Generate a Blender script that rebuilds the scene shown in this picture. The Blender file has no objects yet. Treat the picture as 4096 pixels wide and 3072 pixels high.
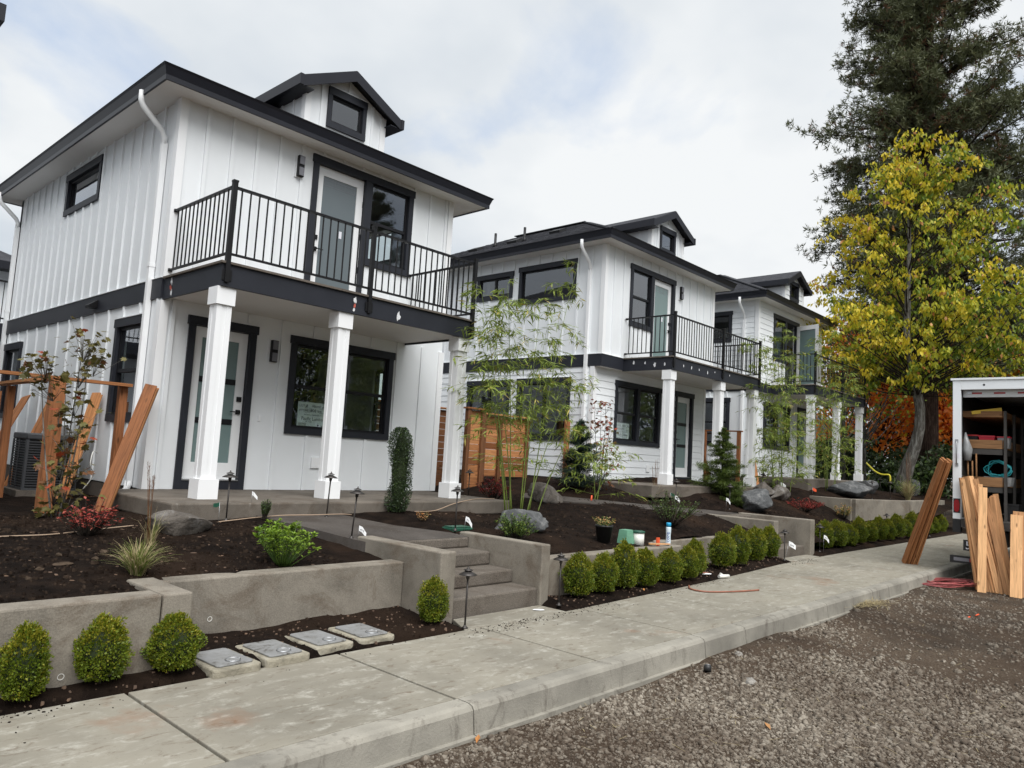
import bpy, math, random
import numpy as np
from mathutils import Matrix, Vector

SC = bpy.context.scene
COL = SC.collection
random.seed(7)
rng = np.random.default_rng(7)

# ---------------------------------------------------------------- camera
CZ = 1.57                      # camera height over the sidewalk (z = 0)
F, YAW, PIT, ROL = 2976.87, math.radians(47.2067), math.radians(5.4632), math.radians(3.3357)
fw = np.array([math.sin(YAW) * math.cos(PIT), math.cos(YAW) * math.cos(PIT), math.sin(PIT)])
_r = np.array([math.cos(YAW), -math.sin(YAW), 0.0])
_u = np.cross(_r, fw)
cr = math.cos(ROL) * _r + math.sin(ROL) * _u
cu = -math.sin(ROL) * _r + math.cos(ROL) * _u
cam_d = bpy.data.cameras.new('camera')
cam_d.sensor_width = 36.0
cam_d.lens = F / 4096 * 36.0
cam_d.clip_start = 0.05
cam_d.clip_end = 3000
cam = bpy.data.objects.new('camera', cam_d)
COL.objects.link(cam)
cam.matrix_world = Matrix(((cr[0], cu[0], -fw[0], 0), (cr[1], cu[1], -fw[1], 0), (cr[2], cu[2], -fw[2], CZ), (0, 0, 0, 1)))
SC.camera = cam

# ---------------------------------------------------------------- world, sun, exposure
SUN_EL, SUN_AZ = math.radians(56), math.radians(205)      # azimuth clockwise from +Y
w = bpy.data.worlds.new('World'); SC.world = w; w.use_nodes = True
nt = w.node_tree; nt.nodes.clear()
def N(t, **k):
    n = nt.nodes.new(t)
    for a, b in k.items(): setattr(n, a, b)
    return n
L = lambda a, b: nt.links.new(a, b)
tc = N('ShaderNodeTexCoord')
sky = N('ShaderNodeTexSky', sky_type='NISHITA'); sky.sun_disc = False
sky.sun_elevation = SUN_EL; sky.sun_rotation = SUN_AZ
sky.air_density = 1.0; sky.dust_density = 2.0
sep = N('ShaderNodeSeparateXYZ'); L(tc.outputs['Generated'], sep.inputs[0])
zz = N('ShaderNodeMath', operation='MAXIMUM'); L(sep.outputs[2], zz.inputs[0]); zz.inputs[1].default_value = 0.0
za = N('ShaderNodeMath', operation='ADD'); L(zz.outputs[0], za.inputs[0]); za.inputs[1].default_value = 0.35
vd = N('ShaderNodeVectorMath', operation='DIVIDE'); L(tc.outputs['Generated'], vd.inputs[0])
cmb = N('ShaderNodeCombineXYZ'); L(za.outputs[0], cmb.inputs[0]); L(za.outputs[0], cmb.inputs[1]); cmb.inputs[2].default_value = 2.0
L(cmb.outputs[0], vd.inputs[1])
mp = N('ShaderNodeMapping'); mp.inputs['Location'].default_value = (9.1, 0.4, 5.2); L(vd.outputs[0], mp.inputs[0])
n1 = N('ShaderNodeTexNoise'); n1.inputs['Scale'].default_value = 2.3; n1.inputs['Detail'].default_value = 7; n1.inputs['Roughness'].default_value = 0.52; n1.inputs['Distortion'].default_value = 0.25
L(mp.outputs[0], n1.inputs[0])
r1 = N('ShaderNodeValToRGB'); r1.color_ramp.elements[0].position = 0.27; r1.color_ramp.elements[1].position = 0.47
L(n1.outputs[0], r1.inputs[0])
n2 = N('ShaderNodeTexNoise'); n2.inputs['Scale'].default_value = 1.5; n2.inputs['Detail'].default_value = 5; n2.inputs['Roughness'].default_value = 0.5
L(mp.outputs[0], n2.inputs[0])
r2 = N('ShaderNodeValToRGB')
r2.color_ramp.elements[0].position = 0.36; r2.color_ramp.elements[0].color = (4.3, 4.7, 5.15, 1)
r2.color_ramp.elements[1].position = 0.60; r2.color_ramp.elements[1].color = (6.15, 6.3, 6.4, 1)
L(n2.outputs[0], r2.inputs[0])
mx = N('ShaderNodeMix', data_type='RGBA'); L(r1.outputs[0], mx.inputs[0])
bl = N('ShaderNodeMix', data_type='RGBA'); bl.inputs[0].default_value = 0.55
L(sky.outputs[0], bl.inputs[6]); bl.inputs[7].default_value = (4.6, 5.6, 7.2, 1)
L(bl.outputs[2], mx.inputs[6]); L(r2.outputs[0], mx.inputs[7])
bg = N('ShaderNodeBackground'); bg.inputs[1].default_value = 0.050
L(mx.outputs[2], bg.inputs[0])
wo = N('ShaderNodeOutputWorld'); L(bg.outputs[0], wo.inputs[0])

sd = bpy.data.lights.new('sun', 'SUN'); sd.energy = 1.5; sd.angle = math.radians(55); sd.color = (1, 0.985, 0.965)
sun = bpy.data.objects.new('sun', sd); COL.objects.link(sun)
sv = Vector((math.sin(SUN_AZ) * math.cos(SUN_EL), math.cos(SUN_AZ) * math.cos(SUN_EL), math.sin(SUN_EL)))
sun.rotation_euler = (-sv).to_track_quat('-Z', 'Y').to_euler()
sun.location = (0, -10, 30)
SC.view_settings.view_transform = 'Standard'; SC.view_settings.look = 'None'
SC.view_settings.exposure = 1.57; SC.view_settings.gamma = 1.0
SC.view_settings.use_curve_mapping = False
SC.render.engine = 'CYCLES'
SC.cycles.transparent_max_bounces = 16
SC.cycles.max_bounces = 8

# ---------------------------------------------------------------- photo pixel -> point on a plane of the place
def ray(x, y):
    return cr * ((x - 2048) / F) - cu * ((y - 1536) / F) + fw
def onX(x, y, X):
    d = ray(x, y); p = d * (X / d[0]); return np.array([p[0], p[1], p[2] + CZ])
def onY(x, y, Y):
    d = ray(x, y); p = d * (Y / d[1]); return np.array([p[0], p[1], p[2] + CZ])
def onZ(x, y, Z):
    d = ray(x, y); p = d * ((Z - CZ) / d[2]); return np.array([p[0], p[1], p[2] + CZ])

# ---------------------------------------------------------------- materials
MATS = {}
def base_mat(name):
    m = bpy.data.materials.new(name); m.use_nodes = True
    t = m.node_tree; b = t.nodes['Principled BSDF']
    MATS[name] = m
    return m, t, b
def pos_node(t, space='pos', scale=(1, 1, 1)):
    if space == 'pos':
        g = t.nodes.new('ShaderNodeNewGeometry'); o = g.outputs['Position']
    else:
        g = t.nodes.new('ShaderNodeTexCoord'); o = g.outputs['Object']
    mpn = t.nodes.new('ShaderNodeMapping'); mpn.inputs['Scale'].default_value = scale
    t.links.new(o, mpn.inputs[0]); return mpn.outputs[0]
def noise(t, vec, scale, detail=4, rough=0.55, dist=0.0):
    n = t.nodes.new('ShaderNodeTexNoise'); n.inputs['Scale'].default_value = scale
    n.inputs['Detail'].default_value = detail; n.inputs['Roughness'].default_value = rough
    n.inputs['Distortion'].default_value = dist
    t.links.new(vec, n.inputs[0]); return n.outputs[0]
def ramp(t, fac, stops):
    r = t.nodes.new('ShaderNodeValToRGB'); e = r.color_ramp.elements
    while len(e) < len(stops): e.new(0.5)
    for i, (p, c) in enumerate(stops):
        e[i].position = p; e[i].color = (*c, 1) if len(c) == 3 else c
    t.links.new(fac, r.inputs[0]); return r.outputs[0]
def mixc(t, fac, a, b, mode='MIX'):
    m = t.nodes.new('ShaderNodeMix'); m.data_type = 'RGBA'; m.blend_type = mode
    for s, v in ((0, fac), (6, a), (7, b)):
        if hasattr(v, 'is_linked') or hasattr(v, 'links'): t.links.new(v, m.inputs[s])
        else: m.inputs[s].default_value = v if s == 0 else ((*v, 1) if len(v) == 3 else v)
    return m.outputs[2]
def bump(t, b, h, strength, dist):
    n = t.nodes.new('ShaderNodeBump'); n.inputs['Strength'].default_value = strength; n.inputs['Distance'].default_value = dist
    t.links.new(h, n.inputs['Height']); t.links.new(n.outputs[0], b.inputs['Normal'])
def mul(c, k): return tuple(min(1, x * k) for x in c)

def simple(name, c, rough=0.5, var=0.12, scale=3.0, bumpk=0.0, bscale=60, metal=0.0, spec=0.5, space='pos'):
    m, t, b = base_mat(name)
    v = pos_node(t, space)
    col = ramp(t, noise(t, v, scale, 5), [(0.3, mul(c, 1 - var)), (0.7, mul(c, 1 + var))])
    t.links.new(col, b.inputs['Base Color'])
    b.inputs['Roughness'].default_value = rough; b.inputs['Metallic'].default_value = metal
    b.inputs['Specular IOR Level'].default_value = spec
    if bumpk: bump(t, b, noise(t, v, bscale, 4), bumpk, 0.01)
    return m
simple('white_paint', (0.775, 0.80, 0.815), 0.5, 0.045, 0.8, 0.15, 90)
simple('white_soffit', (0.74, 0.72, 0.69), 0.6, 0.02, 1.5)
simple('white_column', (0.82, 0.83, 0.835), 0.42, 0.02, 2)
simple('charcoal', (0.020, 0.022, 0.029), 0.5, 0.12, 2.5, 0.05, 80, spec=0.3)
simple('charcoal_fascia', (0.014, 0.015, 0.021), 0.42, 0.10, 2.5, spec=0.3)
simple('black_metal', (0.007, 0.007, 0.008), 0.45, 0.1, 5, spec=0.3)
simple('black_sash', (0.008, 0.008, 0.010), 0.42, 0.1, 5, spec=0.3)
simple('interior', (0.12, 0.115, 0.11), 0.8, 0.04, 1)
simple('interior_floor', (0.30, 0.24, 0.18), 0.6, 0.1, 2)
simple('frosted', (0.17, 0.24, 0.235), 0.22, 0.05, 0.8, spec=0.6)
simple('blind', (0.13, 0.155, 0.165), 0.2, 0.04, 0.8, spec=0.6)
simple('lamp_lens', (0.17, 0.17, 0.19), 0.3, 0.05, 4)
simple('sticker', (0.75, 0.75, 0.8), 0.5, 0.05, 20)
simple('paper', (0.78, 0.82, 0.80), 0.6, 0.03, 6)
simple('paper_white', (0.85, 0.86, 0.86), 0.6, 0.03, 6)
simple('ink', (0.015, 0.015, 0.02), 0.6, 0.02, 6)
simple('ink_blue', (0.03, 0.08, 0.3), 0.6, 0.02, 6)
simple('bronze', (0.045, 0.040, 0.037), 0.42, 0.2, 25, metal=0.5)
simple('green_plastic', (0.012, 0.075, 0.045), 0.45, 0.15, 10)
simple('green_pale', (0.13, 0.30, 0.20), 0.5, 0.12, 10)
simple('black_plastic', (0.018, 0.018, 0.018), 0.5, 0.2, 10)
simple('white_plastic', (0.72, 0.71, 0.66), 0.5, 0.1, 15)
simple('cable_tan', (0.36, 0.26, 0.18), 0.6, 0.1, 8)
simple('hose_pink', (0.27, 0.06, 0.06), 0.5, 0.25, 14)
simple('hose_teal', (0.03, 0.38, 0.42), 0.4, 0.1, 10)
simple('copper_tube', (0.26, 0.10, 0.06), 0.5, 0.2, 12)
simple('orange_plastic', (0.75, 0.10, 0.03), 0.5, 0.1, 10)
simple('red_plastic', (0.55, 0.02, 0.04), 0.35, 0.08, 10)
simple('yellow_plastic', (0.75, 0.5, 0.03), 0.4, 0.08, 10)
simple('truck_white', (0.80, 0.83, 0.85), 0.3, 0.03, 2)
simple('truck_dark', (0.012, 0.012, 0.013), 0.6, 0.2, 4)
simple('steel', (0.45, 0.46, 0.47), 0.35, 0.1, 20, metal=0.9)
simple('taillight', (0.30, 0.01, 0.015), 0.15, 0.1, 30)
simple('reflector_red', (0.45, 0.02, 0.02), 0.3, 0.1, 30)
simple('blue_cap', (0.01, 0.30, 0.55), 0.35, 0.05, 8)
simple('bottle_label', (0.62, 0.72, 0.78), 0.3, 0.06, 8)
simple('bottle_plastic', (0.60, 0.70, 0.74), 0.15, 0.05, 8)
simple('cream_siding', (0.62, 0.55, 0.30), 0.6, 0.05, 2)
simple('rust_spot', (0.45, 0.10, 0.07), 0.7, 0.35, 60)
simple('putty', (0.62, 0.63, 0.64), 0.7, 0.2, 40)
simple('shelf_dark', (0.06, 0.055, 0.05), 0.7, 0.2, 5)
simple('tape_yellow', (0.70, 0.62, 0.05), 0.5, 0.05, 5)
simple('clear_bag', (0.35, 0.36, 0.36), 0.25, 0.2, 12)

# concrete ---------------------------------------------------------------
def concrete(name, c, dark, bumpk=0.5, wet=0.0, speck=0.12):
    m, t, b = base_mat(name)
    v = pos_node(t)
    a = ramp(t, noise(t, v, 1.5, 8, 0.66, 0.5), [(0.30, mul(c, 0.52)), (0.50, c), (0.70, mul(c, 1.28))])
    st = noise(t, v, 1.9, 9, 0.7, 0.9)
    a = mixc(t, ramp(t, st, [(0.50, (0, 0, 0)), (0.64, (0.85, 0.85, 0.85))]), a, dark)
    run = noise(t, pos_node(t, 'pos', (11, 11, 1.4)), 1.5, 7, 0.7, 0.3)
    a = mixc(t, ramp(t, run, [(0.63, (0, 0, 0)), (0.72, (0.55, 0.55, 0.55))]), a, (0.33, 0.31, 0.275))
    sp = noise(t, v, 110, 3, 0.7)
    a = mixc(t, speck, a, ramp(t, sp, [(0.35, mul(c, 0.25)), (0.62, mul(c, 1.7))]))
    t.links.new(a, b.inputs['Base Color'])
    b.inputs['Specular IOR Level'].default_value = 0.2
    b.inputs['Roughness'].default_value = 0.85 - wet
    bump(t, b, noise(t, v, 90, 4, 0.65), bumpk, 0.006)
    return m
concrete('concrete_wall', (0.215, 0.192, 0.158), (0.115, 0.088, 0.064), 0.5, 0.05, 0.2)
concrete('concrete_step', (0.125, 0.108, 0.090), (0.055, 0.040, 0.029), 0.9, 0.1, 0.5)
concrete('concrete_porch', (0.135, 0.117, 0.097), (0.078, 0.060, 0.045), 0.3, 0.05, 0.2)
concrete('concrete_path', (0.072, 0.063, 0.056), (0.045, 0.036, 0.029), 0.35, 0.15, 0.2)
concrete('foundation', (0.12, 0.103, 0.087), (0.075, 0.06, 0.046), 0.4, 0, 0.3)
def sidewalk_mat():
    m, t, b = base_mat('sidewalk_concrete')
    v = pos_node(t)
    c = (0.245, 0.226, 0.183)
    a = ramp(t, noise(t, v, 0.9, 6, 0.6, 0.4), [(0.3, mul(c, 0.74)), (0.55, c), (0.75, mul(c, 1.12))])
    # pale efflorescence in streaks along the slab
    v2 = pos_node(t, 'pos', (1.0, 2.3, 1))
    wf = noise(t, v2, 4.2, 8, 0.68, 0.5)
    fine = ramp(t, noise(t, v, 17, 6, 0.7), [(0.40, (0, 0, 0)), (0.58, (1, 1, 1))])
    wm = mixc(t, 1.0, ramp(t, wf, [(0.50, (0, 0, 0)), (0.66, (0.8, 0.8, 0.8))]), fine, 'MULTIPLY')
    a = mixc(t, wm, a, (0.40, 0.385, 0.335))
    # brown mud scuffs
    br = noise(t, pos_node(t, 'pos', (1.0, 2.2, 1)), 6.0, 9, 0.74, 0.7)
    a = mixc(t, ramp(t, br, [(0.55, (0, 0, 0)), (0.68, (0.7, 0.7, 0.7))]), a, (0.095, 0.062, 0.036))
    rd = noise(t, v, 0.75, 6, 0.6, 0.3)
    a = mixc(t, ramp(t, rd, [(0.62, (0, 0, 0)), (0.70, (0.5, 0.5, 0.5))]), a, (0.21, 0.095, 0.045))
    sp = noise(t, v, 38, 5, 0.75)
    a = mixc(t, ramp(t, sp, [(0.62, (0, 0, 0)), (0.68, (0.6, 0.6, 0.6))]), a, (0.06, 0.047, 0.036))
    b.inputs['Specular IOR Level'].default_value = 0.25; t.links.new(a, b.inputs['Base Color'])
    r = ramp(t, noise(t, v, 1.1, 4), [(0.35, (0.5,) * 3), (0.65, (0.85,) * 3)])
    t.links.new(r, b.inputs['Roughness'])
    bump(t, b, noise(t, v, 120, 4, 0.6), 0.25, 0.004)
sidewalk_mat()
def curb_mat():
    m, t, b = base_mat('curb_concrete')
    v = pos_node(t)
    c = (0.25, 0.235, 0.20)
    a = ramp(t, noise(t, v, 1.6, 6, 0.6), [(0.3, mul(c, 0.7)), (0.5, c), (0.72, mul(c, 1.35))])
    st = noise(t, pos_node(t, 'pos', (5, 5, 2.2)), 1.2, 9, 0.74, 0.8)
    a = mixc(t, ramp(t, st, [(0.53, (0, 0, 0)), (0.68, (0.7, 0.7, 0.7))]), a, (0.075, 0.062, 0.050))
    b.inputs['Specular IOR Level'].default_value = 0.2; t.links.new(a, b.inputs['Base Color']); b.inputs['Roughness'].default_value = 0.85
    bump(t, b, noise(t, v, 60, 6, 0.7), 0.6, 0.008)
curb_mat()
def soil_mat():
    m, t, b = base_mat('soil')
    v = pos_node(t)
    a = ramp(t, noise(t, v, 5, 8, 0.7, 0.3), [(0.3, (0.006, 0.0045, 0.0038)), (0.5, (0.014, 0.0098, 0.0078)), (0.72, (0.030, 0.020, 0.0145))])
    big = noise(t, v, 0.8, 5)
    a = mixc(t, ramp(t, big, [(0.48, (0, 0, 0)), (0.68, (0.8, 0.8, 0.8))]), a, (0.034, 0.021, 0.014))
    sp = noise(t, v, 75, 4, 0.8)
    a = mixc(t, ramp(t, sp, [(0.62, (0, 0, 0)), (0.70, (0.55, 0.55, 0.55))]), a, (0.085, 0.06, 0.042))
    b.inputs['Specular IOR Level'].default_value = 0.05; t.links.new(a, b.inputs['Base Color']); b.inputs['Roughness'].default_value = 0.95
    bump(t, b, noise(t, v, 45, 8, 0.75), 1.0, 0.03)
soil_mat()
simple('dirt_lump', (0.062, 0.045, 0.032), 0.95, 0.4, 16, 0.8, 60, spec=.05)
simple('clod', (0.026, 0.018, 0.013), 0.95, 0.5, 14, 0.8, 70, spec=.05)
simple('chip', (0.095, 0.058, 0.036), 0.9, 0.5, 9)
simple('stone_light', (0.105, 0.08, 0.058), 0.9, 0.4, 10, 0.6, 60)
def gravel_mat():
    m, t, b = base_mat('gravel_ground')
    v = pos_node(t)
    a = ramp(t, noise(t, v, 42, 6, 0.75), [(0.3, (0.045, 0.031, 0.021)), (0.5, (0.098, 0.072, 0.051)), (0.7, (0.18, 0.145, 0.11))])
    big = noise(t, v, 0.55, 5, 0.6, 0.5)
    a = mixc(t, ramp(t, big, [(0.44, (0, 0, 0)), (0.62, (0.75, 0.75, 0.75))]), a, (0.060, 0.041, 0.028))
    damp = noise(t, v, 0.33, 4, 0.6, 0.8)
    a = mixc(t, ramp(t, damp, [(0.50, (0, 0, 0)), (0.62, (0.6, 0.6, 0.6))]), a, (0.030, 0.026, 0.022))
    b.inputs['Specular IOR Level'].default_value = 0.1; t.links.new(a, b.inputs['Base Color']); b.inputs['Roughness'].default_value = 0.9
    bump(t, b, noise(t, v, 40, 6, 0.75), 1.0, 0.03)
gravel_mat()
def pebble_mat():
    m, t, b = base_mat('gravel_stone')
    v = pos_node(t)
    w1 = t.nodes.new('ShaderNodeTexVoronoi'); w1.inputs['Scale'].default_value = 40; t.links.new(v, w1.inputs[0])
    a = ramp(t, w1.outputs['Color'], [(0.15, (0.066, 0.049, 0.035)), (0.5, (0.155, 0.125, 0.092)), (0.85, (0.36, 0.32, 0.26))])
    a = mixc(t, 0.35, a, ramp(t, noise(t, v, 80, 4), [(0.35, (0.04, 0.032, 0.025)), (0.65, (0.20, 0.18, 0.155))]))
    big = noise(t, v, 0.55, 5, 0.6, 0.5)
    a = mixc(t, ramp(t, big, [(0.44, (0, 0, 0)), (0.62, (0.5, 0.5, 0.5))]), a, (0.062, 0.043, 0.030))
    damp = noise(t, v, 0.33, 4, 0.6, 0.8)
    a = mixc(t, ramp(t, damp, [(0.50, (0, 0, 0)), (0.62, (0.5, 0.5, 0.5))]), a, (0.055, 0.049, 0.042))
    b.inputs['Specular IOR Level'].default_value = 0.15; t.links.new(a, b.inputs['Base Color']); b.inputs['Roughness'].default_value = 0.85
pebble_mat()
def rock_mat(name, c, c2):
    m, t, b = base_mat(name)
    v = pos_node(t)
    a = ramp(t, noise(t, v, 4.5, 8, 0.68, 1.0), [(0.3, mul(c, 0.45)), (0.5, c), (0.68, c2)])
    t.links.new(a, b.inputs['Base Color']); b.inputs['Roughness'].default_value = 0.8
    bump(t, b, noise(t, v, 22, 8, 0.7), 0.9, 0.03)
rock_mat('basalt', (0.075, 0.078, 0.08), (0.19, 0.19, 0.185))
rock_mat('basalt_brown', (0.10, 0.085, 0.07), (0.20, 0.19, 0.18))
rock_mat('concrete_lump', (0.28, 0.26, 0.23), (0.38, 0.36, 0.32))
def shingle_mat():
    m, t, b = base_mat('shingle')
    v = pos_node(t)
    a = ramp(t, noise(t, v, 7, 3, 0.5), [(0.35, (0.024, 0.025, 0.029)), (0.65, (0.058, 0.060, 0.068))])
    a = mixc(t, 0.4, a, ramp(t, noise(t, v, 160, 2), [(0.35, (0.012, 0.012, 0.014)), (0.65, (0.09, 0.09, 0.1))]))
    b.inputs['Specular IOR Level'].default_value = 0.15; t.links.new(a, b.inputs['Base Color']); b.inputs['Roughness'].default_value = 0.9
    bump(t, b, noise(t, v, 160, 2), 0.5, 0.005)
shingle_mat()
def wood(name, c, var=0.35, dark=0.5, rough=0.65):
    m, t, b = base_mat(name)
    oi = t.nodes.new('ShaderNodeObjectInfo')
    g = t.nodes.new('ShaderNodeTexCoord')
    add = t.nodes.new('ShaderNodeVectorMath'); add.operation = 'ADD'
    cm = t.nodes.new('ShaderNodeCombineXYZ')
    mm = t.nodes.new('ShaderNodeMath'); mm.operation = 'MULTIPLY'; mm.inputs[1].default_value = 37.0
    t.links.new(oi.outputs['Random'], mm.inputs[0])
    for i in range(3): t.links.new(mm.outputs[0], cm.inputs[i])
    t.links.new(g.outputs['Object'], add.inputs[0]); t.links.new(cm.outputs[0], add.inputs[1])
    mpn = t.nodes.new('ShaderNodeMapping'); mpn.inputs['Scale'].default_value = (1.4, 26, 26)
    t.links.new(add.outputs[0], mpn.inputs[0])
    grain = noise(t, mpn.outputs[0], 1.6, 6, 0.6, 0.9)
    a = ramp(t, grain, [(0.3, mul(c, dark)), (0.5, c), (0.72, mul(c, 1.3))])
    hue = ramp(t, oi.outputs['Random'], [(0.0, (1 - var, 1 - var * 1.15, 1 - var * 1.2)), (0.5, (1, 1, 1)), (1.0, (1 + var * .5, 1 + var * .62, 1 + var * .7))])
    a = mixc(t, 1.0, a, hue, 'MULTIPLY')
    # knots
    vo = t.nodes.new('ShaderNodeTexVoronoi'); vo.inputs['Scale'].default_value = 1.0
    mk = t.nodes.new('ShaderNodeMapping'); mk.inputs['Scale'].default_value = (3.2, 9, 9); t.links.new(add.outputs[0], mk.inputs[0]); t.links.new(mk.outputs[0], vo.inputs[0])
    a = mixc(t, ramp(t, vo.outputs['Distance'], [(0.06, (0.75, 0.75, 0.75)), (0.16, (0, 0, 0))]), a, mul(c, 0.22))
    b.inputs['Specular IOR Level'].default_value = 0.2; t.links.new(a, b.inputs['Base Color']); b.inputs['Roughness'].default_value = rough
    bump(t, b, grain, 0.25, 0.004)
wood('cedar', (0.40, 0.175, 0.070), 0.5, 0.45)
wood('cedar_post', (0.31, 0.125, 0.052), 0.15, 0.5)
wood('cedar_dark', (0.16, 0.07, 0.032), 0.2, 0.6)
wood('fir', (0.63, 0.355, 0.17), 0.34, 0.66)
wood('shelf_wood', (0.30, 0.16, 0.075), 0.2, 0.6)
wood('bark', (0.10, 0.072, 0.055), 0.1, 0.35, 0.95)
def bark2(name, c, c2):
    m, t, b = base_mat(name)
    v = pos_node(t, 'pos', (6, 6, 1.1))
    a = ramp(t, noise(t, v, 2.4, 7, 0.7, 0.6), [(0.32, mul(c, 0.35)), (0.5, c), (0.66, c2)])
    b.inputs['Specular IOR Level'].default_value = 0.1; t.links.new(a, b.inputs['Base Color']); b.inputs['Roughness'].default_value = 0.95
    bump(t, b, noise(t, v, 3.5, 6, 0.7), 1.0, 0.05)
bark2('bark_pine', (0.085, 0.055, 0.045), (0.15, 0.105, 0.085))
bark2('bark_grey', (0.13, 0.12, 0.105), (0.30, 0.30, 0.28))
bark2('bark_dark', (0.035, 0.028, 0.022), (0.07, 0.06, 0.05))
def leafmat(name, c, c2, rough=0.5, trans=0.25, scale=9):
    m, t, b = base_mat(name)
    v = pos_node(t)
    a = ramp(t, noise(t, v, scale, 4, 0.7), [(0.33, c), (0.66, c2)])
    t.links.new(a, b.inputs['Base Color']); b.inputs['Roughness'].default_value = rough
    b.inputs['Specular IOR Level'].default_value = 0.35
    tr = t.nodes.new('ShaderNodeBsdfTranslucent'); t.links.new(a, tr.inputs[0])
    ms = t.nodes.new('ShaderNodeMixShader'); ms.inputs[0].default_value = trans
    t.links.new(b.outputs[0], ms.inputs[1]); t.links.new(tr.outputs[0], ms.inputs[2])
    t.links.new(ms.outputs[0], t.nodes['Material Output'].inputs[0])
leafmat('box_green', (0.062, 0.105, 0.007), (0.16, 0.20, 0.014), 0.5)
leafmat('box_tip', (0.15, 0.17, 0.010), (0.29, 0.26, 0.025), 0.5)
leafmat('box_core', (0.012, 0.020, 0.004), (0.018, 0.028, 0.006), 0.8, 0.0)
leafmat('azalea', (0.13, 0.24, 0.018), (0.27, 0.38, 0.045), 0.45)
leafmat('shrub_green', (0.040, 0.085, 0.018), (0.10, 0.16, 0.03), 0.5)
leafmat('holly_dark', (0.014, 0.026, 0.010), (0.045, 0.070, 0.030), 0.35, 0.1)
leafmat('bamboo_leaf', (0.12, 0.19, 0.02), (0.27, 0.32, 0.06), 0.5)
leafmat('bamboo_yellow', (0.30, 0.26, 0.05), (0.42, 0.34, 0.10), 0.5)
simple('bamboo_culm', (0.14, 0.19, 0.035), 0.4, 0.3, 8)
leafmat('maple_green', (0.085, 0.085, 0.022), (0.18, 0.15, 0.045), 0.5)
leafmat('maple_brown', (0.10, 0.045, 0.020), (0.19, 0.085, 0.035), 0.5)
leafmat('maple_red', (0.27, 0.030, 0.018), (0.38, 0.09, 0.03), 0.5)
leafmat('red_leaf', (0.22, 0.03, 0.025), (0.42, 0.10, 0.07), 0.5)
leafmat('dark_red_leaf', (0.16, 0.012, 0.012), (0.30, 0.025, 0.02), 0.5)
leafmat('grass_tan', (0.33, 0.26, 0.14), (0.47, 0.40, 0.22), 0.6)
leafmat('grass_green', (0.10, 0.15, 0.03), (0.24, 0.26, 0.07), 0.6)
leafmat('fir_blue', (0.018, 0.036, 0.024), (0.055, 0.085, 0.060), 0.6, 0.1)
leafmat('hemlock', (0.050, 0.085, 0.015), (0.12, 0.16, 0.03), 0.6, 0.15)
leafmat('pine_needle', (0.050, 0.062, 0.026), (0.135, 0.145, 0.065), 0.6, 0.15, 1.2)
leafmat('pine_brown', (0.11, 0.055, 0.026), (0.17, 0.085, 0.045), 0.7, 0.1)
leafmat('tree_green', (0.10, 0.165, 0.012), (0.19, 0.26, 0.025), 0.5, 0.45, 1.5)
leafmat('tree_lime', (0.30, 0.33, 0.02), (0.48, 0.46, 0.04), 0.5, 0.45, 1.5)
leafmat('tree_yellow', (0.60, 0.48, 0.02), (0.74, 0.60, 0.06), 0.5, 0.45, 1.5)
leafmat('tree_orange', (0.55, 0.22, 0.06), (0.60, 0.33, 0.14), 0.5, 0.3, 1.5)
leafmat('orange_maple', (0.66, 0.17, 0.02), (0.85, 0.34, 0.05), 0.5, 0.55, 1.0)
leafmat('under_green', (0.014, 0.028, 0.007), (0.045, 0.068, 0.016), 0.6, 0.1, 0.9)
leafmat('flower_pale', (0.45, 0.42, 0.16), (0.55, 0.30, 0.16), 0.5)
def glass_mat():
    m, t, b = base_mat('pane_glass')
    t.nodes.remove(b)
    tr = t.nodes.new('ShaderNodeBsdfTransparent'); tr.inputs[0].default_value = (0.84, 0.88, 0.87, 1)
    gl = t.nodes.new('ShaderNodeBsdfGlossy'); gl.inputs['Roughness'].default_value = 0.015; gl.inputs[0].default_value = (0.92, 0.95, 1, 1)
    fr = t.nodes.new('ShaderNodeFresnel'); fr.inputs[0].default_value = 1.62
    ad = t.nodes.new('ShaderNodeMath'); ad.operation = 'MULTIPLY_ADD'; ad.inputs[1].default_value = 1.6; ad.inputs[2].default_value = 0.05; ad.use_clamp = True
    t.links.new(fr.outputs[0], ad.inputs[0])
    nz = noise(t, pos_node(t), 0.9, 2); bp = t.nodes.new('ShaderNodeBump'); bp.inputs['Strength'].default_value = 0.02; bp.inputs['Distance'].default_value = 0.05
    t.links.new(nz, bp.inputs['Height']); t.links.new(bp.outputs[0], gl.inputs['Normal'])
    ms = t.nodes.new('ShaderNodeMixShader'); gb = t.nodes.new('ShaderNodeNewGeometry'); iv = t.nodes.new('ShaderNodeMath'); iv.operation = 'SUBTRACT'; iv.inputs[0].default_value = 1.0; t.links.new(gb.outputs['Backfacing'], iv.inputs[1])
    mk = t.nodes.new('ShaderNodeMath'); mk.operation = 'MULTIPLY'; t.links.new(ad.outputs[0], mk.inputs[0]); t.links.new(iv.outputs[0], mk.inputs[1])
    t.links.new(mk.outputs[0], ms.inputs[0]); t.links.new(tr.outputs[0], ms.inputs[1]); t.links.new(gl.outputs[0], ms.inputs[2])
    t.links.new(ms.outputs[0], t.nodes['Material Output'].inputs[0])
glass_mat()

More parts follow.
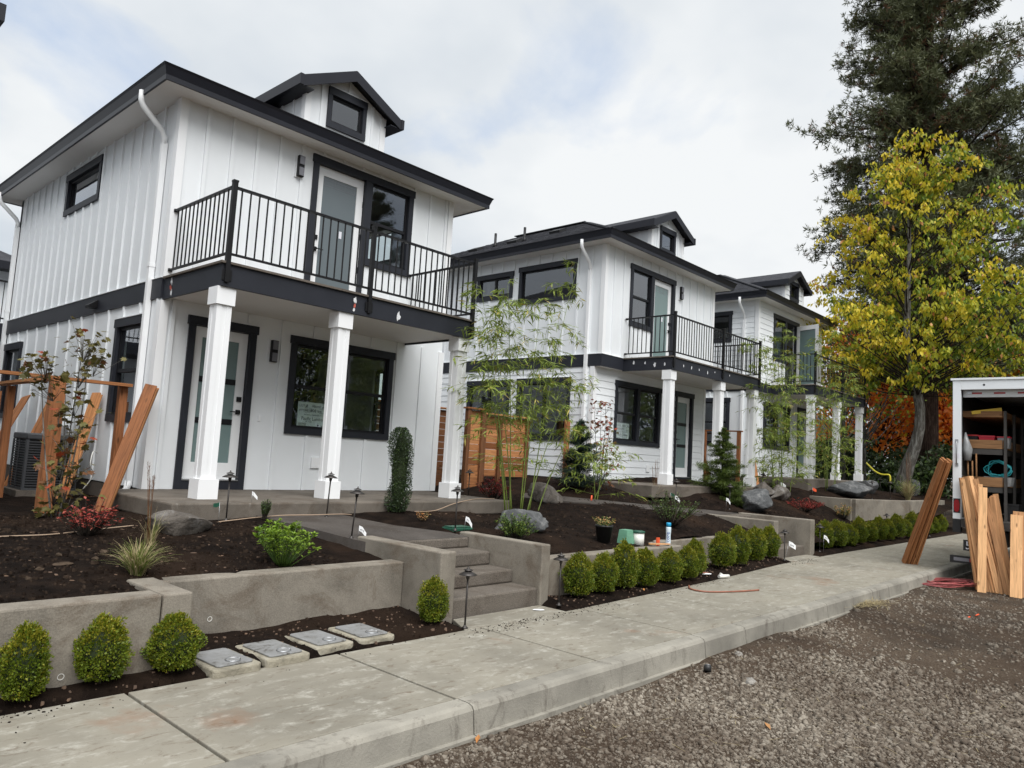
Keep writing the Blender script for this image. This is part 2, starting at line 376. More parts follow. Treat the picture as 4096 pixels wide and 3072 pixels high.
# ---------------------------------------------------------------- building helpers
WL = {}                      # world origin of every object made here
def link(o, parent, origin):
    COL.objects.link(o)
    origin = np.array(origin, float)
    if parent is not None:
        o.parent = parent
        o.location = tuple(origin - WL[parent.name])
    else:
        o.location = tuple(origin)
    WL[o.name] = origin
    return o
def tag(o, label=None, cat=None, group=None, kind=None):
    if label: o['label'] = label
    if cat: o['category'] = cat
    if group: o['group'] = group
    if kind: o['kind'] = kind
    return o
def thing(name, label, cat, loc=(0, 0, 0), group=None):
    o = bpy.data.objects.new(name, None); o.empty_display_size = 0.2
    link(o, None, loc)
    return tag(o, label, cat, group)

class MB:
    def __init__(s): s.v = []; s.f = []; s.m = []; s.smooth = []
    def poly(s, pts, faces, mi=0, smooth=False):
        n = len(s.v); s.v += [tuple(p) for p in pts]
        for q in faces: s.f.append(tuple(i + n for i in q)); s.m.append(mi); s.smooth.append(smooth)
        return s
    def box(s, x0, x1, y0, y1, z0, z1, mi=0):
        if x0 > x1: x0, x1 = x1, x0
        if y0 > y1: y0, y1 = y1, y0
        if z0 > z1: z0, z1 = z1, z0
        p = [(x0, y0, z0), (x1, y0, z0), (x1, y1, z0), (x0, y1, z0), (x0, y0, z1), (x1, y0, z1), (x1, y1, z1), (x0, y1, z1)]
        return s.poly(p, [(0, 3, 2, 1), (4, 5, 6, 7), (0, 1, 5, 4), (1, 2, 6, 5), (2, 3, 7, 6), (3, 0, 4, 7)], mi)
    def bar(s, a, b, w, h, up=(0, 0, 1), mi=0):
        a = Vector(a); b = Vector(b); d = (b - a).normalized(); up = Vector(up)
        sd_ = d.cross(up)
        if sd_.length < 1e-4: sd_ = d.cross(Vector((1, 0, 0)))
        sd_.normalize(); u = sd_.cross(d).normalized()
        p = []
        for c in (a, b):
            for i, j in ((-1, -1), (1, -1), (1, 1), (-1, 1)): p.append(tuple(c + sd_ * (i * w / 2) + u * (j * h / 2)))
        return s.poly(p, [(0, 3, 2, 1), (4, 5, 6, 7), (0, 1, 5, 4), (1, 2, 6, 5), (2, 3, 7, 6), (3, 0, 4, 7)], mi)
    def tube(s, pts, r, n=8, mi=0, smooth=True, cap=True):
        pts = [Vector(p) for p in pts]; rs = r if hasattr(r, '__len__') else [r] * len(pts)
        base = len(s.v); ref = None
        for i, p in enumerate(pts):
            d = (pts[min(i + 1, len(pts) - 1)] - pts[max(i - 1, 0)]).normalized()
            if ref is None:
                ref = d.cross(Vector((0, 0, 1)))
                if ref.length < 0.05: ref = d.cross(Vector((1, 0, 0)))
            ref = (ref - d * ref.dot(d)).normalized(); bi = d.cross(ref)
            for k in range(n):
                a = 2 * math.pi * k / n
                s.v.append(tuple(p + (ref * math.cos(a) + bi * math.sin(a)) * rs[i]))
        for i in range(len(pts) - 1):
            for k in range(n):
                a = base + i * n + k; b = base + i * n + (k + 1) % n
                s.f.append((a, b, b + n, a + n)); s.m.append(mi); s.smooth.append(smooth)
        if cap:
            s.f.append(tuple(base + k for k in range(n))[::-1]); s.m.append(mi); s.smooth.append(False)
            e = base + (len(pts) - 1) * n
            s.f.append(tuple(e + k for k in range(n))); s.m.append(mi); s.smooth.append(False)
        return s
    def lathe(s, c, prof, n=16, mi=0, smooth=True):
        base = len(s.v)
        for r, z in prof:
            for k in range(n):
                a = 2 * math.pi * k / n
                s.v.append((c[0] + r * math.cos(a), c[1] + r * math.sin(a), c[2] + z))
        for i in range(len(prof) - 1):
            for k in range(n):
                a = base + i * n + k; b = base + i * n + (k + 1) % n
                s.f.append((a, b, b + n, a + n)); s.m.append(mi); s.smooth.append(smooth)
        s.f.append(tuple(base + k for k in range(n))[::-1]); s.m.append(mi); s.smooth.append(False)
        e = base + (len(prof) - 1) * n
        s.f.append(tuple(e + k for k in range(n))); s.m.append(mi); s.smooth.append(False)
        return s
    def build(s, name, mats, parent=None, origin=None, bevel=0.0, **tags):
        if isinstance(mats, str): mats = [mats]
        if origin is None: origin = WL[parent.name] if parent is not None else (0, 0, 0)
        me = bpy.data.meshes.new(name)
        o_ = np.array(origin, float)
        me.from_pydata([tuple(np.array(p) - o_) for p in s.v], [], s.f)
        for k in mats: me.materials.append(MATS[k])
        me.polygons.foreach_set('material_index', s.m)
        me.polygons.foreach_set('use_smooth', s.smooth)
        me.update()
        o = bpy.data.objects.new(name, me)
        link(o, parent, origin)
        if bevel:
            bm = o.modifiers.new('bevel', 'BEVEL'); bm.width = bevel; bm.segments = 2; bm.limit_method = 'ANGLE'
        return tag(o, **tags)

UNIT = {}
def ubox(name, matname, parent, x0, x1, y0, y1, z0, z1):
    """an alike piece: shares one unit box mesh per material, sized by its scale"""
    if matname not in UNIT:
        b = MB().box(-.5, .5, -.5, .5, -.5, .5)
        me = bpy.data.meshes.new('unit_' + matname); me.from_pydata(b.v, [], b.f); me.materials.append(MATS[matname]); UNIT[matname] = me
    o = bpy.data.objects.new(name, UNIT[matname])
    c = ((x0 + x1) / 2, (y0 + y1) / 2, (z0 + z1) / 2)
    link(o, parent, c)
    o.scale = (abs(x1 - x0), abs(y1 - y0), abs(z1 - z0))
    return o
def npmesh(name, V, Fq, mats, mi=None, parent=None, origin=None, smooth=False, k=3):
    """fast mesh from arrays; Fq is M x k"""
    if isinstance(mats, str): mats = [mats]
    if origin is None: origin = WL[parent.name] if parent is not None else (0, 0, 0)
    V = np.asarray(V, np.float32) - np.asarray(origin, np.float32)
    Fq = np.asarray(Fq, np.int32); M = len(Fq); k = Fq.shape[1]
    me = bpy.data.meshes.new(name)
    me.vertices.add(len(V)); me.vertices.foreach_set('co', V.ravel())
    me.loops.add(M * k); me.loops.foreach_set('vertex_index', Fq.ravel())
    me.polygons.add(M)
    me.polygons.foreach_set('loop_start', np.arange(0, M * k, k, dtype=np.int32))
    me.polygons.foreach_set('loop_total', np.full(M, k, np.int32))
    for m in mats: me.materials.append(MATS[m])
    if mi is not None: me.polygons.foreach_set('material_index', np.asarray(mi, np.int32))
    if smooth: me.polygons.foreach_set('use_smooth', np.ones(M, bool))
    me.update(calc_edges=True); me.validate()
    if name is None: return me
    o = bpy.data.objects.new(name, me); link(o, parent, origin)
    return o
def unit_rows(a): return a / np.maximum(np.linalg.norm(a, axis=1, keepdims=True), 1e-9)
def leaf_arrays(C, D, Nn, length, width, fold=0.25, droop=0.0):
    """rhombic folded leaves: base C, direction D, normal Nn -> verts 4N, tris 2N"""
    D = unit_rows(D); S = unit_rows(np.cross(D, Nn)); U = np.cross(S, D)
    l = np.asarray(length).reshape(-1, 1); wd = np.asarray(width).reshape(-1, 1)
    tip = C + D * l - np.array([0, 0, 1]) * l * droop
    mid = C + D * l * 0.45 - np.array([0, 0, 1]) * l * droop * 0.2
    a = mid + S * wd * 0.5 + U * wd * fold; b = mid - S * wd * 0.5 + U * wd * fold
    V = np.stack([C, a, tip, b], 1).reshape(-1, 3)
    i = np.arange(len(C))[:, None] * 4
    T = np.stack([i + [0, 1, 2], i + [0, 2, 3]], 1).reshape(-1, 3)
    return V, T
def smooth_noise(x, y, seed=0, scale=1.0):
    """cheap value noise for terrain"""
    x = np.asarray(x) * scale + seed * 17.3; y = np.asarray(y) * scale + seed * 9.1
    xi = np.floor(x).astype(int); yi = np.floor(y).astype(int); fx = x - xi; fy = y - yi
    def h(a, b):
        n = (a * 374761393 + b * 668265263 + seed * 1442695) & 0x7fffffff
        n = ((n ^ (n >> 13)) * 1274126177) & 0x7fffffff
        return (n & 0xffff) / 65535.0
    sx = fx * fx * (3 - 2 * fx); sy = fy * fy * (3 - 2 * fy)
    return (h(xi, yi) * (1 - sx) + h(xi + 1, yi) * sx) * (1 - sy) + (h(xi, yi + 1) * (1 - sx) + h(xi + 1, yi + 1) * sx) * sy - 0.5
def fbm(x, y, seed, scale, octv=4):
    s = 0; a = 1.0
    for k in range(octv): s = s + a * smooth_noise(x, y, seed + k, scale * 2 ** k); a *= 0.5
    return s
def text_mesh(body, size, parent, origin_w, xdir, ydir, matname, name='lettering', align='LEFT', sx=1.0):
    c = bpy.data.curves.new('txt', 'FONT'); c.body = body; c.size = size; c.align_x = align; c.resolution_u = 2
    to = bpy.data.objects.new('txt', c); COL.objects.link(to)
    dg = bpy.context.evaluated_depsgraph_get()
    me = bpy.data.meshes.new_from_object(to.evaluated_get(dg))
    bpy.data.objects.remove(to); bpy.data.curves.remove(c)
    xd = np.array(xdir, float); yd = np.array(ydir, float)
    ow = np.array(origin_w, float); po = WL[parent.name]
    for v in me.vertices:
        p = ow + xd * v.co.x * sx + yd * v.co.y
        v.co = tuple(p - po)
    me.materials.clear(); me.materials.append(MATS[matname]); me.name = name
    o = bpy.data.objects.new(name, me)
    return link(o, parent, po)
ORD = ['first', 'second', 'third', 'fourth', 'fifth', 'sixth', 'seventh', 'eighth', 'ninth', 'tenth', 'eleventh', 'twelfth', 'thirteenth', 'fourteenth', 'fifteenth']
# ================================================================= SETTING
# far ground sheet
MB().poly([(-900, -900, -0.262), (1500, -900, -0.262), (1500, 900, -0.262), (-900, 900, -0.262)], [(0, 1, 2, 3)]).build('ground', 'gravel_ground', kind='structure')
def grid(name, x0, x1, y0, y1, step, fz, mat, keep=None, kind='structure', smooth=True):
    xs = np.arange(x0, x1 + 1e-6, step); ys = np.arange(y0, y1 + 1e-6, step)
    X, Y = np.meshgrid(xs, ys, indexing='ij'); Z = fz(X, Y)
    V = np.stack([X, Y, Z], -1).reshape(-1, 3)
    ny = len(ys); i, j = np.meshgrid(np.arange(len(xs) - 1), np.arange(ny - 1), indexing='ij')
    a = (i * ny + j).ravel(); Q = np.stack([a, a + ny, a + ny + 1, a + 1], 1)
    if keep is not None:
        c = V[Q].mean(1); Q = Q[keep(c[:, 0], c[:, 1])]
    o = npmesh(name, V, Q, mat, smooth=smooth); o['kind'] = kind; return o
def road_z(x, y):
    z = -0.212 + 0.035 * fbm(x, y, 3, 0.55, 3) + 0.009 * fbm(x, y, 9, 4.0, 3)
    z = z + 0.055 * np.exp(-((y - 3.25) / 0.35) ** 2) * np.clip((x - 4.3) / 1.5, 0, 1) * (0.5 + fbm(x, y, 5, 0.7, 2))
    edge = np.minimum(np.minimum(x + 2.0, 24 - x), y + 9.0)
    k = np.clip(edge / 1.5, 0, 1)
    return z * k + (-0.275) * (1 - k)
grid('road', -2, 24, -9, 3.41, 0.07, road_z, 'gravel_ground')

# sidewalk: one slab per object, with tooled joints; curb sections
sidewalk = tag(bpy.data.objects.new('sidewalk', None), kind='structure'); link(sidewalk, None, (0, 0, 0))
JX = [-2.6, -1.1, 0.4, 1.93, 3.46, 4.98, 6.5, 8.02, 9.54, 11.06, 12.58, 14.1, 15.62, 17.14, 18.66, 20.18, 21.7, 23.22, 24.74, 26.3]
def back_edge(x): return float(np.interp(x, [-3, 3.5, 6.3, 9.7, 12.8, 15, 27], [4.83, 4.83, 4.84, 5.0, 5.26, 5.33, 5.33]))
for a, b in zip(JX[:-1], JX[1:]):
    m = MB(); g = 0.011
    p = [(a + g, 3.537, 0), (b - g, 3.537, 0), (b - g, back_edge(b), 0), (a + g, back_edge(a), 0)]
    q = [(x, y, -0.1) for x, y, _ in p]
    m.poly(p + q, [(0, 1, 2, 3), (0, 4, 5, 1), (1, 5, 6, 2), (2, 6, 7, 3), (3, 7, 4, 0)])
    m.build('slab', 'sidewalk_concrete', sidewalk, bevel=0.006)
# landing between the sidewalk and the first stairs, and by the second stairs
MB().poly([(4.80, 4.842, 0.0), (6.25, 4.846, 0.0), (6.25, 5.21, 0.0), (5.0, 5.21, 0.0), (4.80, 4.842, -.1), (6.25, 4.846, -.1), (6.25, 5.21, -.1), (5.0, 5.21, -.1)],
          [(0, 1, 2, 3), (0, 4, 5, 1), (1, 5, 6, 2), (2, 6, 7, 3), (3, 7, 4, 0)]).build('slab', 'sidewalk_concrete', sidewalk, bevel=0.006)
MB().poly([(13.2, 5.30, 0.0), (14.62, 5.33, 0.0), (14.62, 5.6, 0.0), (13.4, 5.6, 0.0), (13.2, 5.30, -.1), (14.62, 5.33, -.1), (14.62, 5.6, -.1), (13.4, 5.6, -.1)],
          [(0, 1, 2, 3), (0, 4, 5, 1), (1, 5, 6, 2), (2, 6, 7, 3), (3, 7, 4, 0)]).build('slab', 'sidewalk_concrete', sidewalk, bevel=0.006)
MB().box(-2.6, 26.3, 3.40, 5.3, -0.24, -0.085).build('bedding', 'concrete_step', sidewalk)
curb = tag(bpy.data.objects.new('curb', None), kind='structure'); link(curb, None, (0, 0, 0))
CX = [-2.6, 0.42, 3.47, 6.46, 7.30, 9.55, 12.60, 15.63, 18.7, 21.7, 24.7, 26.3]
prof = [(3.525, 0.0), (3.425, -0.002), (3.395, -0.012), (3.378, -0.035), (3.362, -0.175), (3.330, -0.178), (3.328, -0.26), (3.525, -0.26)]
for a, b in zip(CX[:-1], CX[1:]):
    g = 0.005; n = len(prof)
    P = [(a + g, y, z) for y, z in prof] + [(b - g, y, z) for y, z in prof]
    m = MB(); m.poly(P, [(i, (i + 1) % n, n + (i + 1) % n, n + i)[::-1] for i in range(n)] + [tuple(range(n)), tuple(range(n, 2 * n))[::-1]])
    m.build('curb_section', 'curb_concrete', curb)

# soil
CP = np.array([(-2, 5.2, .50), (1, 5.2, .50), (2.2, 5.2, .49), (2.6, 5.9, .47), (3.6, 5.9, .47), (4.7, 5.9, .44), (4.6, 6.6, .50), (0, 6.5, .56), (2.3, 6.2, .54), (2.5, 7.2, .62), (3.4, 7.4, .63),
    (4.2, 7.7, .69), (2.6, 8.9, .64), (0, 9, .62), (3.3, 9.8, .63), (3.2, 12, .62), (0, 14, .6), (3, 18, .6), (0, 21, .6), (5.6, 7, .55), (-2, 8, .6),
    (6.6, 5.5, .44), (8, 5.5, .44), (9.1, 5.5, .44), (9.8, 5.95, .46), (11, 5.95, .46), (12.8, 5.95, .46), (7, 6.2, .57), (6.6, 7, .64), (8.5, 6.6, .60), (6.4, 7.8, .75), (8.2, 7.8, .66),
    (10.4, 6.1, .62), (11, 6.6, .73), (12.4, 6.7, .64), (10, 7.6, .80), (11.2, 8.3, .86), (12.2, 8.8, 1.02), (11.7, 9.0, 1.04), (10, 9.5, .80), (13.3, 8.3, .88), (10.5, 12, .78), (11, 16, .78), (10, 21, .78),
    (15.0, 5.7, .30), (15.2, 6.4, .60), (15.4, 7.0, .66), (14.3, 7.4, .70), (14.5, 7.8, .90), (16, 7.7, .92), (18.5, 8, .95), (17, 6.6, .56), (17.5, 5.8, .16), (19, 5.9, .14), (20, 6.5, .30), (20.7, 7.4, .88),
    (22, 7, .92), (24, 6.6, .93), (27, 7, 1.0), (30, 8, 1.0), (33, 8, 1.0), (28, 12, 1.05), (33, 15, 1.1), (19.5, 9.5, 1.1), (19.5, 14, 1.1), (22.4, 5.8, .4), (26, 5.8, .8), (33, 6, 0.8)])
CP = np.vstack([CP, np.array([(13.0, 6.78, .67), (12.0, 6.64, .725), (11.4, 6.7, .75), (11, 6.8, .775), (10.15, 7.45, .825), (9.6, 8.5, .84), (12.8, 7.5, .75), (11.85, 7.8, .80), (11.1, 8.55, .86), (14.0, 7.45, .70), (5.0, 7.2, .60), (5.0, 6.6, .54)])])
def _tps():
    x, y, z = CP.T; n = len(CP)
    def phi(r2): return 0.5 * r2 * np.log(np.maximum(r2, 1e-12))
    K = phi((x[:, None] - x) ** 2 + (y[:, None] - y) ** 2) + np.eye(n) * 0.08
    P = np.stack([np.ones(n), x, y], 1)
    A = np.block([[K, P], [P.T, np.zeros((3, 3))]]); w_ = np.linalg.solve(A, np.concatenate([z, np.zeros(3)]))
    return w_, phi
_TW, _phi = _tps()
def soil_z(x, y, nz=True):
    x = np.asarray(x, float); y = np.asarray(y, float)
    z = _TW[-3] + _TW[-2] * x + _TW[-1] * y
    for (cx, cy, cz), wk in zip(CP, _TW[:-3]): z = z + wk * _phi((x - cx) ** 2 + (y - cy) ** 2)
    z = np.clip(z, .05, 1.25)
    if nz: z = z + 0.03 * fbm(x, y, 21, 2.2, 4) + 0.016 * fbm(x, y, 33, 9, 2)
    return z
def sz(x, y): return float(soil_z(np.array([x]), np.array([y]))[0])
def wall_y(x):
    return np.where(x < 2.36, 5.12, np.where(x < 4.82, 5.80, np.where(x < 6.30, 6.42, np.where(x < 9.42, 5.38, np.where(x < 13.22, 5.84, np.where(x < 14.7, 7.05, 5.50))))))
grid('garden_bed', -3, 34, 5.1, 24, 0.1, soil_z, 'soil', keep=lambda x, y: y > wall_y(x))
def back_np(x): return np.interp(x, [-3, 3.5, 6.3, 9.7, 12.8, 15, 27], [4.83, 4.83, 4.84, 5.0, 5.26, 5.33, 5.33])
def strip_z(x, y):
    d = y - back_np(x)
    z = np.where(d < 0.0, -0.12, 0.004 + 0.045 * np.clip(d / 0.15, 0, 1))
    z = z + np.where(d < 0, 0, 0.035 * fbm(x, y, 41, 3.5, 4))
    k = np.minimum.reduce([np.clip(np.abs(x - q) / .16, 0, 1) for q in (4.9, 6.24, 13.3, 14.7)])
    return np.where(d < 0, z, z * k - .03 * (1 - k))
grid('planting_strip', -3, 27, 4.70, 6.02, 0.06, strip_z, 'soil', keep=lambda x, y: ~((x > 4.9) & (x < 6.24) & (y > 4.75)) & ~((x > 13.3) & (x < 14.7)))

# paths up to the porches
def slabpath(name, left, right, th=0.14):
    n = len(left); P = []
    for (a, b) in zip(left, right): P += [a, b, (a[0], a[1], a[2] - th), (b[0], b[1], b[2] - th)]
    m = MB()
    for i in range(n - 1):
        k = i * 4
        m.poly([P[k], P[k + 1], P[k + 5], P[k + 4]], [(0, 1, 2, 3)])
        m.poly([P[k], P[k + 4], P[k + 6], P[k + 2]], [(0, 1, 2, 3)])
        m.poly([P[k + 1], P[k + 3], P[k + 7], P[k + 5]], [(0, 1, 2, 3)])
    m.poly([P[0], P[2], P[3], P[1]], [(0, 1, 2, 3)])
    return m.build(name, 'concrete_path', kind='structure')
slabpath('path', [(4.80, 6.335, .588), (4.75, 6.5, .60), (4.60, 7.1, .655), (4.45, 7.6, .70), (4.38, 7.93, .725)], [(6.25, 6.335, .588), (6.2, 6.6, .61), (5.75, 7.1, .655), (5.55, 7.6, .70), (5.5, 7.93, .725)])
slabpath('path', [(13.40, 6.98, .655), (13.0, 6.86, .68), (12.0, 6.72, .74), (11.0, 6.9, .80), (10.2, 7.5, .85), (9.7, 8.6, .86)], [(14.62, 6.98, .655), (14.0, 7.4, .70), (12.8, 7.42, .76), (11.8, 7.7, .82), (11.0, 8.5, .87), (10.7, 9.4, .88)])

# ------------------------------------------------------------------ retaining walls, cheek walls and steps
def rwall(label, segs, mat='concrete_wall'):
    """segs: list of (x0,x1,y0,y1,z0,z1) boxes of one cast wall"""
    x, y, z = segs[0][0], segs[0][2], segs[0][4]
    m = MB()
    for s in segs: m.box(*s)
    o = m.build('retaining_wall', mat, origin=(x, y, z), bevel=0.014)
    return tag(o, label, 'wall', 'low concrete retaining walls along the sidewalk')
rwall('low concrete retaining wall nearest the camera with three boxwoods before it', [(-2.6, 2.19, 5.06, 5.26, -0.05, .52)])
rwall('concrete retaining wall stepped back behind the four meter box lids', [(2.20, 2.40, 5.062, 5.72, -.05, .519), (2.205, 4.786, 5.722, 5.92, -.05, .478)])
rwall('concrete cheek wall on the left of the near front steps', [(4.79, 4.985, 5.20, 6.52, -.05, .632)])
rwall('concrete cheek wall on the right of the near front steps', [(6.25, 6.39, 5.20, 6.50, -.05, .632)])
rwall('concrete retaining wall behind the row of seven boxwoods right of the near steps', [(6.395, 9.38, 5.30, 5.50, -.05, .462)])
rwall('concrete retaining wall stepped back behind the four boxwoods left of the far steps', [(9.20, 9.385, 5.505, 5.76, -.05, .461), (9.21, 13.19, 5.762, 5.95, -.05, .452)])
rwall('long concrete cheek wall on the left of the far front steps', [(13.2, 13.4, 5.62, 7.2, -.05, .668)])
rwall('concrete cheek wall on the right of the far front steps', [(14.62, 14.82, 5.50, 7.0, -.05, .668)])
def polywall(label, pts, t, z0, z1):
    m = MB()
    for (a, b) in zip(pts[:-1], pts[1:]): m.bar((a[0], a[1], (z0 + z1) / 2), (b[0], b[1], (z0 + z1) / 2), t, z1 - z0)
    o = m.build('retaining_wall', 'concrete_wall', origin=(pts[0][0], pts[0][1], z0), bevel=0.01)
    return tag(o, label, 'wall', 'low concrete retaining walls along the sidewalk')
polywall('tall pale concrete wall before the farthest house above the right boxwood row', [(20.4, 7.7), (20.38, 6.62), (22.7, 5.95), (26.5, 5.95)], 0.2, -.05, .955)
# white runs of dried concrete milk on two walls: thin smears with their own shape
def steps(label, x0, x1, y0, risers, tread, ytop):
    root = thing('front_steps', label, 'steps', (x0, y0, 0), 'concrete front steps')
    y = y0; z = 0
    for k, r in enumerate(risers):
        z += r
        MB().box(x0 + .004, x1 - .004, y + (0 if k == 0 else 0.0), ytop, z - r - (0.05 if k == 0 else -0.001), z).build('step', 'concrete_step', root, bevel=0.02)
        y += tread
    return root
steps('near concrete front steps with dirty treads between two cheek walls', 4.99, 6.246, 5.235, [.178, .142, .148, .118], .362, 6.42)
steps('far concrete front steps leading up to the middle house', 13.404, 14.616, 5.62, [.17, .16, .16, .15], .36, 7.06)
# ================================================================= HOUSES
def intervals(a, b, cuts):
    out = [(a, b)]
    for c0, c1 in cuts:
        nx = []
        for s, e in out:
            if c1 <= s or c0 >= e: nx.append((s, e)); continue
            if c0 > s: nx.append((s, c0))
            if c1 < e: nx.append((c1, e))
        out = nx
    return [(s, e) for s, e in out if e - s > 0.015]

class House:
    def __init__(s, label, X0, YU, YL, ZB, mirrored, upper, lower, W=5.03, DEPTH=7.45, deck=None, name='house'):
        s.X0, s.YU, s.YL, s.ZB, s.W, s.D = X0, YU, YL, ZB, W, DEPTH
        s.root = thing(name, label, 'house', (X0, YL, ZB - 0.3))
        s.upper, s.lower = upper, lower
    def M(s, side, lvl):
        """u,d,z -> world; u along the wall, d outwards"""
        X0, ZB = s.X0, s.ZB
        Y = s.YU if lvl == 'u' else s.YL
        if side == 'front': return lambda u, d, z: (X0 + u, Y - d, ZB + z)
        if side == 'left': return lambda u, d, z: (X0 - d, u, ZB + z)
        if side == 'right': return lambda u, d, z: (X0 + s.W + d, u, ZB + z)
        if side == 'back': return lambda u, d, z: (X0 + u, s.YL + s.D + d, ZB + z)
    def wall(s, side, lvl, u0, u1, z0, z1, openings, style, spacing=0.38, first=None, trimcut=True):
        M = s.M(side, lvl); T = 0.12
        def bx(mb, u0, u1, d0, d1, z0, z1, mi=0):
            a = M(u0, d0, z0); b = M(u1, d1, z1); mb.box(a[0], b[0], a[1], b[1], a[2], b[2], mi)
        us = sorted({u0, u1} | {v for o in openings for v in (o[0] + .09, o[1] - .09) if u0 < v < u1})
        m = MB()
        for a, b in zip(us[:-1], us[1:]):
            c = (a + b) / 2
            for q in intervals(z0, z1, [(o[2] + .09, o[3] - .09) for o in openings if o[0] + .09 <= c <= o[1] - .09]):
                bx(m, a, b, -T, 0, q[0], q[1])
        wo = m.build('wall', 'white_paint', s.root)
        wo['label'] = {'batten': 'white board and batten wall', 'lap': 'white lap siding wall', 'plain': 'plain white wall'}[style]
        if style == 'batten':
            u = first if first is not None else u0 + 0.35
            while u < u1 - 0.1:
                for q in intervals(z0 + .0, z1 - .0, [(o[2] - .01, o[3] + .03) for o in openings if o[0] - .02 < u < o[1] + .02]):
                    a = M(u - .025, 0.0005, q[0]); b = M(u + .025, 0.027, q[1])
                    ubox('batten', 'white_paint', wo, a[0], b[0], a[1], b[1], a[2], b[2])
                u += spacing
        elif style == 'lap':
            z = z0; e = spacing
            while z < z1 - .02:
                zt = min(z + e, z1)
                for q in intervals(u0, u1, [(o[0] + .0, o[1] - .0) for o in openings if o[2] - .0 < (z + zt) / 2 < o[3] + .0]):
                    a0, a1 = q[0] + .0015, q[1] - .0015
                    P = [M(a0, .0005, z + .002), M(a1, .0005, z + .002), M(a1, .0005, zt), M(a0, .0005, zt), M(a0, .017, z + .002), M(a1, .017, z + .002), M(a1, .006, zt - .001), M(a0, .006, zt - .001)]
                    MB().poly(P, [(0, 3, 2, 1), (4, 5, 6, 7), (0, 1, 5, 4), (1, 2, 6, 5), (2, 3, 7, 6), (3, 0, 4, 7)]).build('siding_board', 'white_paint', wo)
                z += e
        return wo
    def corner_board(s, lvl, z0, z1):
        M = s.M('front', lvl); m = MB()
        a = M(-.028, .028, z0); b = M(.085, -.0, z1); m.box(a[0], b[0], a[1], b[1], a[2], b[2])
        a = M(-.028, .0, z0); b = M(-.0, -.085, z1); m.box(a[0], b[0], a[1], b[1], a[2], b[2])
        m2 = MB(); a = M(s.W - .085, .028, z0); b = M(s.W + .028, 0, z1); m2.box(a[0], b[0], a[1], b[1], a[2], b[2])
        m.build('corner_board', 'white_column', s.root); m2.build('corner_board', 'white_column', s.root)
    def window(s, side, lvl, u0, u1, z0, z1, style, sill=True, name='window', tl=.095, tr=.095, ext=.02):
        M = s.M(side, lvl); m = MB()
        def bx(mb, a0, a1, d0, d1, b0, b1, mi=0):
            a = M(a0, d0, b0); b = M(a1, d1, b1); mb.box(a[0], b[0], a[1], b[1], a[2], b[2], mi)
        t = .095
        bx(m, u0, u0 + tl, -.06, .032, z0 + .1, z1 - .12); bx(m, u1 - tr, u1, -.06, .032, z0 + .1, z1 - .12)
        bx(m, u0 - ext * (tl > .09), u1 + ext * (tr > .09), -.06, .042, z1 - .12, z1); bx(m, u0, u1, -.06, .036, z0, z0 + .1)
        if style == 'hung2': bx(m, (u0 + u1) / 2 - .055, (u0 + u1) / 2 + .055, -.06, .030, z0 + .1, z1 - .12)
        wobj = m.build(name, 'charcoal', s.root)
        # thin white cap flashing on the head
        f = MB(); bx(f, u0 - .025 * (tl > .09), u1 + .025 * (tr > .09), .0, .05, z1 + .002, z1 + .012); f.build('flashing', 'white_paint', wobj)
        units = [(u0 + t, (u0 + u1) / 2 - .055), ((u0 + u1) / 2 + .055, u1 - t)] if style == 'hung2' else [(u0 + tl, u1 - tr)]
        za, zb = z0 + .1, z1 - .12
        for a, b in units:
            sm = MB(); k = .038
            bx(sm, a, a + k, -.075, -.015, za, zb); bx(sm, b - k, b, -.075, -.015, za, zb)
            bx(sm, a + k, b - k, -.075, -.015, za, za + k); bx(sm, a + k, b - k, -.075, -.015, zb - k, zb)
            mid = (za + zb) / 2
            if style.startswith('hung'): bx(sm, a + k, b - k, -.072, -.012, mid - .025, mid + .025)
            if style == 'slider': bx(sm, (a + b) / 2 - .025, (a + b) / 2 + .025, -.072, -.012, za + k, zb - k)
            sm.build('sash', 'black_sash', wobj)
            if style.startswith('hung'): panes = [(a + k, b - k, za + k, mid - .025, -.05), (a + k, b - k, mid + .025, zb - k, -.035)]
            elif style == 'slider': panes = [(a + k, (a + b) / 2 - .025, za + k, zb - k, -.05), ((a + b) / 2 + .025, b - k, za + k, zb - k, -.035)]
            else: panes = [(a + k, b - k, za + k, zb - k, -.04)]
            for p in panes:
                pm = MB(); bx(pm, p[0] - .003, p[1] + .003, p[4] - .003, p[4] + .003, p[2] - .003, p[3] + .003); pm.build('pane', 'pane_glass', wobj)
        return wobj
    def door(s, side, lvl, u0, u1, z0, z1, style, hinge='left', open_=0.0, threshold=True, tl=.095, tr=.095):
        """outer trim box u0..u1, z0..z1"""
        M = s.M(side, lvl); m = MB(); t = .095
        def bx(mb, a0, a1, d0, d1, b0, b1, mi=0):
            a = M(a0, d0, b0); b = M(a1, d1, b1); mb.box(a[0], b[0], a[1], b[1], a[2], b[2], mi)
        bx(m, u0, u0 + tl, -.1, .032, z0, z1 - .12); bx(m, u1 - tr, u1, -.1, .032, z0, z1 - .12)
        bx(m, u0 - .02 * (tl > .09), u1 + .02 * (tr > .09), -.1, .042, z1 - .12, z1)
        if threshold: bx(m, u0 + t, u1 - t, -.1, .026, z0, z0 + .12)
        fr = m.build('door_casing', 'charcoal', s.root)
        f = MB(); bx(f, u0 - .025 * (tl > .09), u1 + .025 * (tr > .09), .0, .05, z1 + .002, z1 + .012); f.build('flashing', 'white_paint', fr)
        a, b = u0 + tl + .004, u1 - tr - .004; za, zb = z0 + (.125 if threshold else .02), z1 - .125
        if threshold:
            st = MB(); bx(st, a, b, -.06, .04, z0 + .121, z0 + .135); st.build('sill', 'steel', fr)
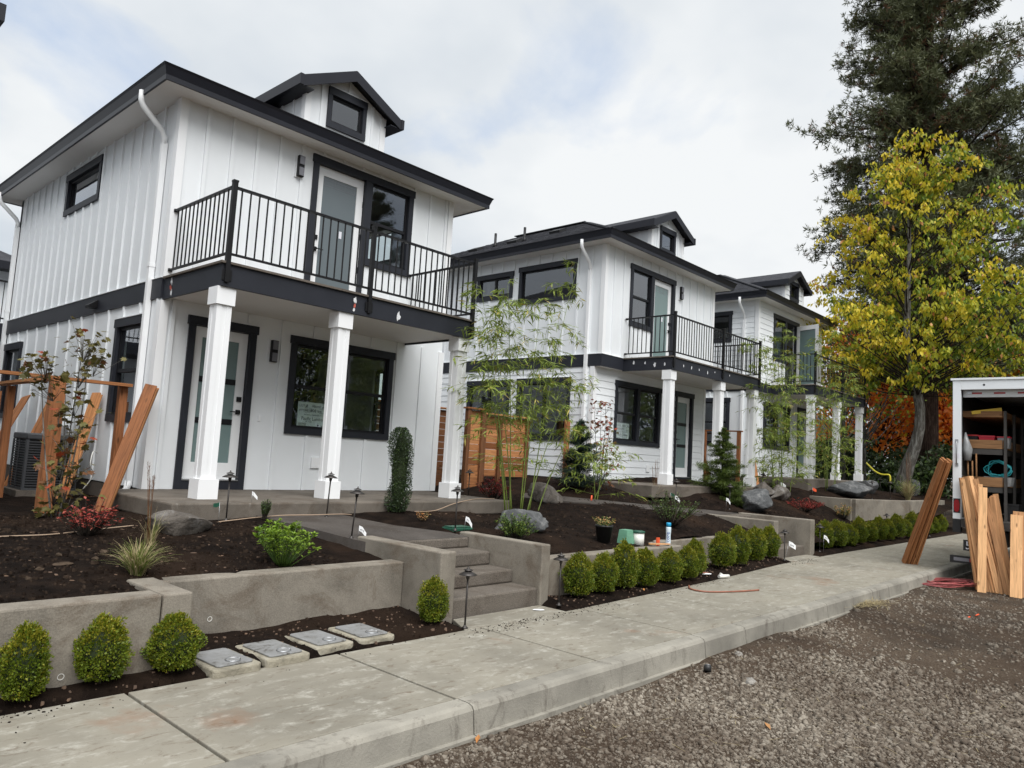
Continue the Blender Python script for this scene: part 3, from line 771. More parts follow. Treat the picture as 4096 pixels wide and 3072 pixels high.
        if open_:
            hx = b if hinge == 'right' else a
            ca, sa = math.cos(open_), math.sin(open_)
            M0 = M
            def M(u, d, z):
                du = u - hx; return M0(hx + du * ca - (d + .06) * (sa if hinge == 'right' else -sa) * (1 if hinge == 'left' else 1), -.0 + abs(du) * sa + (d + .06) * ca, z)
        def hexa(mb, a0, a1, d0, d1, b0, b1):
            P = [M(a0, d0, b0), M(a1, d0, b0), M(a1, d1, b0), M(a0, d1, b0), M(a0, d0, b1), M(a1, d0, b1), M(a1, d1, b1), M(a0, d1, b1)]
            mb.poly(P, [(0, 3, 2, 1), (4, 5, 6, 7), (0, 1, 5, 4), (1, 2, 6, 5), (2, 3, 7, 6), (3, 0, 4, 7)])
        sl = MB(); stile = .125; rb, rt = .24, .14
        hexa(sl, a, a + stile, -.085, -.04, za + .012, zb); hexa(sl, b - stile, b, -.085, -.04, za + .012, zb)
        hexa(sl, a + stile, b - stile, -.085, -.04, za + .012, za + rb); hexa(sl, a + stile, b - stile, -.085, -.04, zb - rt, zb)
        dob = sl.build('door', 'white_column', s.root)
        ga, gb = a + stile, b - stile; g0, g1 = za + rb, zb - rt
        if style == 'three':
            h = (g1 - g0)
            cuts = [g0, g0 + h * .335, g0 + h * .665, g1]
            for i in range(3):
                p = MB(); hexa(p, ga + .001, gb - .001, -.068, -.055, cuts[i] + (.0 if i == 0 else .04), cuts[i + 1] - (.0 if i == 2 else .04)); p.build('pane', 'frosted', dob)
            for i in (1, 2):
                p = MB(); hexa(p, ga + .001, gb - .001, -.07, -.046, cuts[i] - .039, cuts[i] + .039); p.build('glazing_bar', 'black_sash', dob)
        else:
            p = MB(); hexa(p, ga + .001, gb - .001, -.068, -.055, g0, g1); p.build('pane', 'blind' if style == 'blind' else 'frosted', dob)
            q = MB()
            for (x0, x1, y0, y1) in ((ga + .03, gb - .03, g1 - .14, g1 - .132), (ga + .03, gb - .03, g1 - .045, g1 - .037)): hexa(q, x0, x1, -.056, -.0535, y0, y1)
            for i in range(4):
                x = ga + .03 + (gb - ga - .068) * i / 3; hexa(q, x, x + .008, -.056, -.053, g1 - .131, g1 - .046)
            q.build('glass_border', 'lamp_lens', dob)
            q = MB(); hexa(q, (ga + gb) / 2 + .05, (ga + gb) / 2 + .1, -.0545, -.0525, g0 + (g1 - g0) * .52, g0 + (g1 - g0) * .58); q.build('sticker', 'sticker', dob)
        # lever and deadbolt
        hu = (b - .06) if hinge == 'left' else (a + .06)
        hb = MB(); hexa(hb, hu - .032, hu + .032, -.04, -.028, za + .93, za + .995); hexa(hb, hu - .02, hu + .02, -.029, .01, za + .945, za + .98)
        sg = -1 if hinge == 'left' else 1
        hexa(hb, min(hu, hu + sg * .13), max(hu, hu + sg * .13), -.002, .012, za + .955, za + .97); hb.build('door_handle', 'black_metal', dob)
        hb = MB(); hexa(hb, hu - .034, hu + .034, -.04, -.022, za + 1.11, za + 1.18); hb.build('deadbolt', 'black_metal', dob)
        for hz in (.2, .75, 1.3, 1.85):
            if za + hz < zb:
                hh = MB(); hx2 = a if hinge == 'left' else b
                hexa(hh, hx2 - .006, hx2 + .006, -.05, -.03, za + hz, za + hz + .1); hh.build('hinge', 'black_metal', dob)
        return dob
    def light(s, u, z, lvl):
        M = s.M('front', lvl)
        def bx(mb, a0, a1, d0, d1, b0, b1):
            a = M(a0, d0, b0); b = M(a1, d1, b1); mb.box(a[0], b[0], a[1], b[1], a[2], b[2])
        p = MB(); bx(p, u - .075, u + .075, .0, .02, z - .175, z + .175); pl = p.build('light_mount', 'white_paint', s.root)
        b = MB(); bx(b, u - .05, u + .05, .021, .075, z - .16, z + .16); bo = b.build('wall_lamp', 'black_metal', pl)
        b = MB(); bx(b, u - .04, u + .04, .0755, .092, z + .025, z + .15); b.build('lamp_lens', 'lamp_lens', pl)
        b = MB(); bx(b, u - .04, u + .04, .0755, .092, z - .15, z - .025); b.build('lamp_lens', 'lamp_lens', pl)
    def roof(s, EO=.40, eave=5.25, top=5.42, slope=.49, shingles=True, oR=None):
        X0, X1 = s.X0 - EO, s.X0 + s.W + (oR or EO); Y0, Y1 = s.YU - EO, s.YL + s.D + EO
        zt, zb = s.ZB + top, s.ZB + eave
        hw = (X1 - X0) / 2; xm = (X0 + X1) / 2; zr = zt + hw * slope
        m = MB()
        P = [(X0 + .02, Y0 + .02, zt), (X1 - .02, Y0 + .02, zt), (X1 - .02, Y1 - .02, zt), (X0 + .02, Y1 - .02, zt), (xm, Y0 + hw, zr), (xm, Y1 - hw, zr)]
        m.poly(P, [(0, 1, 4), (1, 2, 5, 4), (2, 3, 5), (3, 0, 4, 5), (0, 3, 2, 1)])
        ro = m.build('roof', 'shingle', s.root)
        s.zt, s.slope, s.Y0, s.xm, s.RX0, s.RX1, s.RY1, s.hw, s.zr = zt, slope, Y0, xm, X0, X1, Y1, hw, zr
        # fascia + gutter ring: gutter has a sloped face, drawn as ring of profile
        prof = [(0.0, -.015), (0.0, zt - zb - .12), (.035, zt - zb - .02), (.055, zt - zb + .012), (-.03, zt - zb + .012), (-.03, -.015)]
        def ring(mb, pr, xa, xb, ya, yb, z):
            n = len(pr); base = []
            for (sx, sy, cx, cy) in ((-1, -1, xa, ya), (1, -1, xb, ya), (1, 1, xb, yb), (-1, 1, xa, yb)):
                base.append([(cx + sx * d, cy + sy * d, z + h) for d, h in pr])
            V = [p for b in base for p in b]; fs = []
            for c in range(4):
                for i in range(n):
                    a = c * n + i; b = c * n + (i + 1) % n; a2 = ((c + 1) % 4) * n + i; b2 = ((c + 1) % 4) * n + (i + 1) % n
                    fs.append((a, a2, b2, b))
            mb.poly(V, fs)
        g = MB(); ring(g, prof, X0, X1, Y0, Y1, zb); g.build('gutter', 'charcoal_fascia', ro)
        sf = MB(); sf.box(X0 + .001, X1 - .001, Y0 + .001, Y1 - .001, zb, zb + .02); sf.build('soffit', 'white_soffit', ro)
        if shingles:
            # shingle courses on the slopes that face the street side, each tab its own facets
            V = []; Fq = []
            def slope_courses(o, ux, up, length, cut0, cut1, n):
                # o eave start, ux along eave (unit), up = vector up the slope to the ridge (full), cuts shorten by hip
                o = np.array(o); ux = np.array(ux); up = np.array(up)
                nrm = np.cross(ux, up); nrm /= np.linalg.norm(nrm)
                if nrm[2] < 0: nrm = -nrm
                for k in range(n):
                    t0, t1 = k / n, (k + 1.25) / n
                    u = cut0 * t0; ue = length - cut1 * t0; jit = random.random() * .3
                    u_ = u
                    while u_ < ue:
                        wdt = min(random.choice((.16, .22, .3, .34)), ue - u_)
                        h = .008 + random.random() * .008
                        a = o + ux * u_ + up * t0 + nrm * h; b = o + ux * (u_ + wdt - .006) + up * t0 + nrm * h
                        c = o + ux * (u_ + wdt - .006) + up * min(t1, 1) + nrm * .003; d = o + ux * u_ + up * min(t1, 1) + nrm * .003
                        a0 = a - nrm * h; b0 = b - nrm * h
                        i0 = len(V); V.extend([a, b, c, d, a0, b0]); Fq.extend([(i0, i0 + 1, i0 + 2, i0 + 3), (i0 + 4, i0 + 5, i0 + 1, i0)])
                        u_ += wdt
            rise = hw * slope
            slope_courses((X0, Y1, zt), (0, -1, 0), (hw, 0, rise), Y1 - Y0, hw, hw, 23)
            slope_courses((X0, Y0, zt), (1, 0, 0), (0, hw, rise), X1 - X0, hw, hw, 23)
            sh = npmesh('shingles', V, Fq, 'shingle', parent=ro); sh['kind'] = 'stuff'
            # hip caps
            hc = MB(); hc.bar((X0 + .02, Y0 + .02, zt + .02), (xm, Y0 + hw, zr + .02), .2, .02); hc.bar((xm, Y0 + hw, zr + .02), (xm, Y1 - hw, zr + .02), .2, .02)
            hc.build('ridge_cap', 'shingle', ro)
        s.ro = ro
        return ro
    def dormer(s, uc, style='batten', win=(5.69, 6.345)):
        hwid = .735; Y = s.YU + .0; zb = s.ZB + 5.50; ze = s.ZB + 6.235; xc = s.X0 + uc
        pk = ze + hwid * .49
        yb = s.Y0 + (pk - s.zt) / s.slope + .3
        m = MB()
        ow = .30; o0, o1 = s.ZB + win[0] + .06, s.ZB + win[1] - .06
        pz = lambda u: ze + (hwid - abs(u)) * .49
        F_ = lambda pts: [(xc + u, Y, z) for u, z in pts]
        m.poly(F_([(-hwid, zb), (-ow, zb), (-ow, pz(ow)), (-hwid, ze)]), [(0, 1, 2, 3)]); m.poly(F_([(ow, zb), (hwid, zb), (hwid, ze), (ow, pz(ow))]), [(0, 1, 2, 3)])
        m.poly(F_([(-ow, zb), (ow, zb), (ow, o0), (-ow, o0)]), [(0, 1, 2, 3)]); m.poly(F_([(-ow, o1), (ow, o1), (ow, pz(ow)), (0, pk), (-ow, pz(ow))]), [(0, 1, 2, 3, 4)])
        P = [(xc - hwid, Y, zb), (xc + hwid, Y, zb), (xc + hwid, Y, ze), (xc, Y, pk), (xc - hwid, Y, ze)]
        Q = [(x, yb, z) for x, _, z in P]
        m.poly(P + Q, [(5, 9, 8, 7, 6), (0, 4, 9, 5), (1, 6, 7, 2), (4, 3, 8, 9), (2, 7, 8, 3), (0, 5, 6, 1)])
        d = m.build('dormer', 'white_paint', s.root)
        if style == 'batten':
            for u in (-.47, 0.02, .50):
                zt_ = ze + (hwid - abs(u)) * .49 - .02
                lo = zb if abs(u) > .4 else s.ZB + 6.36
                ubox('batten', 'white_paint', d, xc + u - .022, xc + u + .022, Y - .02, Y - .0005, lo, zt_)
            for y in (Y + .35, Y + .7, Y + 1.05): ubox('batten', 'white_paint', d, xc - hwid - .02, xc - hwid - .0005, y - .022, y + .022, zb, ze - .03)
        else:
            z = zb
            while z < ze:
                MB().poly([(xc - hwid - .02, Y - .02, z + .003), (xc - hwid - .02, Y + 1.6, z + .003), (xc - hwid - .005, Y + 1.6, z + .16), (xc - hwid - .005, Y - .005, z + .16),
                           (xc - hwid - .0, Y - .0, z + .003), (xc - hwid, Y + 1.6, z + .003)], [(0, 3, 2, 1), (0, 1, 5, 4)]).build('siding_board', 'white_paint', d)
                for q in ((-hwid, -.37), (.37, hwid)):
                    MB().poly([(xc + q[0], Y - .02, z + .003), (xc + q[1], Y - .02, z + .003), (xc + q[1], Y - .005, z + .16), (xc + q[0], Y - .005, z + .16), (xc + q[0], Y - .0005, z + .003), (xc + q[1], Y - .0005, z + .003)], [(0, 1, 2, 3), (0, 4, 5, 1)]).build('siding_board', 'white_paint', d)
                z += .16
        for sx in (-1, 1):
            cb = MB(); cb.box(xc + sx * hwid - .03 * (sx < 0) - .07 * (sx > 0), xc + sx * hwid + .07 * (sx < 0) + .03 * (sx > 0), Y - .027, Y - .001, zb, ze - .02)
            if sx < 0: cb.box(xc - hwid - .03, xc - hwid - .0, Y - .001, Y + .08, zb, ze - .02)
            cb.build('corner_board', 'white_column', d)
        # roof: two slabs with rake fascia
        ov = .20; oh = .20; th = .05
        yf = Y - oh; r = MB()
        for sx in (-1, 1):
            e = (xc + sx * (hwid + ov), pk - (hwid + ov) * .49 + .10); k = (xc, pk + .10)
            A = [(e[0], yf, e[1]), (k[0], yf, k[1]), (k[0], yb, k[1]), (e[0], yb, e[1])]
            B = [(x, y, z - th) for x, y, z in A]
            r.poly(A + B, [(0, 1, 2, 3), (4, 7, 6, 5), (0, 4, 5, 1), (1, 5, 6, 2), (2, 6, 7, 3), (3, 7, 4, 0)])
        r.build('dormer_roof', 'shingle', d)
        fz = MB()
        for sx in (-1, 1):
            e = (xc + sx * (hwid + ov), pk - (hwid + ov) * .49 + .10); k = (xc, pk + .10)
            H = .17
            for (y0, y1) in ((yf - .022, yf - .001),):
                A = [(e[0], y0, e[1] - .015), (k[0], y0, k[1] - .015), (k[0], y0, k[1] - .015 - H), (e[0], y0, e[1] - .015 - H)]
                B = [(x, y1, z) for x, _, z in A]
                fz.poly(A + B, [(0, 1, 2, 3), (4, 7, 6, 5), (0, 4, 5, 1), (1, 5, 6, 2), (2, 6, 7, 3), (3, 7, 4, 0)])
            # eave gutter along Y
            x0 = e[0]; fz.box(x0 - .03 + sx * .03, x0 + .03 + sx * .03, yf - .03, yb - .3, e[1] - .17, e[1] - .005)
            # soffit return
            fz.box(min(x0, xc + sx * hwid), max(x0, xc + sx * hwid) , yf, yb - .4, e[1] - .172, e[1] - .158)
        fz.build('rake_fascia', 'charcoal_fascia', d)
        return d
    def downspout(s, y, side_x=None, zlow=0.02):
        x = (s.X0 if side_x is None else side_x)
        zt = s.ZB + 5.27; EO = .40
        m = MB(); r = .04
        pts = [(x - EO - .0, y, zt + .03), (x - EO, y, zt - .10), (x - EO + .03, y, zt - .17), (x - .09, y, zt - .42), (x - .05, y, zt - .50), (x - .05, y, zt - .60)]
        m.tube(pts, r, 8)
        m.box(x - .085, x - .012, y - .036, y + .036, s.ZB + zlow, zt - .58)
        m.box(x - .09, x - .008, y - .041, y + .041, s.ZB + 2.95, s.ZB + 3.0)
        m.tube([(x - .05, y, s.ZB + zlow + .06), (x - .06, y, s.ZB + zlow - .05), (x - .12, y, s.ZB + zlow - .1)], .045, 8)
        m.build('downspout', 'white_column', s.root)
    def band(s, side, lvl, u0, u1, z0=2.5, z1=2.77, d=.03):
        M = s.M(side, lvl); a = M(u0, .0006, z0); b = M(u1, d, z1)
        MB().box(a[0], b[0], a[1], b[1], a[2], b[2]).build('band_board', 'charcoal', s.root)
        a = M(u0, .0006, z1 + .001); b = M(u1, d + .012, z1 + .012)
        MB().box(a[0], b[0], a[1], b[1], a[2], b[2]).build('flashing', 'white_paint', s.root)
    def balcony(s, x0, x1, yf, cols, zlo=2.48, mid=None, spots=True):
        zb = s.ZB + zlo; zt = s.ZB + 2.75; yb = s.YU
        m = MB()
        t = .03
        m.box(x0, x1, yf, yf + t, zb, zt); m.box(x0, x0 + t, yf + t, yb, zb, zt); m.box(x1 - t, x1, yf + t, yb, zb, zt)
        # lower step in the front board
        m.box(x0 - .004, x1 + .004, yf - .012, yf - .0005, zb + .001, zb + .085)
        bal = m.build('balcony', 'charcoal', s.root)
        c = MB(); c.box(x0 + t, x1 - t, yf + t, yb - .001, zb + .03, zb + .05); c.build('balcony_ceiling', 'white_soffit', bal)
        c = MB(); c.box(x0 - .03, x1 + .03, yf - .03, yb - .03, zt + .001, zt + .028); c.build('deck_surface', 'putty' if False else 'foundation', bal)
        zr = s.ZB + 2.778
        rails = []
        xs = [x0 + .05, mid if mid else (x0 + x1) / 2, x1 - .05]
        yr = yf + .02
        rail = MB()
        rail.box(xs[0], xs[2], yr - .02, yr + .02, zr + .895, zr + .925); rail.box(xs[0], xs[2], yr - .016, yr + .016, zr + .09, zr + .115)
        for x in (xs[0], xs[2]):
            rail.box(x - .018, x + .018, yr + .02, yb - .02, zr + .895, zr + .925); rail.box(x - .015, x + .015, yr + .02, yb - .02, zr + .09, zr + .115)
            for zz_ in (.91, .102): rail.lathe((x, yb - .035, zr + zz_ - .02), [(.03, 0), (.03, .04)], 8)
        ra = rail.build('railing', 'black_metal', s.root)
        for i, x in enumerate(xs):
            p = MB(); p.box(x - .027, x + .027, yr - .06, yr - .006, zb + .05, zr + .96); p.box(x - .031, x + .031, yr - .064, yr - .002, zr + .96, zr + .985)
            p.box(x - .06, x + .06, yf - .024, yf - .0125, zb + .07, zb + .2); p.build('post', 'black_metal', ra)
        hb = .0075
        for a, b in ((xs[0], xs[1]), (xs[1], xs[2])):
            n = int(round((b - a) / .112))
            for k in range(1, n):
                x = a + (b - a) * k / n
                ubox('baluster', 'black_metal', ra, x - hb, x + hb, yr - hb, yr + hb, zr + .11, zr + .9)
        for x in (xs[0], xs[2]):
            n = int(round((yb - yr) / .112))
            for k in range(1, n):
                y = yr + (yb - yr) * k / n
                ubox('baluster', 'black_metal', ra, x - hb, x + hb, y - hb, y + hb, zr + .11, zr + .9)
        for cx in cols:
            cy = yf + .13; c = MB()
            c.box(cx - .085, cx + .085, cy - .085, cy + .085, s.ZB, zb)
            co = c.build('column', 'white_column', s.root)
            e = MB()
            for sx in (-1, 1):
                for sy in (-1, 1):
                    e.box(cx + sx * .06 - .032, cx + sx * .06 + .032, cy + sy * .06 - .032, cy + sy * .06 + .032, s.ZB + .22, zb - .2)
            e.build('edge_trim', 'white_column', co)
            e = MB(); e.box(cx - .12, cx + .12, cy - .12, cy + .12, s.ZB + .001, s.ZB + .23); e.build('column_base', 'white_column', co)
            e = MB(); e.box(cx - .115, cx + .115, cy - .115, cy + .115, zb - .21, zb - .001); e.build('column_cap', 'white_column', co)
        return bal
    def shell(s, z_mid=2.62):
        """floors, ceilings and a partition so that the rooms behind the glass are rooms"""
        X0, X1, Y0, Y1, Z = s.X0 + .13, s.X0 + s.W - .13, max(s.YL, s.YU) + .13, s.YL + s.D - .13, s.ZB
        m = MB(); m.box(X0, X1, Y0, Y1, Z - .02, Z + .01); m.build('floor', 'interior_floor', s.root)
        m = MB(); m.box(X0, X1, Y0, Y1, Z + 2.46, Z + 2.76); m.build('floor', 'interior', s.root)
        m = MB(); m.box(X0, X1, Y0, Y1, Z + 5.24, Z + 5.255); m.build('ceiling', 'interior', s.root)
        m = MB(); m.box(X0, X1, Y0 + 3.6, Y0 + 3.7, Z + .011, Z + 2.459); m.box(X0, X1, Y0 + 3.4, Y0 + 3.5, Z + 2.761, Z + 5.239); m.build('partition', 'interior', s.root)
        m = MB(); m.box(s.X0 - .0, s.X0 + s.W, s.YL, s.YL + s.D, Z - .35, Z - .021); m.build('foundation', 'foundation', s.root)

def spot(h, x, y, z, side, r, mat, n=9):
    """a small uneven smear of primer or putty on a balcony board"""
    m = MB(); k = 10; P = []
    for i in range(k):
        a = 2 * math.pi * i / k; rr = r * random.uniform(.55, 1.15)
        if side == 'front': P.append((x + rr * .7 * math.cos(a), y, z + rr * 1.25 * math.sin(a)))
        else: P.append((x, y + rr * .7 * math.cos(a), z + rr * 1.25 * math.sin(a)))
    m.poly(P, [tuple(range(k))]); m.build('filler_patch', mat, h.root)

# ---- near house: board and batten throughout
h1 = House('white board and batten house with charcoal trim, nearest to the camera', 3.935, 10.0, 10.0, .865, False, 'batten', 'batten', W=4.96)
H1_UL = [(12.87, 14.56, 4.40, 5.14)]
H1_LL = [(10.45, 11.49, .85, 2.32), (16.19, 17.29, .85, 2.29)]
H1_UF = [(2.05, 3.15, 2.76, 5.18), (3.06, 4.05, 3.66, 5.18)]
H1_LF = [(.38, 1.365, 0, 2.34), (1.935, 3.87, .83, 2.31)]
h1.wall('left', 'u', 10.121, 17.45, 2.77, 5.25, H1_UL, 'batten', .382, 10.12)
h1.wall('left', 'l', 10.121, 17.45, 0.0, 2.5, H1_LL, 'batten', .583, 10.1)
h1.wall('front', 'u', 0, 4.96, 2.77, 5.25, [(2.05, 4.05, 2.76, 5.18)], 'batten', .371, .372)
h1.wall('front', 'l', 0, 4.96, 0.0, 2.5, H1_LF, 'batten', .542, .155)
h1.wall('right', 'u', 10.121, 17.45, 2.77, 5.25, [(11.5, 13, 4.3, 5.1)], 'plain')
h1.wall('right', 'l', 10.121, 17.45, 0.0, 2.5, [(10.6, 11.9, .85, 2.3)], 'plain')
h1.wall('back', 'u', 0, 4.96, 0, 5.25, [], 'plain')
h1.corner_board('u', 2.78, 5.25); h1.corner_board('l', .0, 2.47)
m = MB(); m.box(3.9351, 8.8949, 10.0, 17.45, .865 + 2.5, .865 + 2.77); m.build('rim', 'white_paint', h1.root)
h1.band('left', 'l', 10.0, 17.45)
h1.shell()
h1.roof(oR=.58, shingles=False)
h1.dormer(2.57)
h1.window('front', 'u', 2.57 - .367, 2.57 + .367, 5.69, 6.345, 'fixed', tl=.07, tr=.07)
h1.window('left', 'u', 12.87, 14.56, 4.40, 5.14, 'fixed')
h1.window('left', 'l', 10.45, 11.49, .85, 2.32, 'hung1'); h1.window('left', 'l', 16.19, 17.29, .85, 2.29, 'hung1')
h1.window('right', 'l', 10.6, 11.9, .85, 2.3, 'hung1')
h1.window('front', 'l', 1.935, 3.87, .83, 2.31, 'hung2')
h1.window('front', 'u', 3.101, 4.05, 3.66, 5.18, 'hung1', tl=.07)
h1.door('front', 'l', .38, 1.365, 0, 2.34, 'three', 'left')
h1.door('front', 'u', 2.05, 3.10, 2.74, 5.18, 'blind', 'right', threshold=False, tr=.06)
# siding under the upper window, beside the door
M_ = h1.M('front', 'u'); a = M_(3.101, 0, 2.77); b = M_(3.959, -.12, 3.66); m = MB(); m.box(a[0], b[0], a[1], b[1], a[2], b[2]); m.build('wall', 'white_paint', h1.root)
for u in (3.34, 3.711): 
    a = M_(u - .022, .0005, 2.77); b = M_(u + .022, .02, 3.65); ubox('batten', 'white_paint', h1.root, a[0], b[0], a[1], b[1], a[2], b[2])
h1.light(1.81, 4.89, 'u'); h1.light(1.64, 2.02, 'l')
h1.balcony(3.932, 8.06, 8.36, [4.02, 5.70, 7.90], mid=6.03)
h1.downspout(10.36); h1.downspout(17.38)
m = MB(); m.box(3.42, 8.7, 7.90, 9.999, .865 - .2, .8645); m.build('porch', 'concrete_porch', h1.root, bevel=.02)
m = MB(); m.box(6.37, 6.52, 9.965, 9.999, 1.20, 1.36); m.build('outlet_cover', 'white_column', h1.root)
m = MB(); m.box(5.44, 5.475, 9.98, 9.999, 1.85, 1.93); m.build('doorbell', 'white_column', h1.root)
m = MB(); m.poly([(3.90, 12.3, 3.56), (3.90, 12.5, 3.56), (3.78, 12.5, 3.47), (3.78, 12.3, 3.47), (3.90, 12.3, 3.44), (3.90, 12.5, 3.44), (3.80, 12.5, 3.43), (3.80, 12.3, 3.43)],
    [(0, 1, 2, 3), (4, 7, 6, 5), (0, 3, 7, 4), (1, 5, 6, 2), (2, 6, 7, 3)]); m.build('flood_lamp', 'black_metal', h1.root)
zb1 = .865 + 2.6
for (x, z, r, mt) in ((6.02 - .22, zb1 + .06, .05, 'putty'), (6.02 - .22, zb1, .035, 'rust_spot'), (6.55, zb1 - .02, .06, 'putty'), (6.02 - .23, zb1 - .06, .03, 'putty')): spot(h1, x, 8.345, z, 'front', r, mt)
for (y, z, r, mt) in ((9.75, zb1 + .08, .05, 'putty'), (9.76, zb1 + .03, .045, 'rust_spot'), (9.73, zb1 - .05, .04, 'putty'), (9.74, zb1 - .01, .03, 'rust_spot')): spot(h1, 3.929, y, z, 'side', r, mt)

# permit notices hanging inside the windows
def notice(label, x0, x1, z0, z1, y, lot, adr, mat):
    root = thing('permit_notice', label, 'notice', ((x0 + x1) / 2, y, z0))
    m = MB(); m.box(x0, x1, y, y + .004, z0, z1); m.build('sheet', mat, root)
    wd = x1 - x0; hh = z1 - z0; X = (1, 0, 0); Zv = (0, 0, 1); yt = y - .0015
    def t(body, fx, fz, size, al='LEFT', mt='ink', sx=1.0): text_mesh(body, size, root, (x0 + wd * fx, yt, z0 + hh * fz), X, Zv, mt, 'lettering', al, sx)
    t('LOT #', .04, .80, .05); t(lot[0], .26, .80, .062); t('PERMIT #' + lot[1], .46, .80, .05)
    t('ADDRESS:', .04, .62, .05); t(adr, .42, .615, .066)
    t('MATERIALS FURNISHED BY:', .5, .47, .026, 'CENTER')
    t('Pacific Lumber', .5, .27, .078, 'CENTER', 'ink', .86)
    t('& Truss', .28, .19, .034)
    for i in range(3):
        b = MB(); b.box(x0 + wd * .05, x0 + wd * .3, yt - .0005, yt, z0 + hh * (.13 - .04 * i), z0 + hh * (.145 - .04 * i)); b.build('ruled_line', 'ink', root)
    b = MB(); b.box(x0 + wd * .66, x0 + wd * .72, yt - .0005, yt, z0 + hh * .05, z0 + hh * .12); b.box(x0 + wd * .74, x0 + wd * .95, yt - .0005, yt, z0 + hh * .07, z0 + hh * .09); b.build('ruled_line', 'ink', root)
    for fz in (.76, .585): 
        b = MB(); b.box(x0 + wd * .22, x0 + wd * .44, yt - .0005, yt, z0 + hh * fz, z0 + hh * (fz + .008)); b.box(x0 + wd * .7, x0 + wd * .97, yt - .0005, yt, z0 + hh * fz, z0 + hh * (fz + .008)); b.build('ruled_line', 'ink', root)
    return root
notice('pale green permit notice reading LOT # 2 in the near house window', 6.11, 6.65, 1.82, 2.20, 10.056, ('2', '4068'), '808 Inc', 'paper')
# ---- middle house: batten above, lap siding below, balcony set forward
h2 = House('white middle house with batten upper floor and lap siding below', 13.2, 9.60, 9.78, 1.135, True, 'batten', 'lap')
H2_UL = [(10.38, 12.16, 4.08, 5.02), (12.37, 13.62, 4.30, 4.97)]
H2_LL = [(10.40, 12.02, .83, 2.27), (12.26, 13.74, .83, 2.25)]
h2.wall('left', 'u', 9.721, 17.2, 2.77, 5.25, H2_UL, 'batten', .40, 9.95)
h2.wall('left', 'l', 9.901, 17.2, 0.0, 2.5, H2_LL, 'lap', .158)
h2.wall('front', 'u', 0, 5.03, 2.77, 5.25, [(1.0, 2.98, 2.76, 5.03)], 'batten', .378, .35)
h2.wall('front', 'l', 0, 5.03, 0.0, 2.5, [(.83, 2.80, .83, 2.29), (3.50, 4.42, 0, 2.31)], 'lap', .158)
h2.wall('right', 'u', 9.901, 17.2, 0.0, 5.25, [], 'plain'); h2.wall('back', 'u', 0, 5.03, 0, 5.25, [], 'plain')
h2.corner_board('u', 2.78, 5.25); h2.corner_board('l', .0, 2.5)
m = MB(); m.box(13.2001, 18.2299, 9.60, 17.2, 1.135 + 2.5, 1.135 + 2.77); m.build('rim', 'white_soffit', h2.root)
h2.band('left', 'l', 9.60, 17.2); h2.band('front', 'u', -.03, .83)
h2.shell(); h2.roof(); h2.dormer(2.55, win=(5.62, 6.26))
h2.window('front', 'u', 2.55 - .36, 2.55 + .36, 5.62, 6.26, 'fixed', tl=.07, tr=.07)
for o in H2_UL: h2.window('left', 'u', *o, 'fixed' if o[0] < 12 else 'slider')
h2.window('left', 'l', *H2_LL[0], 'slider'); h2.window('left', 'l', *H2_LL[1], 'slider')
h2.window('front', 'l', .83, 2.80, .83, 2.29, 'hung2')
h2.window('front', 'u', 1.0, 1.949, 3.57, 5.03, 'hung1', tr=.07)
h2.door('front', 'u', 1.95, 2.98, 2.74, 5.03, 'frost', 'left', threshold=False, tl=.06)
h2.door('front', 'l', 3.50, 4.42, 0, 2.31, 'three', 'right', open_=-.0)
M_ = h2.M('front', 'u'); a = M_(1.091, 0, 2.77); b = M_(1.949, -.12, 3.57); m = MB(); m.box(a[0], b[0], a[1], b[1], a[2], b[2]); m.build('wall', 'white_paint', h2.root)
for u in (1.106, 1.484): 
    a = M_(u - .022, .0005, 2.77); b = M_(u + .022, .02, 3.56); ubox('batten', 'white_paint', h2.root, a[0], b[0], a[1], b[1], a[2], b[2])
h2.light(3.25, 4.77, 'u'); h2.light(3.18, 2.0, 'l')
h2.balcony(14.03, 18.42, 8.32, [14.15, 16.45, 18.28], mid=16.35)
h2.downspout(9.98)
m = MB(); m.box(12.95, 18.75, 8.02, 9.779, 1.135 - .25, 1.134); m.build('porch', 'concrete_porch', h2.root, bevel=.02)
m = MB(); m.box(15.44, 15.58, 9.74, 9.762, 1.36, 1.52); m.build('outlet_cover', 'white_column', h2.root)
zb2 = 1.135 + 2.62
for y in (9.3, 9.0, 8.75, 8.5): spot(h2, 14.027, y, zb2 + random.uniform(-.03, .05), 'side', random.uniform(.03, .05), 'putty')
for x in (14.5, 14.85, 15.2, 15.6, 15.95, 16.7): spot(h2, x, 8.305, zb2 + random.uniform(-.04, .04), 'front', random.uniform(.02, .04), 'putty')
# roof vents and pipes of the middle house
def on_slope(px, py):
    d = ray(px, py); t = (h2.zt - CZ - .49 * h2.RX0) / (d[2] - .49 * d[0]); return np.array([d[0] * t, d[1] * t, d[2] * t + CZ])
for (px, py) in ((1902, 1005), (2058, 972), (2229, 932)):
    q = on_slope(px, py); v = MB(); v.bar((q[0] - .12, q[1], q[2] - .01), (q[0] + .12, q[1], q[2] + .11), .34, .07); v.build('roof_vent', 'truck_dark', h2.ro)
for (px, py) in ((1980, 987), (2097, 965)):
    q = on_slope(px, py); v = MB(); v.lathe((q[0], q[1], q[2] - .05), [(.09, 0), (.05, .12), (.035, .16), (.035, .42)], 10); v.build('vent_pipe', 'black_metal', h2.ro)
notice('white permit notice reading LOT # 3 in the middle house window', 14.24, 14.76, 2.06, 2.465, 9.836, ('3', '4055'), '812', 'paper_white')

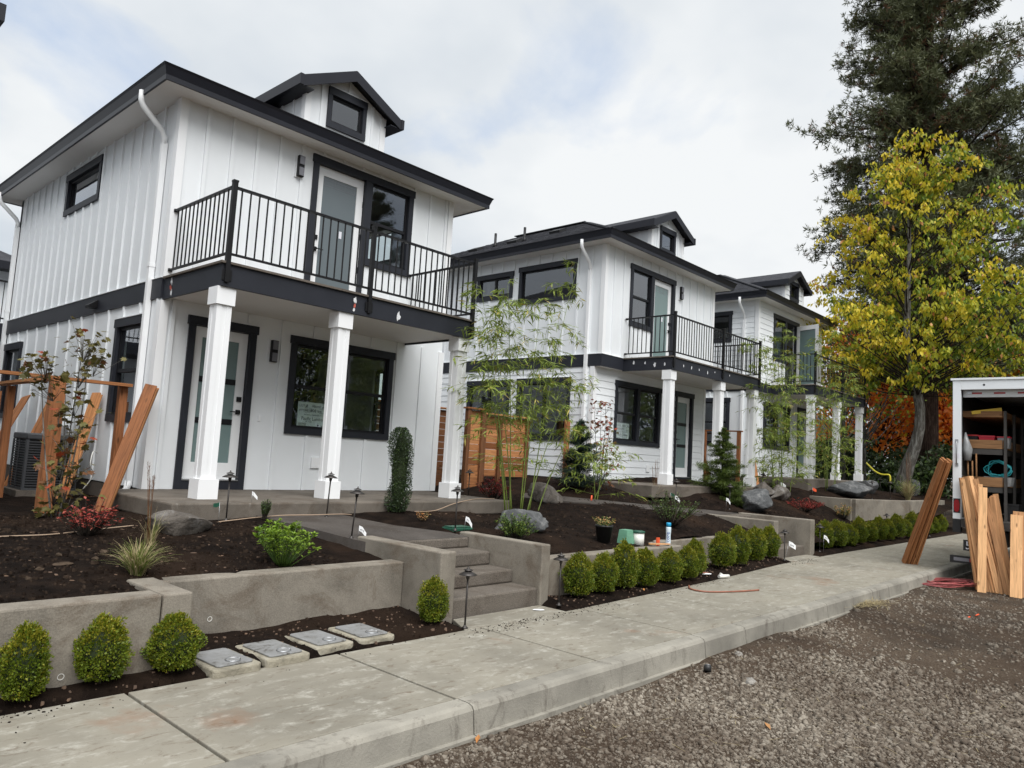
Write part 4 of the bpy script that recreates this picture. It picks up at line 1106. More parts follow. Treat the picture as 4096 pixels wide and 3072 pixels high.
# ---- far house: lap siding above, battens below, balcony door standing open
h3 = House('white farthest house with lap siding upper floor and open balcony door', 21.05, 9.60, 9.74, 1.39, True, 'lap', 'batten')
H3_UL = [(10.43, 12.2, 4.02, 4.98)]
H3_LL = [(10.43, 11.45, .83, 2.30)]
h3.wall('left', 'u', 9.721, 17.2, 2.77, 5.25, H3_UL, 'lap', .165)
h3.wall('left', 'l', 9.861, 17.2, 0.0, 2.5, H3_LL, 'batten', .56, 9.98)
h3.wall('front', 'u', 0, 5.03, 2.77, 5.25, [(1.06, 3.02, 2.76, 5.03)], 'lap', .165)
h3.wall('front', 'l', 0, 5.03, 0.0, 2.5, [(.82, 2.80, .84, 2.25), (3.45, 4.42, 0, 2.31)], 'batten', .42, .2)
h3.wall('right', 'u', 9.861, 17.2, 0.0, 5.25, [], 'plain'); h3.wall('back', 'u', 0, 5.03, 0, 5.25, [], 'plain')
h3.corner_board('u', 2.78, 5.25); h3.corner_board('l', .0, 2.5)
m = MB(); m.box(21.0501, 26.0799, 9.60, 17.2, 1.39 + 2.5, 1.39 + 2.77); m.build('rim', 'white_soffit', h3.root)
h3.band('left', 'l', 9.60, 17.2); h3.band('front', 'u', -.03, .97)
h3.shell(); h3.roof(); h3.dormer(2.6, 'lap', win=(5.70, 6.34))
h3.window('front', 'u', 2.6 - .36, 2.6 + .36, 5.70, 6.34, 'fixed', tl=.07, tr=.07)
h3.window('left', 'u', *H3_UL[0], 'fixed'); h3.window('left', 'l', *H3_LL[0], 'hung1')
h3.window('front', 'l', .82, 2.80, .84, 2.25, 'hung2')
h3.window('front', 'u', 1.06, 2.009, 3.57, 5.03, 'hung1', tr=.07)
h3.door('front', 'u', 2.01, 3.02, 2.74, 5.03, 'frost', 'right', open_=1.25, threshold=False, tl=.06)
h3.door('front', 'l', 3.45, 4.42, 0, 2.31, 'three', 'right')
M_ = h3.M('front', 'u'); a = M_(1.151, 0, 2.77); b = M_(2.009, -.12, 3.57); m = MB(); m.box(a[0], b[0], a[1], b[1], a[2], b[2]); m.build('wall', 'white_paint', h3.root)
for i in range(5):
    z = 2.77 + .16 * i; a = M_(1.152, .0005, z + .002); b = M_(2.007, .012, z + .158); ubox('siding_board', 'white_paint', h3.root, a[0], b[0], a[1], b[1], a[2], b[2])
h3.light(3.45, 4.72, 'u')
h3.balcony(22.02, 26.6, 8.28, [22.16, 24.3, 26.45], mid=24.35)
h3.downspout(10.02)
m = MB(); m.box(20.9, 26.9, 7.95, 9.739, 1.39 - .35, 1.389); m.build('porch', 'concrete_porch', h3.root, bevel=.02)

# ---- neighbours that only just show at the left edge
def plain_house(label, x0, x1, y0, y1, zb, eave, EO=.4, slope=.49, lap=False):
    root = thing('house', label, 'house', (x0, y0, zb))
    m = MB(); m.box(x0, x1, y0, y1, zb - .4, zb + eave); wl = m.build('wall', 'white_paint', root)
    if lap:
        z = 0
        while z < eave - .1:
            m = MB(); m.poly([(x1 + .018, y0, zb + z + .004), (x1 + .018, y1, zb + z + .004), (x1 + .005, y1, zb + z + .16), (x1 + .005, y0, zb + z + .16), (x1, y0, zb + z + .004), (x1, y1, zb + z + .004)], [(0, 1, 2, 3), (0, 4, 5, 1)]); m.build('siding_board', 'white_paint', wl); z += .16
    X0, X1, Y0, Y1 = x0 - EO, x1 + EO, y0 - EO, y1 + EO; hw = (X1 - X0) / 2; zt = zb + eave + .17; xm = (X0 + X1) / 2; zr = zt + hw * slope
    m = MB(); m.poly([(X0, Y0, zt), (X1, Y0, zt), (X1, Y1, zt), (X0, Y1, zt), (xm, Y0 + hw, zr), (xm, Y1 - hw, zr)], [(0, 1, 4), (1, 2, 5, 4), (2, 3, 5), (3, 0, 4, 5)])
    ro = m.build('roof', 'shingle', root)
    m = MB(); m.box(X0 - .04, X1 + .04, Y0 - .04, Y1 + .04, zb + eave - .02, zt - .003); m.build('gutter', 'charcoal_fascia', ro)
    return root
plain_house('white house whose dark eave tip shows at the top left corner', -3.6, 1.29, 9.72, 17.2, .63, 5.25, lap=True)
nb = plain_house('grey roofed white house with a balcony behind the near house', -.4, 4.9, 21.3, 28, .3, 5.02)
m = MB(); m.box(-.4, 5.2, 19.95, 21.3, 3.58, 3.88); bn = m.build('balcony', 'charcoal', nb)
m = MB(); m.box(-.4, 5.2, 19.97, 20.01, 4.83, 4.87); m.box(-.4, 5.2, 19.97, 20.01, 3.98, 4.01); rn = m.build('railing', 'black_metal', nb)
for k in range(52): ubox('baluster', 'black_metal', rn, -.4 + k * .108, -.385 + k * .108, 19.98, 19.995, 3.9, 4.84)
far = thing('house', 'small cream house with white eave seen between the far columns', 'house', (44, 16, .9))
m = MB(); m.box(44, 52, 16.5, 25, .6, 3.7); m.build('wall', 'cream_siding', far)
m = MB(); m.poly([(43.4, 15.6, 3.6), (52.6, 15.6, 3.6), (52.6, 25.5, 3.6), (43.4, 25.5, 3.6), (43.4, 20.5, 6.0), (52.6, 20.5, 6.0)], [(0, 1, 5, 4), (2, 3, 4, 5), (0, 4, 3), (1, 2, 5)]); fr_ = m.build('roof', 'shingle', far)
m = MB(); m.box(43.35, 52.65, 15.55, 15.59, 3.4, 3.62); m.box(43.34, 43.39, 15.6, 25.5, 3.4, 3.62); m.build('fascia', 'white_column', fr_)

# ================================================================= WOOD
def plank_mesh(L_, w_, t_, mat):
    key = (round(L_, 2), round(w_, 3), round(t_, 3), mat)
    if key not in UNIT:
        b = MB().box(0, key[0], -w_ / 2, w_ / 2, -t_ / 2, t_ / 2); me = bpy.data.meshes.new('plank'); me.from_pydata(b.v, [], b.f); me.materials.append(MATS[mat]); UNIT[key] = me
    return UNIT[key]
def plank(name, a, b, w_, t_, mat, parent=None, wide=(1, 0, 0)):
    """board of real size from a to b; 'wide' is roughly the direction of its broad side"""
    a = Vector(a); b = Vector(b); d = (b - a); L_ = d.length; d.normalize()
    wv = Vector(wide); wv = (wv - d * wv.dot(d)).normalized(); n = d.cross(wv)
    o = bpy.data.objects.new(name, plank_mesh(L_, w_, t_, mat))
    link(o, parent, tuple(a))
    o.rotation_euler = Matrix(((d.x, wv.x, n.x), (d.y, wv.y, n.y), (d.z, wv.z, n.z))).to_euler()
    return o
# --- cedar fence between the near and the middle house
def board_fence(label, x0, x1, y, z0, z1, posts, n, mat='cedar', cap=True, px=.09):
    root = thing('cedar_fence', label, 'fence', (x0, y, z0))
    h = (z1 - z0) / n
    for p in posts: plank('post', (p, y - .02, z0 - .12), (p, y - .02, z1 + .02), px, px, 'cedar_dark', root, (1, 0, 0))
    segs = [(a + px / 2 + .002, b - px / 2 - .002) for a, b in zip(posts[:-1], posts[1:])]
    for a, b in segs:
        for k in range(n):
            plank('board', (a, y + random.uniform(-.004, .004), z0 + h * (k + .5)), (b, y + random.uniform(-.004, .004), z0 + h * (k + .5)), h - .006, .019, mat, root, (0, 0, 1))
    if cap: plank('cap_rail', (x0 - .03, y - .02, z1 + .035), (x1 + .03, y - .02, z1 + .035), .14, .035, 'cedar', root, (0, 1, 0))
    return root
board_fence('dark cedar fence between the near house wall and its right column', 9.05, 11.45, 12.25, .78, 2.48, [9.1, 11.4], 12, 'cedar_dark')
board_fence('narrow bright cedar fence panel right of the near house column', 10.55, 11.06, 11.0, .78, 2.45, [10.6, 11.02], 12)
board_fence('wider cedar fence panel behind the bamboo, lower than its neighbour', 11.08, 12.55, 11.06, 1.10, 2.38, [11.13, 11.62, 12.5], 9)
tag(plank('fence_post', (12.9, 10.21, .90), (12.9, 10.21, 2.42), .09, .09, 'cedar_post'), 'single cedar fence post standing before the middle house side wall', 'post')
# --- unfinished fence beside the near house
fr = thing('unfinished_fence', 'unfinished cedar fence frame of posts and top rails beside the near house', 'fence', (2.7, 9.55, .6))
zt_ = 2.13
plank('post', (2.70, 9.53, .55), (2.70, 9.53, zt_), .14, .14, 'cedar_post', fr)
plank('post', (3.47, 9.72, .58), (3.47, 9.72, zt_), .09, .09, 'cedar_post', fr)
plank('post', (2.78, 11.75, .55), (2.78, 11.75, zt_ - .02), .09, .09, 'cedar_post', fr)
plank('post', (1.6, 9.53, .55), (1.6, 9.53, zt_), .09, .09, 'cedar_post', fr)
plank('top_rail', (1.4, 9.53, zt_ + .02), (3.53, 9.65, zt_ + .02), .14, .036, 'cedar', fr, (0, 1, 0))
plank('top_rail', (2.72, 9.61, zt_ + .02), (2.78, 12.5, zt_ + .02), .14, .036, 'cedar', fr, (1, 0, 0))
tag(plank('fence_post', (3.05, 13.6, .55), (3.05, 13.6, 2.1), .09, .09, 'cedar_post'), 'cedar post standing behind the air conditioner', 'post')
def lean_stack(n, a, b, step, label, group, wide, w_=.14, t_=.019, mat='cedar', name='cedar_board'):
    a = Vector(a); b = Vector(b); step = Vector(step)
    for k in range(n):
        j = Vector((random.uniform(-.008, .008), random.uniform(-.008, .008), 0))
        o = plank(name, a + step * k + j, b + step * k + j + Vector((0, 0, random.uniform(-.03, .03))), w_, t_, mat, None, wide)
        tag(o, label(k), 'board', group)
side_ = ['nearest', 'second', 'third', 'fourth', 'fifth', 'sixth']
lean_stack(4, (3.17, 9.20, .63), (3.80, 9.72, 2.16), (.021, .022, 0), lambda k: 'long cedar board leaning on the near house corner, %s of its bundle' % side_[k], 'cedar boards leaning on the near house corner', (1, -.6, 0))
lean_stack(5, (3.15, 12.9, .62), (3.84, 13.55, 2.10), (.0, .028, 0), lambda k: 'cedar board leaning on the wall behind the air conditioner, %s of its bundle' % side_[k], 'cedar boards leaning behind the air conditioner', (.5, -.8, .2))
lean_stack(4, (3.45, 11.45, .62), (3.86, 11.75, 2.10), (.0, .026, 0), lambda k: 'cedar board leaning behind the corner fence post, %s of its bundle' % side_[k], 'cedar boards behind the corner fence post', (.5, -.8, .2))
lean_stack(4, (2.75, 13.2, .62), (3.80, 15.0, 2.08), (.0, .03, 0), lambda k: 'cedar board leaning at the left edge of the photo, %s of its bundle' % side_[k], 'cedar boards leaning at the left edge', (.5, -.8, .2))
# --- frame and boards between the middle and the far house
fr = thing('unfinished_fence', 'unfinished cedar fence frame of posts and rail before the farthest house', 'fence', (20.3, 10.5, 1.1))
plank('post', (20.15, 10.75, 1.0), (20.15, 10.75, 2.62), .09, .09, 'cedar_post', fr)
plank('post', (20.30, 9.75, 1.0), (20.30, 9.75, 2.62), .09, .09, 'cedar_post', fr)
plank('top_rail', (20.05, 12.3, 2.64), (20.32, 9.65, 2.64), .12, .036, 'cedar', fr, (1, 0, 0))
lean_stack(4, (20.25, 10.55, 1.05), (19.55, 10.75, 2.62), (.0, .03, 0), lambda k: 'cedar board leaning inside the far fence frame, %s of its bundle' % side_[k], 'cedar boards inside the far fence frame', (.3, -.9, .2))
lean_stack(4, (19.7, 8.9, 1.0), (20.6, 9.6, 2.55), (.03, .0, 0), lambda k: 'cedar board leaning left of the farthest house, %s of its bundle' % side_[k], 'cedar boards leaning left of the farthest house', (.9, -.3, .2))
# ================================================================= PLANTS
def dup(root, loc, rotz=0.0, sc=1.0, label=None):
    r = root.copy(); COL.objects.link(r); r.location = loc; r.rotation_euler = (0, 0, rotz); r.scale = (sc, sc, sc) if not hasattr(sc, '__len__') else sc
    WL[r.name] = np.array(loc, float)
    if label: r['label'] = label
    for ch in root.children:
        c = ch.copy(); COL.objects.link(c); c.parent = r; WL[c.name] = WL[r.name]
        for g in ch.children:
            d = g.copy(); COL.objects.link(d); d.parent = c
    return r
def rand_dirs(n):
    v = rng.normal(size=(n, 3)); return unit_rows(v)
def ball(name, c, rx, ry, rz, mat, parent, sub=10, jit=.12):
    V = []; Fq = []
    nu, nv = sub * 2, sub
    for j in range(nv + 1):
        for i in range(nu):
            th = math.pi * j / nv; ph = 2 * math.pi * i / nu; k = 1 + jit * (random.random() - .5)
            V.append((c[0] + rx * k * math.sin(th) * math.cos(ph), c[1] + ry * k * math.sin(th) * math.sin(ph), c[2] + rz * k * math.cos(th)))
    for j in range(nv):
        for i in range(nu): Fq.append((j * nu + i, j * nu + (i + 1) % nu, (j + 1) * nu + (i + 1) % nu, (j + 1) * nu + i))
    return V, Fq
# boxwoods -----------------------------------------------------------------
def make_boxwood(seed, wdt=.30, hgt=.37):
    rs = np.random.default_rng(seed)
    root = thing('boxwood', 'x', 'shrub', (0, 0, -50))
    n = 6500
    th = np.arccos(rs.uniform(-.97, 1, n)); ph = rs.uniform(0, 2 * np.pi, n)
    d = np.stack([np.sin(th) * np.cos(ph), np.sin(th) * np.sin(ph), np.cos(th)], 1)
    zf = (d[:, 2] + 1) / 2
    prof = np.where(zf < .4, .66 + .34 * np.sin(zf / .4 * np.pi / 2), np.maximum(1 - ((zf - .4) / .6) ** 1.9, 0) ** .66)
    lump = 1 + .06 * np.sin(ph * 11 + th * 9 + seed) + .15 * np.sin(ph * 3 + seed) * np.sin(th * 4 + seed * 2) + .07 * np.sin(ph * 7 + seed * 3 + th * 5)
    sd_ = unit_rows(rs.normal(size=(80, 3))); amp = rs.uniform(.02, .20, 80); dt = d @ sd_.T
    lump = lump * (.93 + (np.exp(-(np.arccos(np.clip(dt, -1, 1)) / .17) ** 2) * amp).max(1))
    rr = prof * lump * rs.uniform(.78, 1.10, n) * wdt / 2
    C = np.stack([np.cos(ph) * rr, np.sin(ph) * rr, .035 + zf * hgt * (.6 + .4 * lump) * (1 + .05 * np.sin(ph * 2 + seed)) * rs.uniform(.96, 1.02, n)], 1)
    # upright sprigs on top
    k = 900; pa = rs.uniform(0, 2 * np.pi, 44); pr = rs.uniform(0, .115, 44) * wdt / .3; idx = rs.integers(0, 44, k)
    C2 = np.stack([np.cos(pa[idx]) * pr[idx], np.sin(pa[idx]) * pr[idx], (.035 + hgt * .90 + rs.uniform(-.03, 1, k) * (.015 + .05 * rs.random(44)[idx])) - (pr[idx] * 2.6) ** 2 * .9], 1) + rs.normal(0, .005, (k, 3))
    C = np.vstack([C, C2]); out = np.vstack([np.stack([np.cos(ph), np.sin(ph), np.cos(th) * .8 + .5], 1), np.tile([0, 0, 1.0], (k, 1))])
    q = 34; st_d = unit_rows(rs.normal(size=(q, 3)) + [0, 0, .35]); ii = rs.integers(0, q, 620); tt = rs.uniform(.85, 1.0 + .22 * rs.random(q)[ii])
    C3 = np.stack([st_d[ii, 0] * wdt / 2 * tt, st_d[ii, 1] * wdt / 2 * tt, .035 + hgt * (.48 + .46 * st_d[ii, 2] * tt)], 1) + rs.normal(0, .005, (620, 3))
    C = np.vstack([C, C3]); out = np.vstack([out, st_d[ii]])
    D = out + rs.normal(0, .55, C.shape) + np.array([0, 0, .35]); Nn = out + rs.normal(0, .5, C.shape)
    l = rs.uniform(.014, .024, len(C)); V, T = leaf_arrays(C, D, Nn, l, l * .62, .18)
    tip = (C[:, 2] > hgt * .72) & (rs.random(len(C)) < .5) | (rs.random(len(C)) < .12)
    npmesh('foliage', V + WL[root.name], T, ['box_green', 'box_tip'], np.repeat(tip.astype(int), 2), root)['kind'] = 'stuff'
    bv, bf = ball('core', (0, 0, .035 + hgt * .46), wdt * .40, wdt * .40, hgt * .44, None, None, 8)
    o = npmesh('dark_core', np.array(bv) + WL[root.name], bf, 'box_core', parent=root)  # added dark filler ball, blocks the view through the leaf shell
    st = MB(); st.tube([(0, 0, -50.06), (0.005, 0, -49.9)], .012, 6); st.build('stem', 'bark_dark', root)
    return root
BOXP = [make_boxwood(i, w_, h_) for i, w_, h_ in ((1, .32, .40), (2, .29, .42), (3, .32, .38), (4, .29, .40), (5, .30, .44), (6, .33, .39))]
def strip_at(x, y): return float(strip_z(np.array([x]), np.array([y]))[0])
def put_box(i, x, y, sc, label, group):
    o = dup(BOXP[(i * 5 + 1) % 6], (x, y, strip_at(x, y)), random.uniform(0, 6.28), (sc * random.uniform(.92, 1.06), sc * random.uniform(.92, 1.06), sc * random.uniform(.90, 1.08)), label); o['group'] = group; o['category'] = 'shrub'
    return o
for k, (x, y) in enumerate(((1.40, 4.95), (1.82, 4.965), (2.26, 4.97))):
    put_box(k, x, y, (.86, .84, .90)[k], ['leftmost bushy boxwood before the nearest retaining wall', 'middle one of the three boxwoods before the nearest retaining wall', 'boxwood just left of the meter box lids'][k], 'boxwoods before the nearest wall')
put_box(3, 4.60, 5.06, .84, 'boxwood with a few orange leaves against the left cheek wall of the near steps', 'boxwood by the near steps')
for k, (x, y) in enumerate(((6.78, 5.10), (7.28, 5.12), (7.68, 5.10), (8.14, 5.10), (8.74, 5.12), (9.22, 5.12), (9.60, 5.22))):
    put_box(k + 1, x, y, 1.0 + .08 * random.random(), '%s boxwood right of the near steps in the row of seven' % ORD[k], 'row of seven boxwoods right of the near steps')
for k, (x, y) in enumerate(((10.72, 5.36), (11.32, 5.40), (12.08, 5.47), (12.78, 5.53))):
    put_box(k + 2, x, y, 1.12 + .06 * random.random(), '%s from the left of the four boxwoods before the far steps' % ORD[k], 'four boxwoods left of the far steps')
for k in range(14):
    x = 15.6 + k * .70; put_box(k, x, 5.60, 1.12 + .14 * random.random(), '%s boxwood from the far steps in the hedge row on the right' % ORD[k], 'hedge row of boxwoods on the right')
for b in BOXP:
    for ch in list(b.children): bpy.data.objects.remove(ch)
    bpy.data.objects.remove(b)

# leafy shrubs --------------------------------------------------------------
def shrub(name, label, cat, loc, rx, h, nst, nlf, llen, lwid, mats, probs, stem='bark_dark', spread=1.0, up=.6, seed=0, whorl=False, group=None, limit=0, stem_r=.006):
    rs = np.random.default_rng(seed)
    root = thing(name, label, cat, loc, group); loc = np.array(loc, float)
    st = MB(); C = []; D = []
    for i in range(nst):
        a = rs.uniform(0, 2 * np.pi); rad = rx * spread * math.sqrt(rs.uniform(.02, 1)); hh = h * rs.uniform(.55, 1.0) * (1 - .35 * (rad / rx) ** 2)
        p0 = loc + np.array([math.cos(a) * rad * .1, math.sin(a) * rad * .1, -.03]); p2 = loc + np.array([math.cos(a) * rad, math.sin(a) * rad, hh])
        p1 = (p0 + p2) / 2 + np.array([math.cos(a), math.sin(a), 0]) * rad * .12 + np.array([0, 0, h * .06])
        pts = [(1 - t) ** 2 * p0 + 2 * t * (1 - t) * p1 + t * t * p2 for t in (0, .25, .5, .75, 1)]
        st.tube(pts, [stem_r, stem_r * .8, stem_r * .6, stem_r * .5, stem_r * .3], 5)
        m_ = max(2, int(nlf / nst))
        t = rs.uniform(.25, 1.0, m_) ** .7
        if whorl: t = np.where(rs.random(m_) < .55, rs.uniform(.9, 1.0, m_), t)
        P = ((1 - t) ** 2)[:, None] * p0 + (2 * t * (1 - t))[:, None] * p1 + (t * t)[:, None] * p2
        ax = rs.uniform(0, 2 * np.pi, m_)
        dd = np.stack([np.cos(ax), np.sin(ax), rs.normal(up * .5, .3, m_)], 1)
        C.append(P + unit_rows(dd) * .004); D.append(dd)
    C = np.vstack(C); D = np.vstack(D); D[:, 2] += up * .4
    Nn = np.array([0, 0, 1.0]) + rs.normal(0, .35, C.shape)
    l = rs.uniform(.7, 1.15, len(C)) * llen
    mi = rs.choice(len(mats), len(C), p=probs)
    if limit and False: pass
    V, T = leaf_arrays(C, D, Nn, l, l * lwid / llen, .15, .12)
    npmesh('foliage', V, T, mats, np.repeat(mi, 2), root)['kind'] = 'stuff'
    st.build('stems', stem, root)
    return root
shrub('azalea_bush', 'bright lime green azalea bush near the left edge of the near path', 'shrub', (3.66, 6.05, sz(3.66, 6.05)), .30, .46, 60, 1500, .046, .019, ['azalea', 'shrub_green'], [.85, .15], 'shrub_green', up=.7, seed=11, whorl=True)
shrub('red_shrub', 'low red leaved shrub with dark twigs in the left bed', 'shrub', (2.47, 7.4, sz(2.47, 7.4)), .27, .36, 46, 420, .042, .022, ['red_leaf', 'dark_red_leaf'], [.75, .25], 'bark_dark', up=.5, seed=12)
shrub('small_evergreen', 'small dark upright evergreen shrub at the near porch edge', 'shrub', (4.38, 7.72, sz(4.38, 7.72)), .075, .27, 30, 900, .026, .008, ['shrub_green', 'holly_dark'], [.6, .4], up=1.2, seed=13)
shrub('green_shrub', 'dense green shrub before the upright grey boulder', 'shrub', (6.82, 6.12, sz(6.82, 6.12)), .27, .34, 60, 1800, .042, .013, ['shrub_green', 'bamboo_leaf'], [.75, .25], up=.9, seed=14)
shrub('orange_seedling', 'tiny pale orange leaved seedling in the mulch by the near path', 'shrub', (6.35, 7.28, sz(6.35, 7.28)), .09, .15, 16, 150, .022, .012, ['tree_orange', 'flower_pale'], [.6, .4], up=.5, seed=15)
shrub('mock_privet', 'loose dark green shrub beside the path of the middle house', 'shrub', (10.45, 6.12, sz(10.45, 6.12)), .46, .62, 70, 1700, .034, .016, ['shrub_green', 'holly_dark', 'hemlock'], [.5, .25, .25], up=.8, seed=16)
shrub('red_nandina', 'dark red shrub behind the bamboo by the near porch corner', 'shrub', (9.15, 8.75, sz(9.15, 8.75)), .34, .50, 40, 520, .05, .02, ['dark_red_leaf', 'maple_brown'], [.8, .2], up=.4, seed=17)
shrub('red_mounding_shrub', 'bright red mounding shrub before the farthest house', 'shrub', (18.3, 7.05, sz(18.3, 7.05)), .48, .34, 70, 900, .05, .02, ['dark_red_leaf', 'red_leaf'], [.7, .3], up=.3, seed=18)
shrub('golden_shrub', 'small yellow orange shrub at the far retaining wall end', 'shrub', (20.1, 6.75, sz(20.1, 6.75)), .24, .42, 40, 500, .05, .018, ['bamboo_yellow', 'tree_orange', 'shrub_green'], [.4, .25, .35], up=.8, seed=19)
shrub('green_bush', 'green bush beside tan grass above the far wall', 'shrub', (25.2, 6.6, sz(25.2, 6.6)), .5, .75, 60, 1100, .06, .02, ['shrub_green', 'bamboo_leaf'], [.7, .3], up=.9, seed=20)
shrub('small_evergreen', 'small dark shrub beside the pair of brown boulders', 'shrub', (18.9, 8.1, sz(18.9, 8.1)), .16, .40, 30, 600, .035, .012, ['holly_dark', 'shrub_green'], [.6, .4], up=1.1, seed=24)
shrub('yellow_sprig', 'small yellowish shrub right of the long grey boulders', 'shrub', (24.8, 7.6, sz(24.8, 7.6)), .15, .42, 16, 160, .05, .02, ['bamboo_yellow', 'shrub_green'], [.5, .5], up=.9, seed=25)
shrub('leafy_sprig', 'few green leaves cut by the left edge of the photo', 'shrub', (1.13, 5.75, sz(1.13, 5.75)), .10, .12, 8, 40, .05, .025, ['azalea', 'shrub_green'], [.7, .3], up=.5, seed=26)
# columnar topiary
def topiary():
    rs = np.random.default_rng(31); loc = np.array([6.32, 7.78, .72]); root = thing('columnar_holly', 'tall dark columnar holly before the near porch', 'shrub', tuple(loc))
    n = 9000; z = rs.uniform(0.03, 1.13, n); ph = rs.uniform(0, 2 * np.pi, n)
    r = (.135 + .018 * np.sin(z * 9) + .02 * np.sin(ph * 3 + z * 7)) * np.where(z > 1.02, np.sqrt(np.clip((1.16 - z) / .14, 0, 1)), 1) * np.where(z < .12, .6 + z * 3.3, 1) * rs.uniform(.55, 1.06, n)
    C = loc + np.stack([np.cos(ph) * r + .02 * np.sin(z * 4), np.sin(ph) * r, z], 1)
    out = np.stack([np.cos(ph), np.sin(ph), np.full(n, .4)], 1)
    l = rs.uniform(.016, .026, n); V, T = leaf_arrays(C, out + rs.normal(0, .6, C.shape), out + rs.normal(0, .5, C.shape), l, l * .6, .15)
    npmesh('foliage', V, T, ['holly_dark', 'shrub_green'], np.repeat((rs.random(n) < .12).astype(int), 2), root)['kind'] = 'stuff'
    st = MB(); st.tube([loc + [0, 0, -.05], loc + [.01, 0, .5], loc + [0, 0, 1.0]], [.02, .016, .008], 6); st.build('stem', 'bark_dark', root)
    bv, bf = ball('c', (0, 0, 0), .10, .10, .54, None, None, 10); npmesh('dark_core', np.array(bv) + loc + [0, 0, .56], bf, 'box_core', parent=root)  # added solid dark core, keeps the holly from being seen through
topiary()
# grasses -------------------------------------------------------------------
def grass(label, loc, n, h, spread, mats, probs, seed, plume=0, bw=.006):
    rs = np.random.default_rng(seed); loc = np.array(loc, float); root = thing('ornamental_grass', label, 'grass clump', tuple(loc))
    V = []; T = []; mi = []
    for i in range(n):
        a = rs.uniform(0, 2 * np.pi); d = np.array([math.cos(a), math.sin(a), 0]); sp = spread * rs.uniform(.15, 1) ; hh = h * rs.uniform(.45, 1)
        b0 = loc + d * rs.uniform(0, .05) + [0, 0, -.01]; side = np.array([-d[1], d[0], 0]) * bw * rs.uniform(.6, 1.2)
        m_ = rs.choice(len(mats), p=probs); k0 = len(V)
        for j, t in enumerate((0, .3, .6, .85, 1)):
            p = b0 + d * sp * t ** 1.6 + np.array([0, 0, hh * (t - .45 * t ** 3 * (sp / spread))]) + rs.normal(0, .006, 3)
            wv = side * (1 - .85 * t); V += [p - wv, p + wv]
        for j in range(4):
            q = k0 + j * 2; T += [(q, q + 1, q + 3), (q, q + 3, q + 2)]; mi += [m_, m_]
    for i in range(plume):
        a = rs.uniform(0, 2 * np.pi); d = np.array([math.cos(a), math.sin(a), 0]); top = loc + d * rs.uniform(.02, .1) + [0, 0, h * rs.uniform(1.25, 1.75)]
        b0 = loc + d * .02; k0 = len(V); s_ = np.array([.0013, -.0013, 0]); V += [b0 - s_, b0 + s_, top + s_, top - s_]; T += [(k0, k0 + 1, k0 + 2), (k0, k0 + 2, k0 + 3)]; mi += [len(mats)] * 2
        for q in range(12):
            t = rs.uniform(.78, 1.0); p = b0 + (top - b0) * t; dd = rs.normal(0, 1, 3) * [.3, .3, .2] + [0, 0, 1]; dd /= np.linalg.norm(dd); k0 = len(V)
            V += [p, p + dd * .02 + [.002, 0, 0], p + dd * .035]; T += [(k0, k0 + 1, k0 + 2)]; mi += [len(mats)]
    npmesh('blades', V, T, list(mats) + ['maple_brown'], mi, root)['kind'] = 'stuff'
    return root
grass('tan and green ornamental grass clump in the left bed', (2.36, 5.95, sz(2.36, 5.95)), 260, .34, .30, ['grass_tan', 'grass_green'], [.5, .5], 41, plume=0)
grass('thin upright tan grass with dark seed heads beside the boulder', (2.85, 6.95, sz(2.85, 6.95)), 46, .42, .20, ['grass_tan', 'grass_green'], [.8, .2], 42, plume=9, bw=.004)
grass('dry straw coloured grass clump before the middle house porch', (13.2, 8.1, sz(13.2, 8.1)), 110, .50, .26, ['grass_tan', 'grass_green'], [.85, .15], 43, plume=10)
grass('tall tan grass clump above the far retaining wall', (24.4, 6.35, sz(24.4, 6.35)), 260, .85, .35, ['grass_tan', 'grass_green'], [.85, .15], 44, plume=14, bw=.009)
# bamboo --------------------------------------------------------------------
LEAFM = {}
def leaf_objs(name, C, D, Nn, l, wfrac, mats, mi, parent, limit=300, fold=.15, droop=.1):
    """the `limit` leaves nearest the camera as single pieces, the rest joined"""
    dist = np.linalg.norm(C - np.array([0, 0, CZ]), axis=1); order = np.argsort(dist); near = order[:limit]; rest = order[limit:]
    Dn = unit_rows(D); S = unit_rows(np.cross(Dn, Nn)); U = np.cross(S, Dn)
    po = WL[parent.name]
    for i in near:
        key = (mats[mi[i]], wfrac, fold)
        if key not in LEAFM:
            v = [(0, 0, 0), (.22, .33 * wfrac, fold * wfrac * .6), (.5, .5 * wfrac, fold * wfrac), (1, 0, -.06), (.5, -.5 * wfrac, fold * wfrac), (.22, -.33 * wfrac, fold * wfrac * .6), (.5, 0, 0)]
            me = bpy.data.meshes.new('leaf'); me.from_pydata(v, [], [(0, 6, 1), (1, 6, 2), (2, 6, 3), (3, 6, 4), (4, 6, 5), (5, 6, 0)]); me.materials.append(MATS[mats[mi[i]]]); LEAFM[key] = me
        o = bpy.data.objects.new(name, LEAFM[key]); COL.objects.link(o); o.parent = parent
        d, s_, u = Dn[i], S[i], U[i]
        o.location = tuple(C[i] - po); o.rotation_euler = Matrix(((d[0], s_[0], u[0]), (d[1], s_[1], u[1]), (d[2], s_[2], u[2]))).to_euler(); o.scale = (l[i],) * 3
    if len(rest):
        V, T = leaf_arrays(C[rest], D[rest], Nn[rest], l[rest], l[rest] * wfrac, fold, droop)
        npmesh('foliage', V, T, mats, np.repeat(mi[rest], 2), parent)['kind'] = 'stuff'
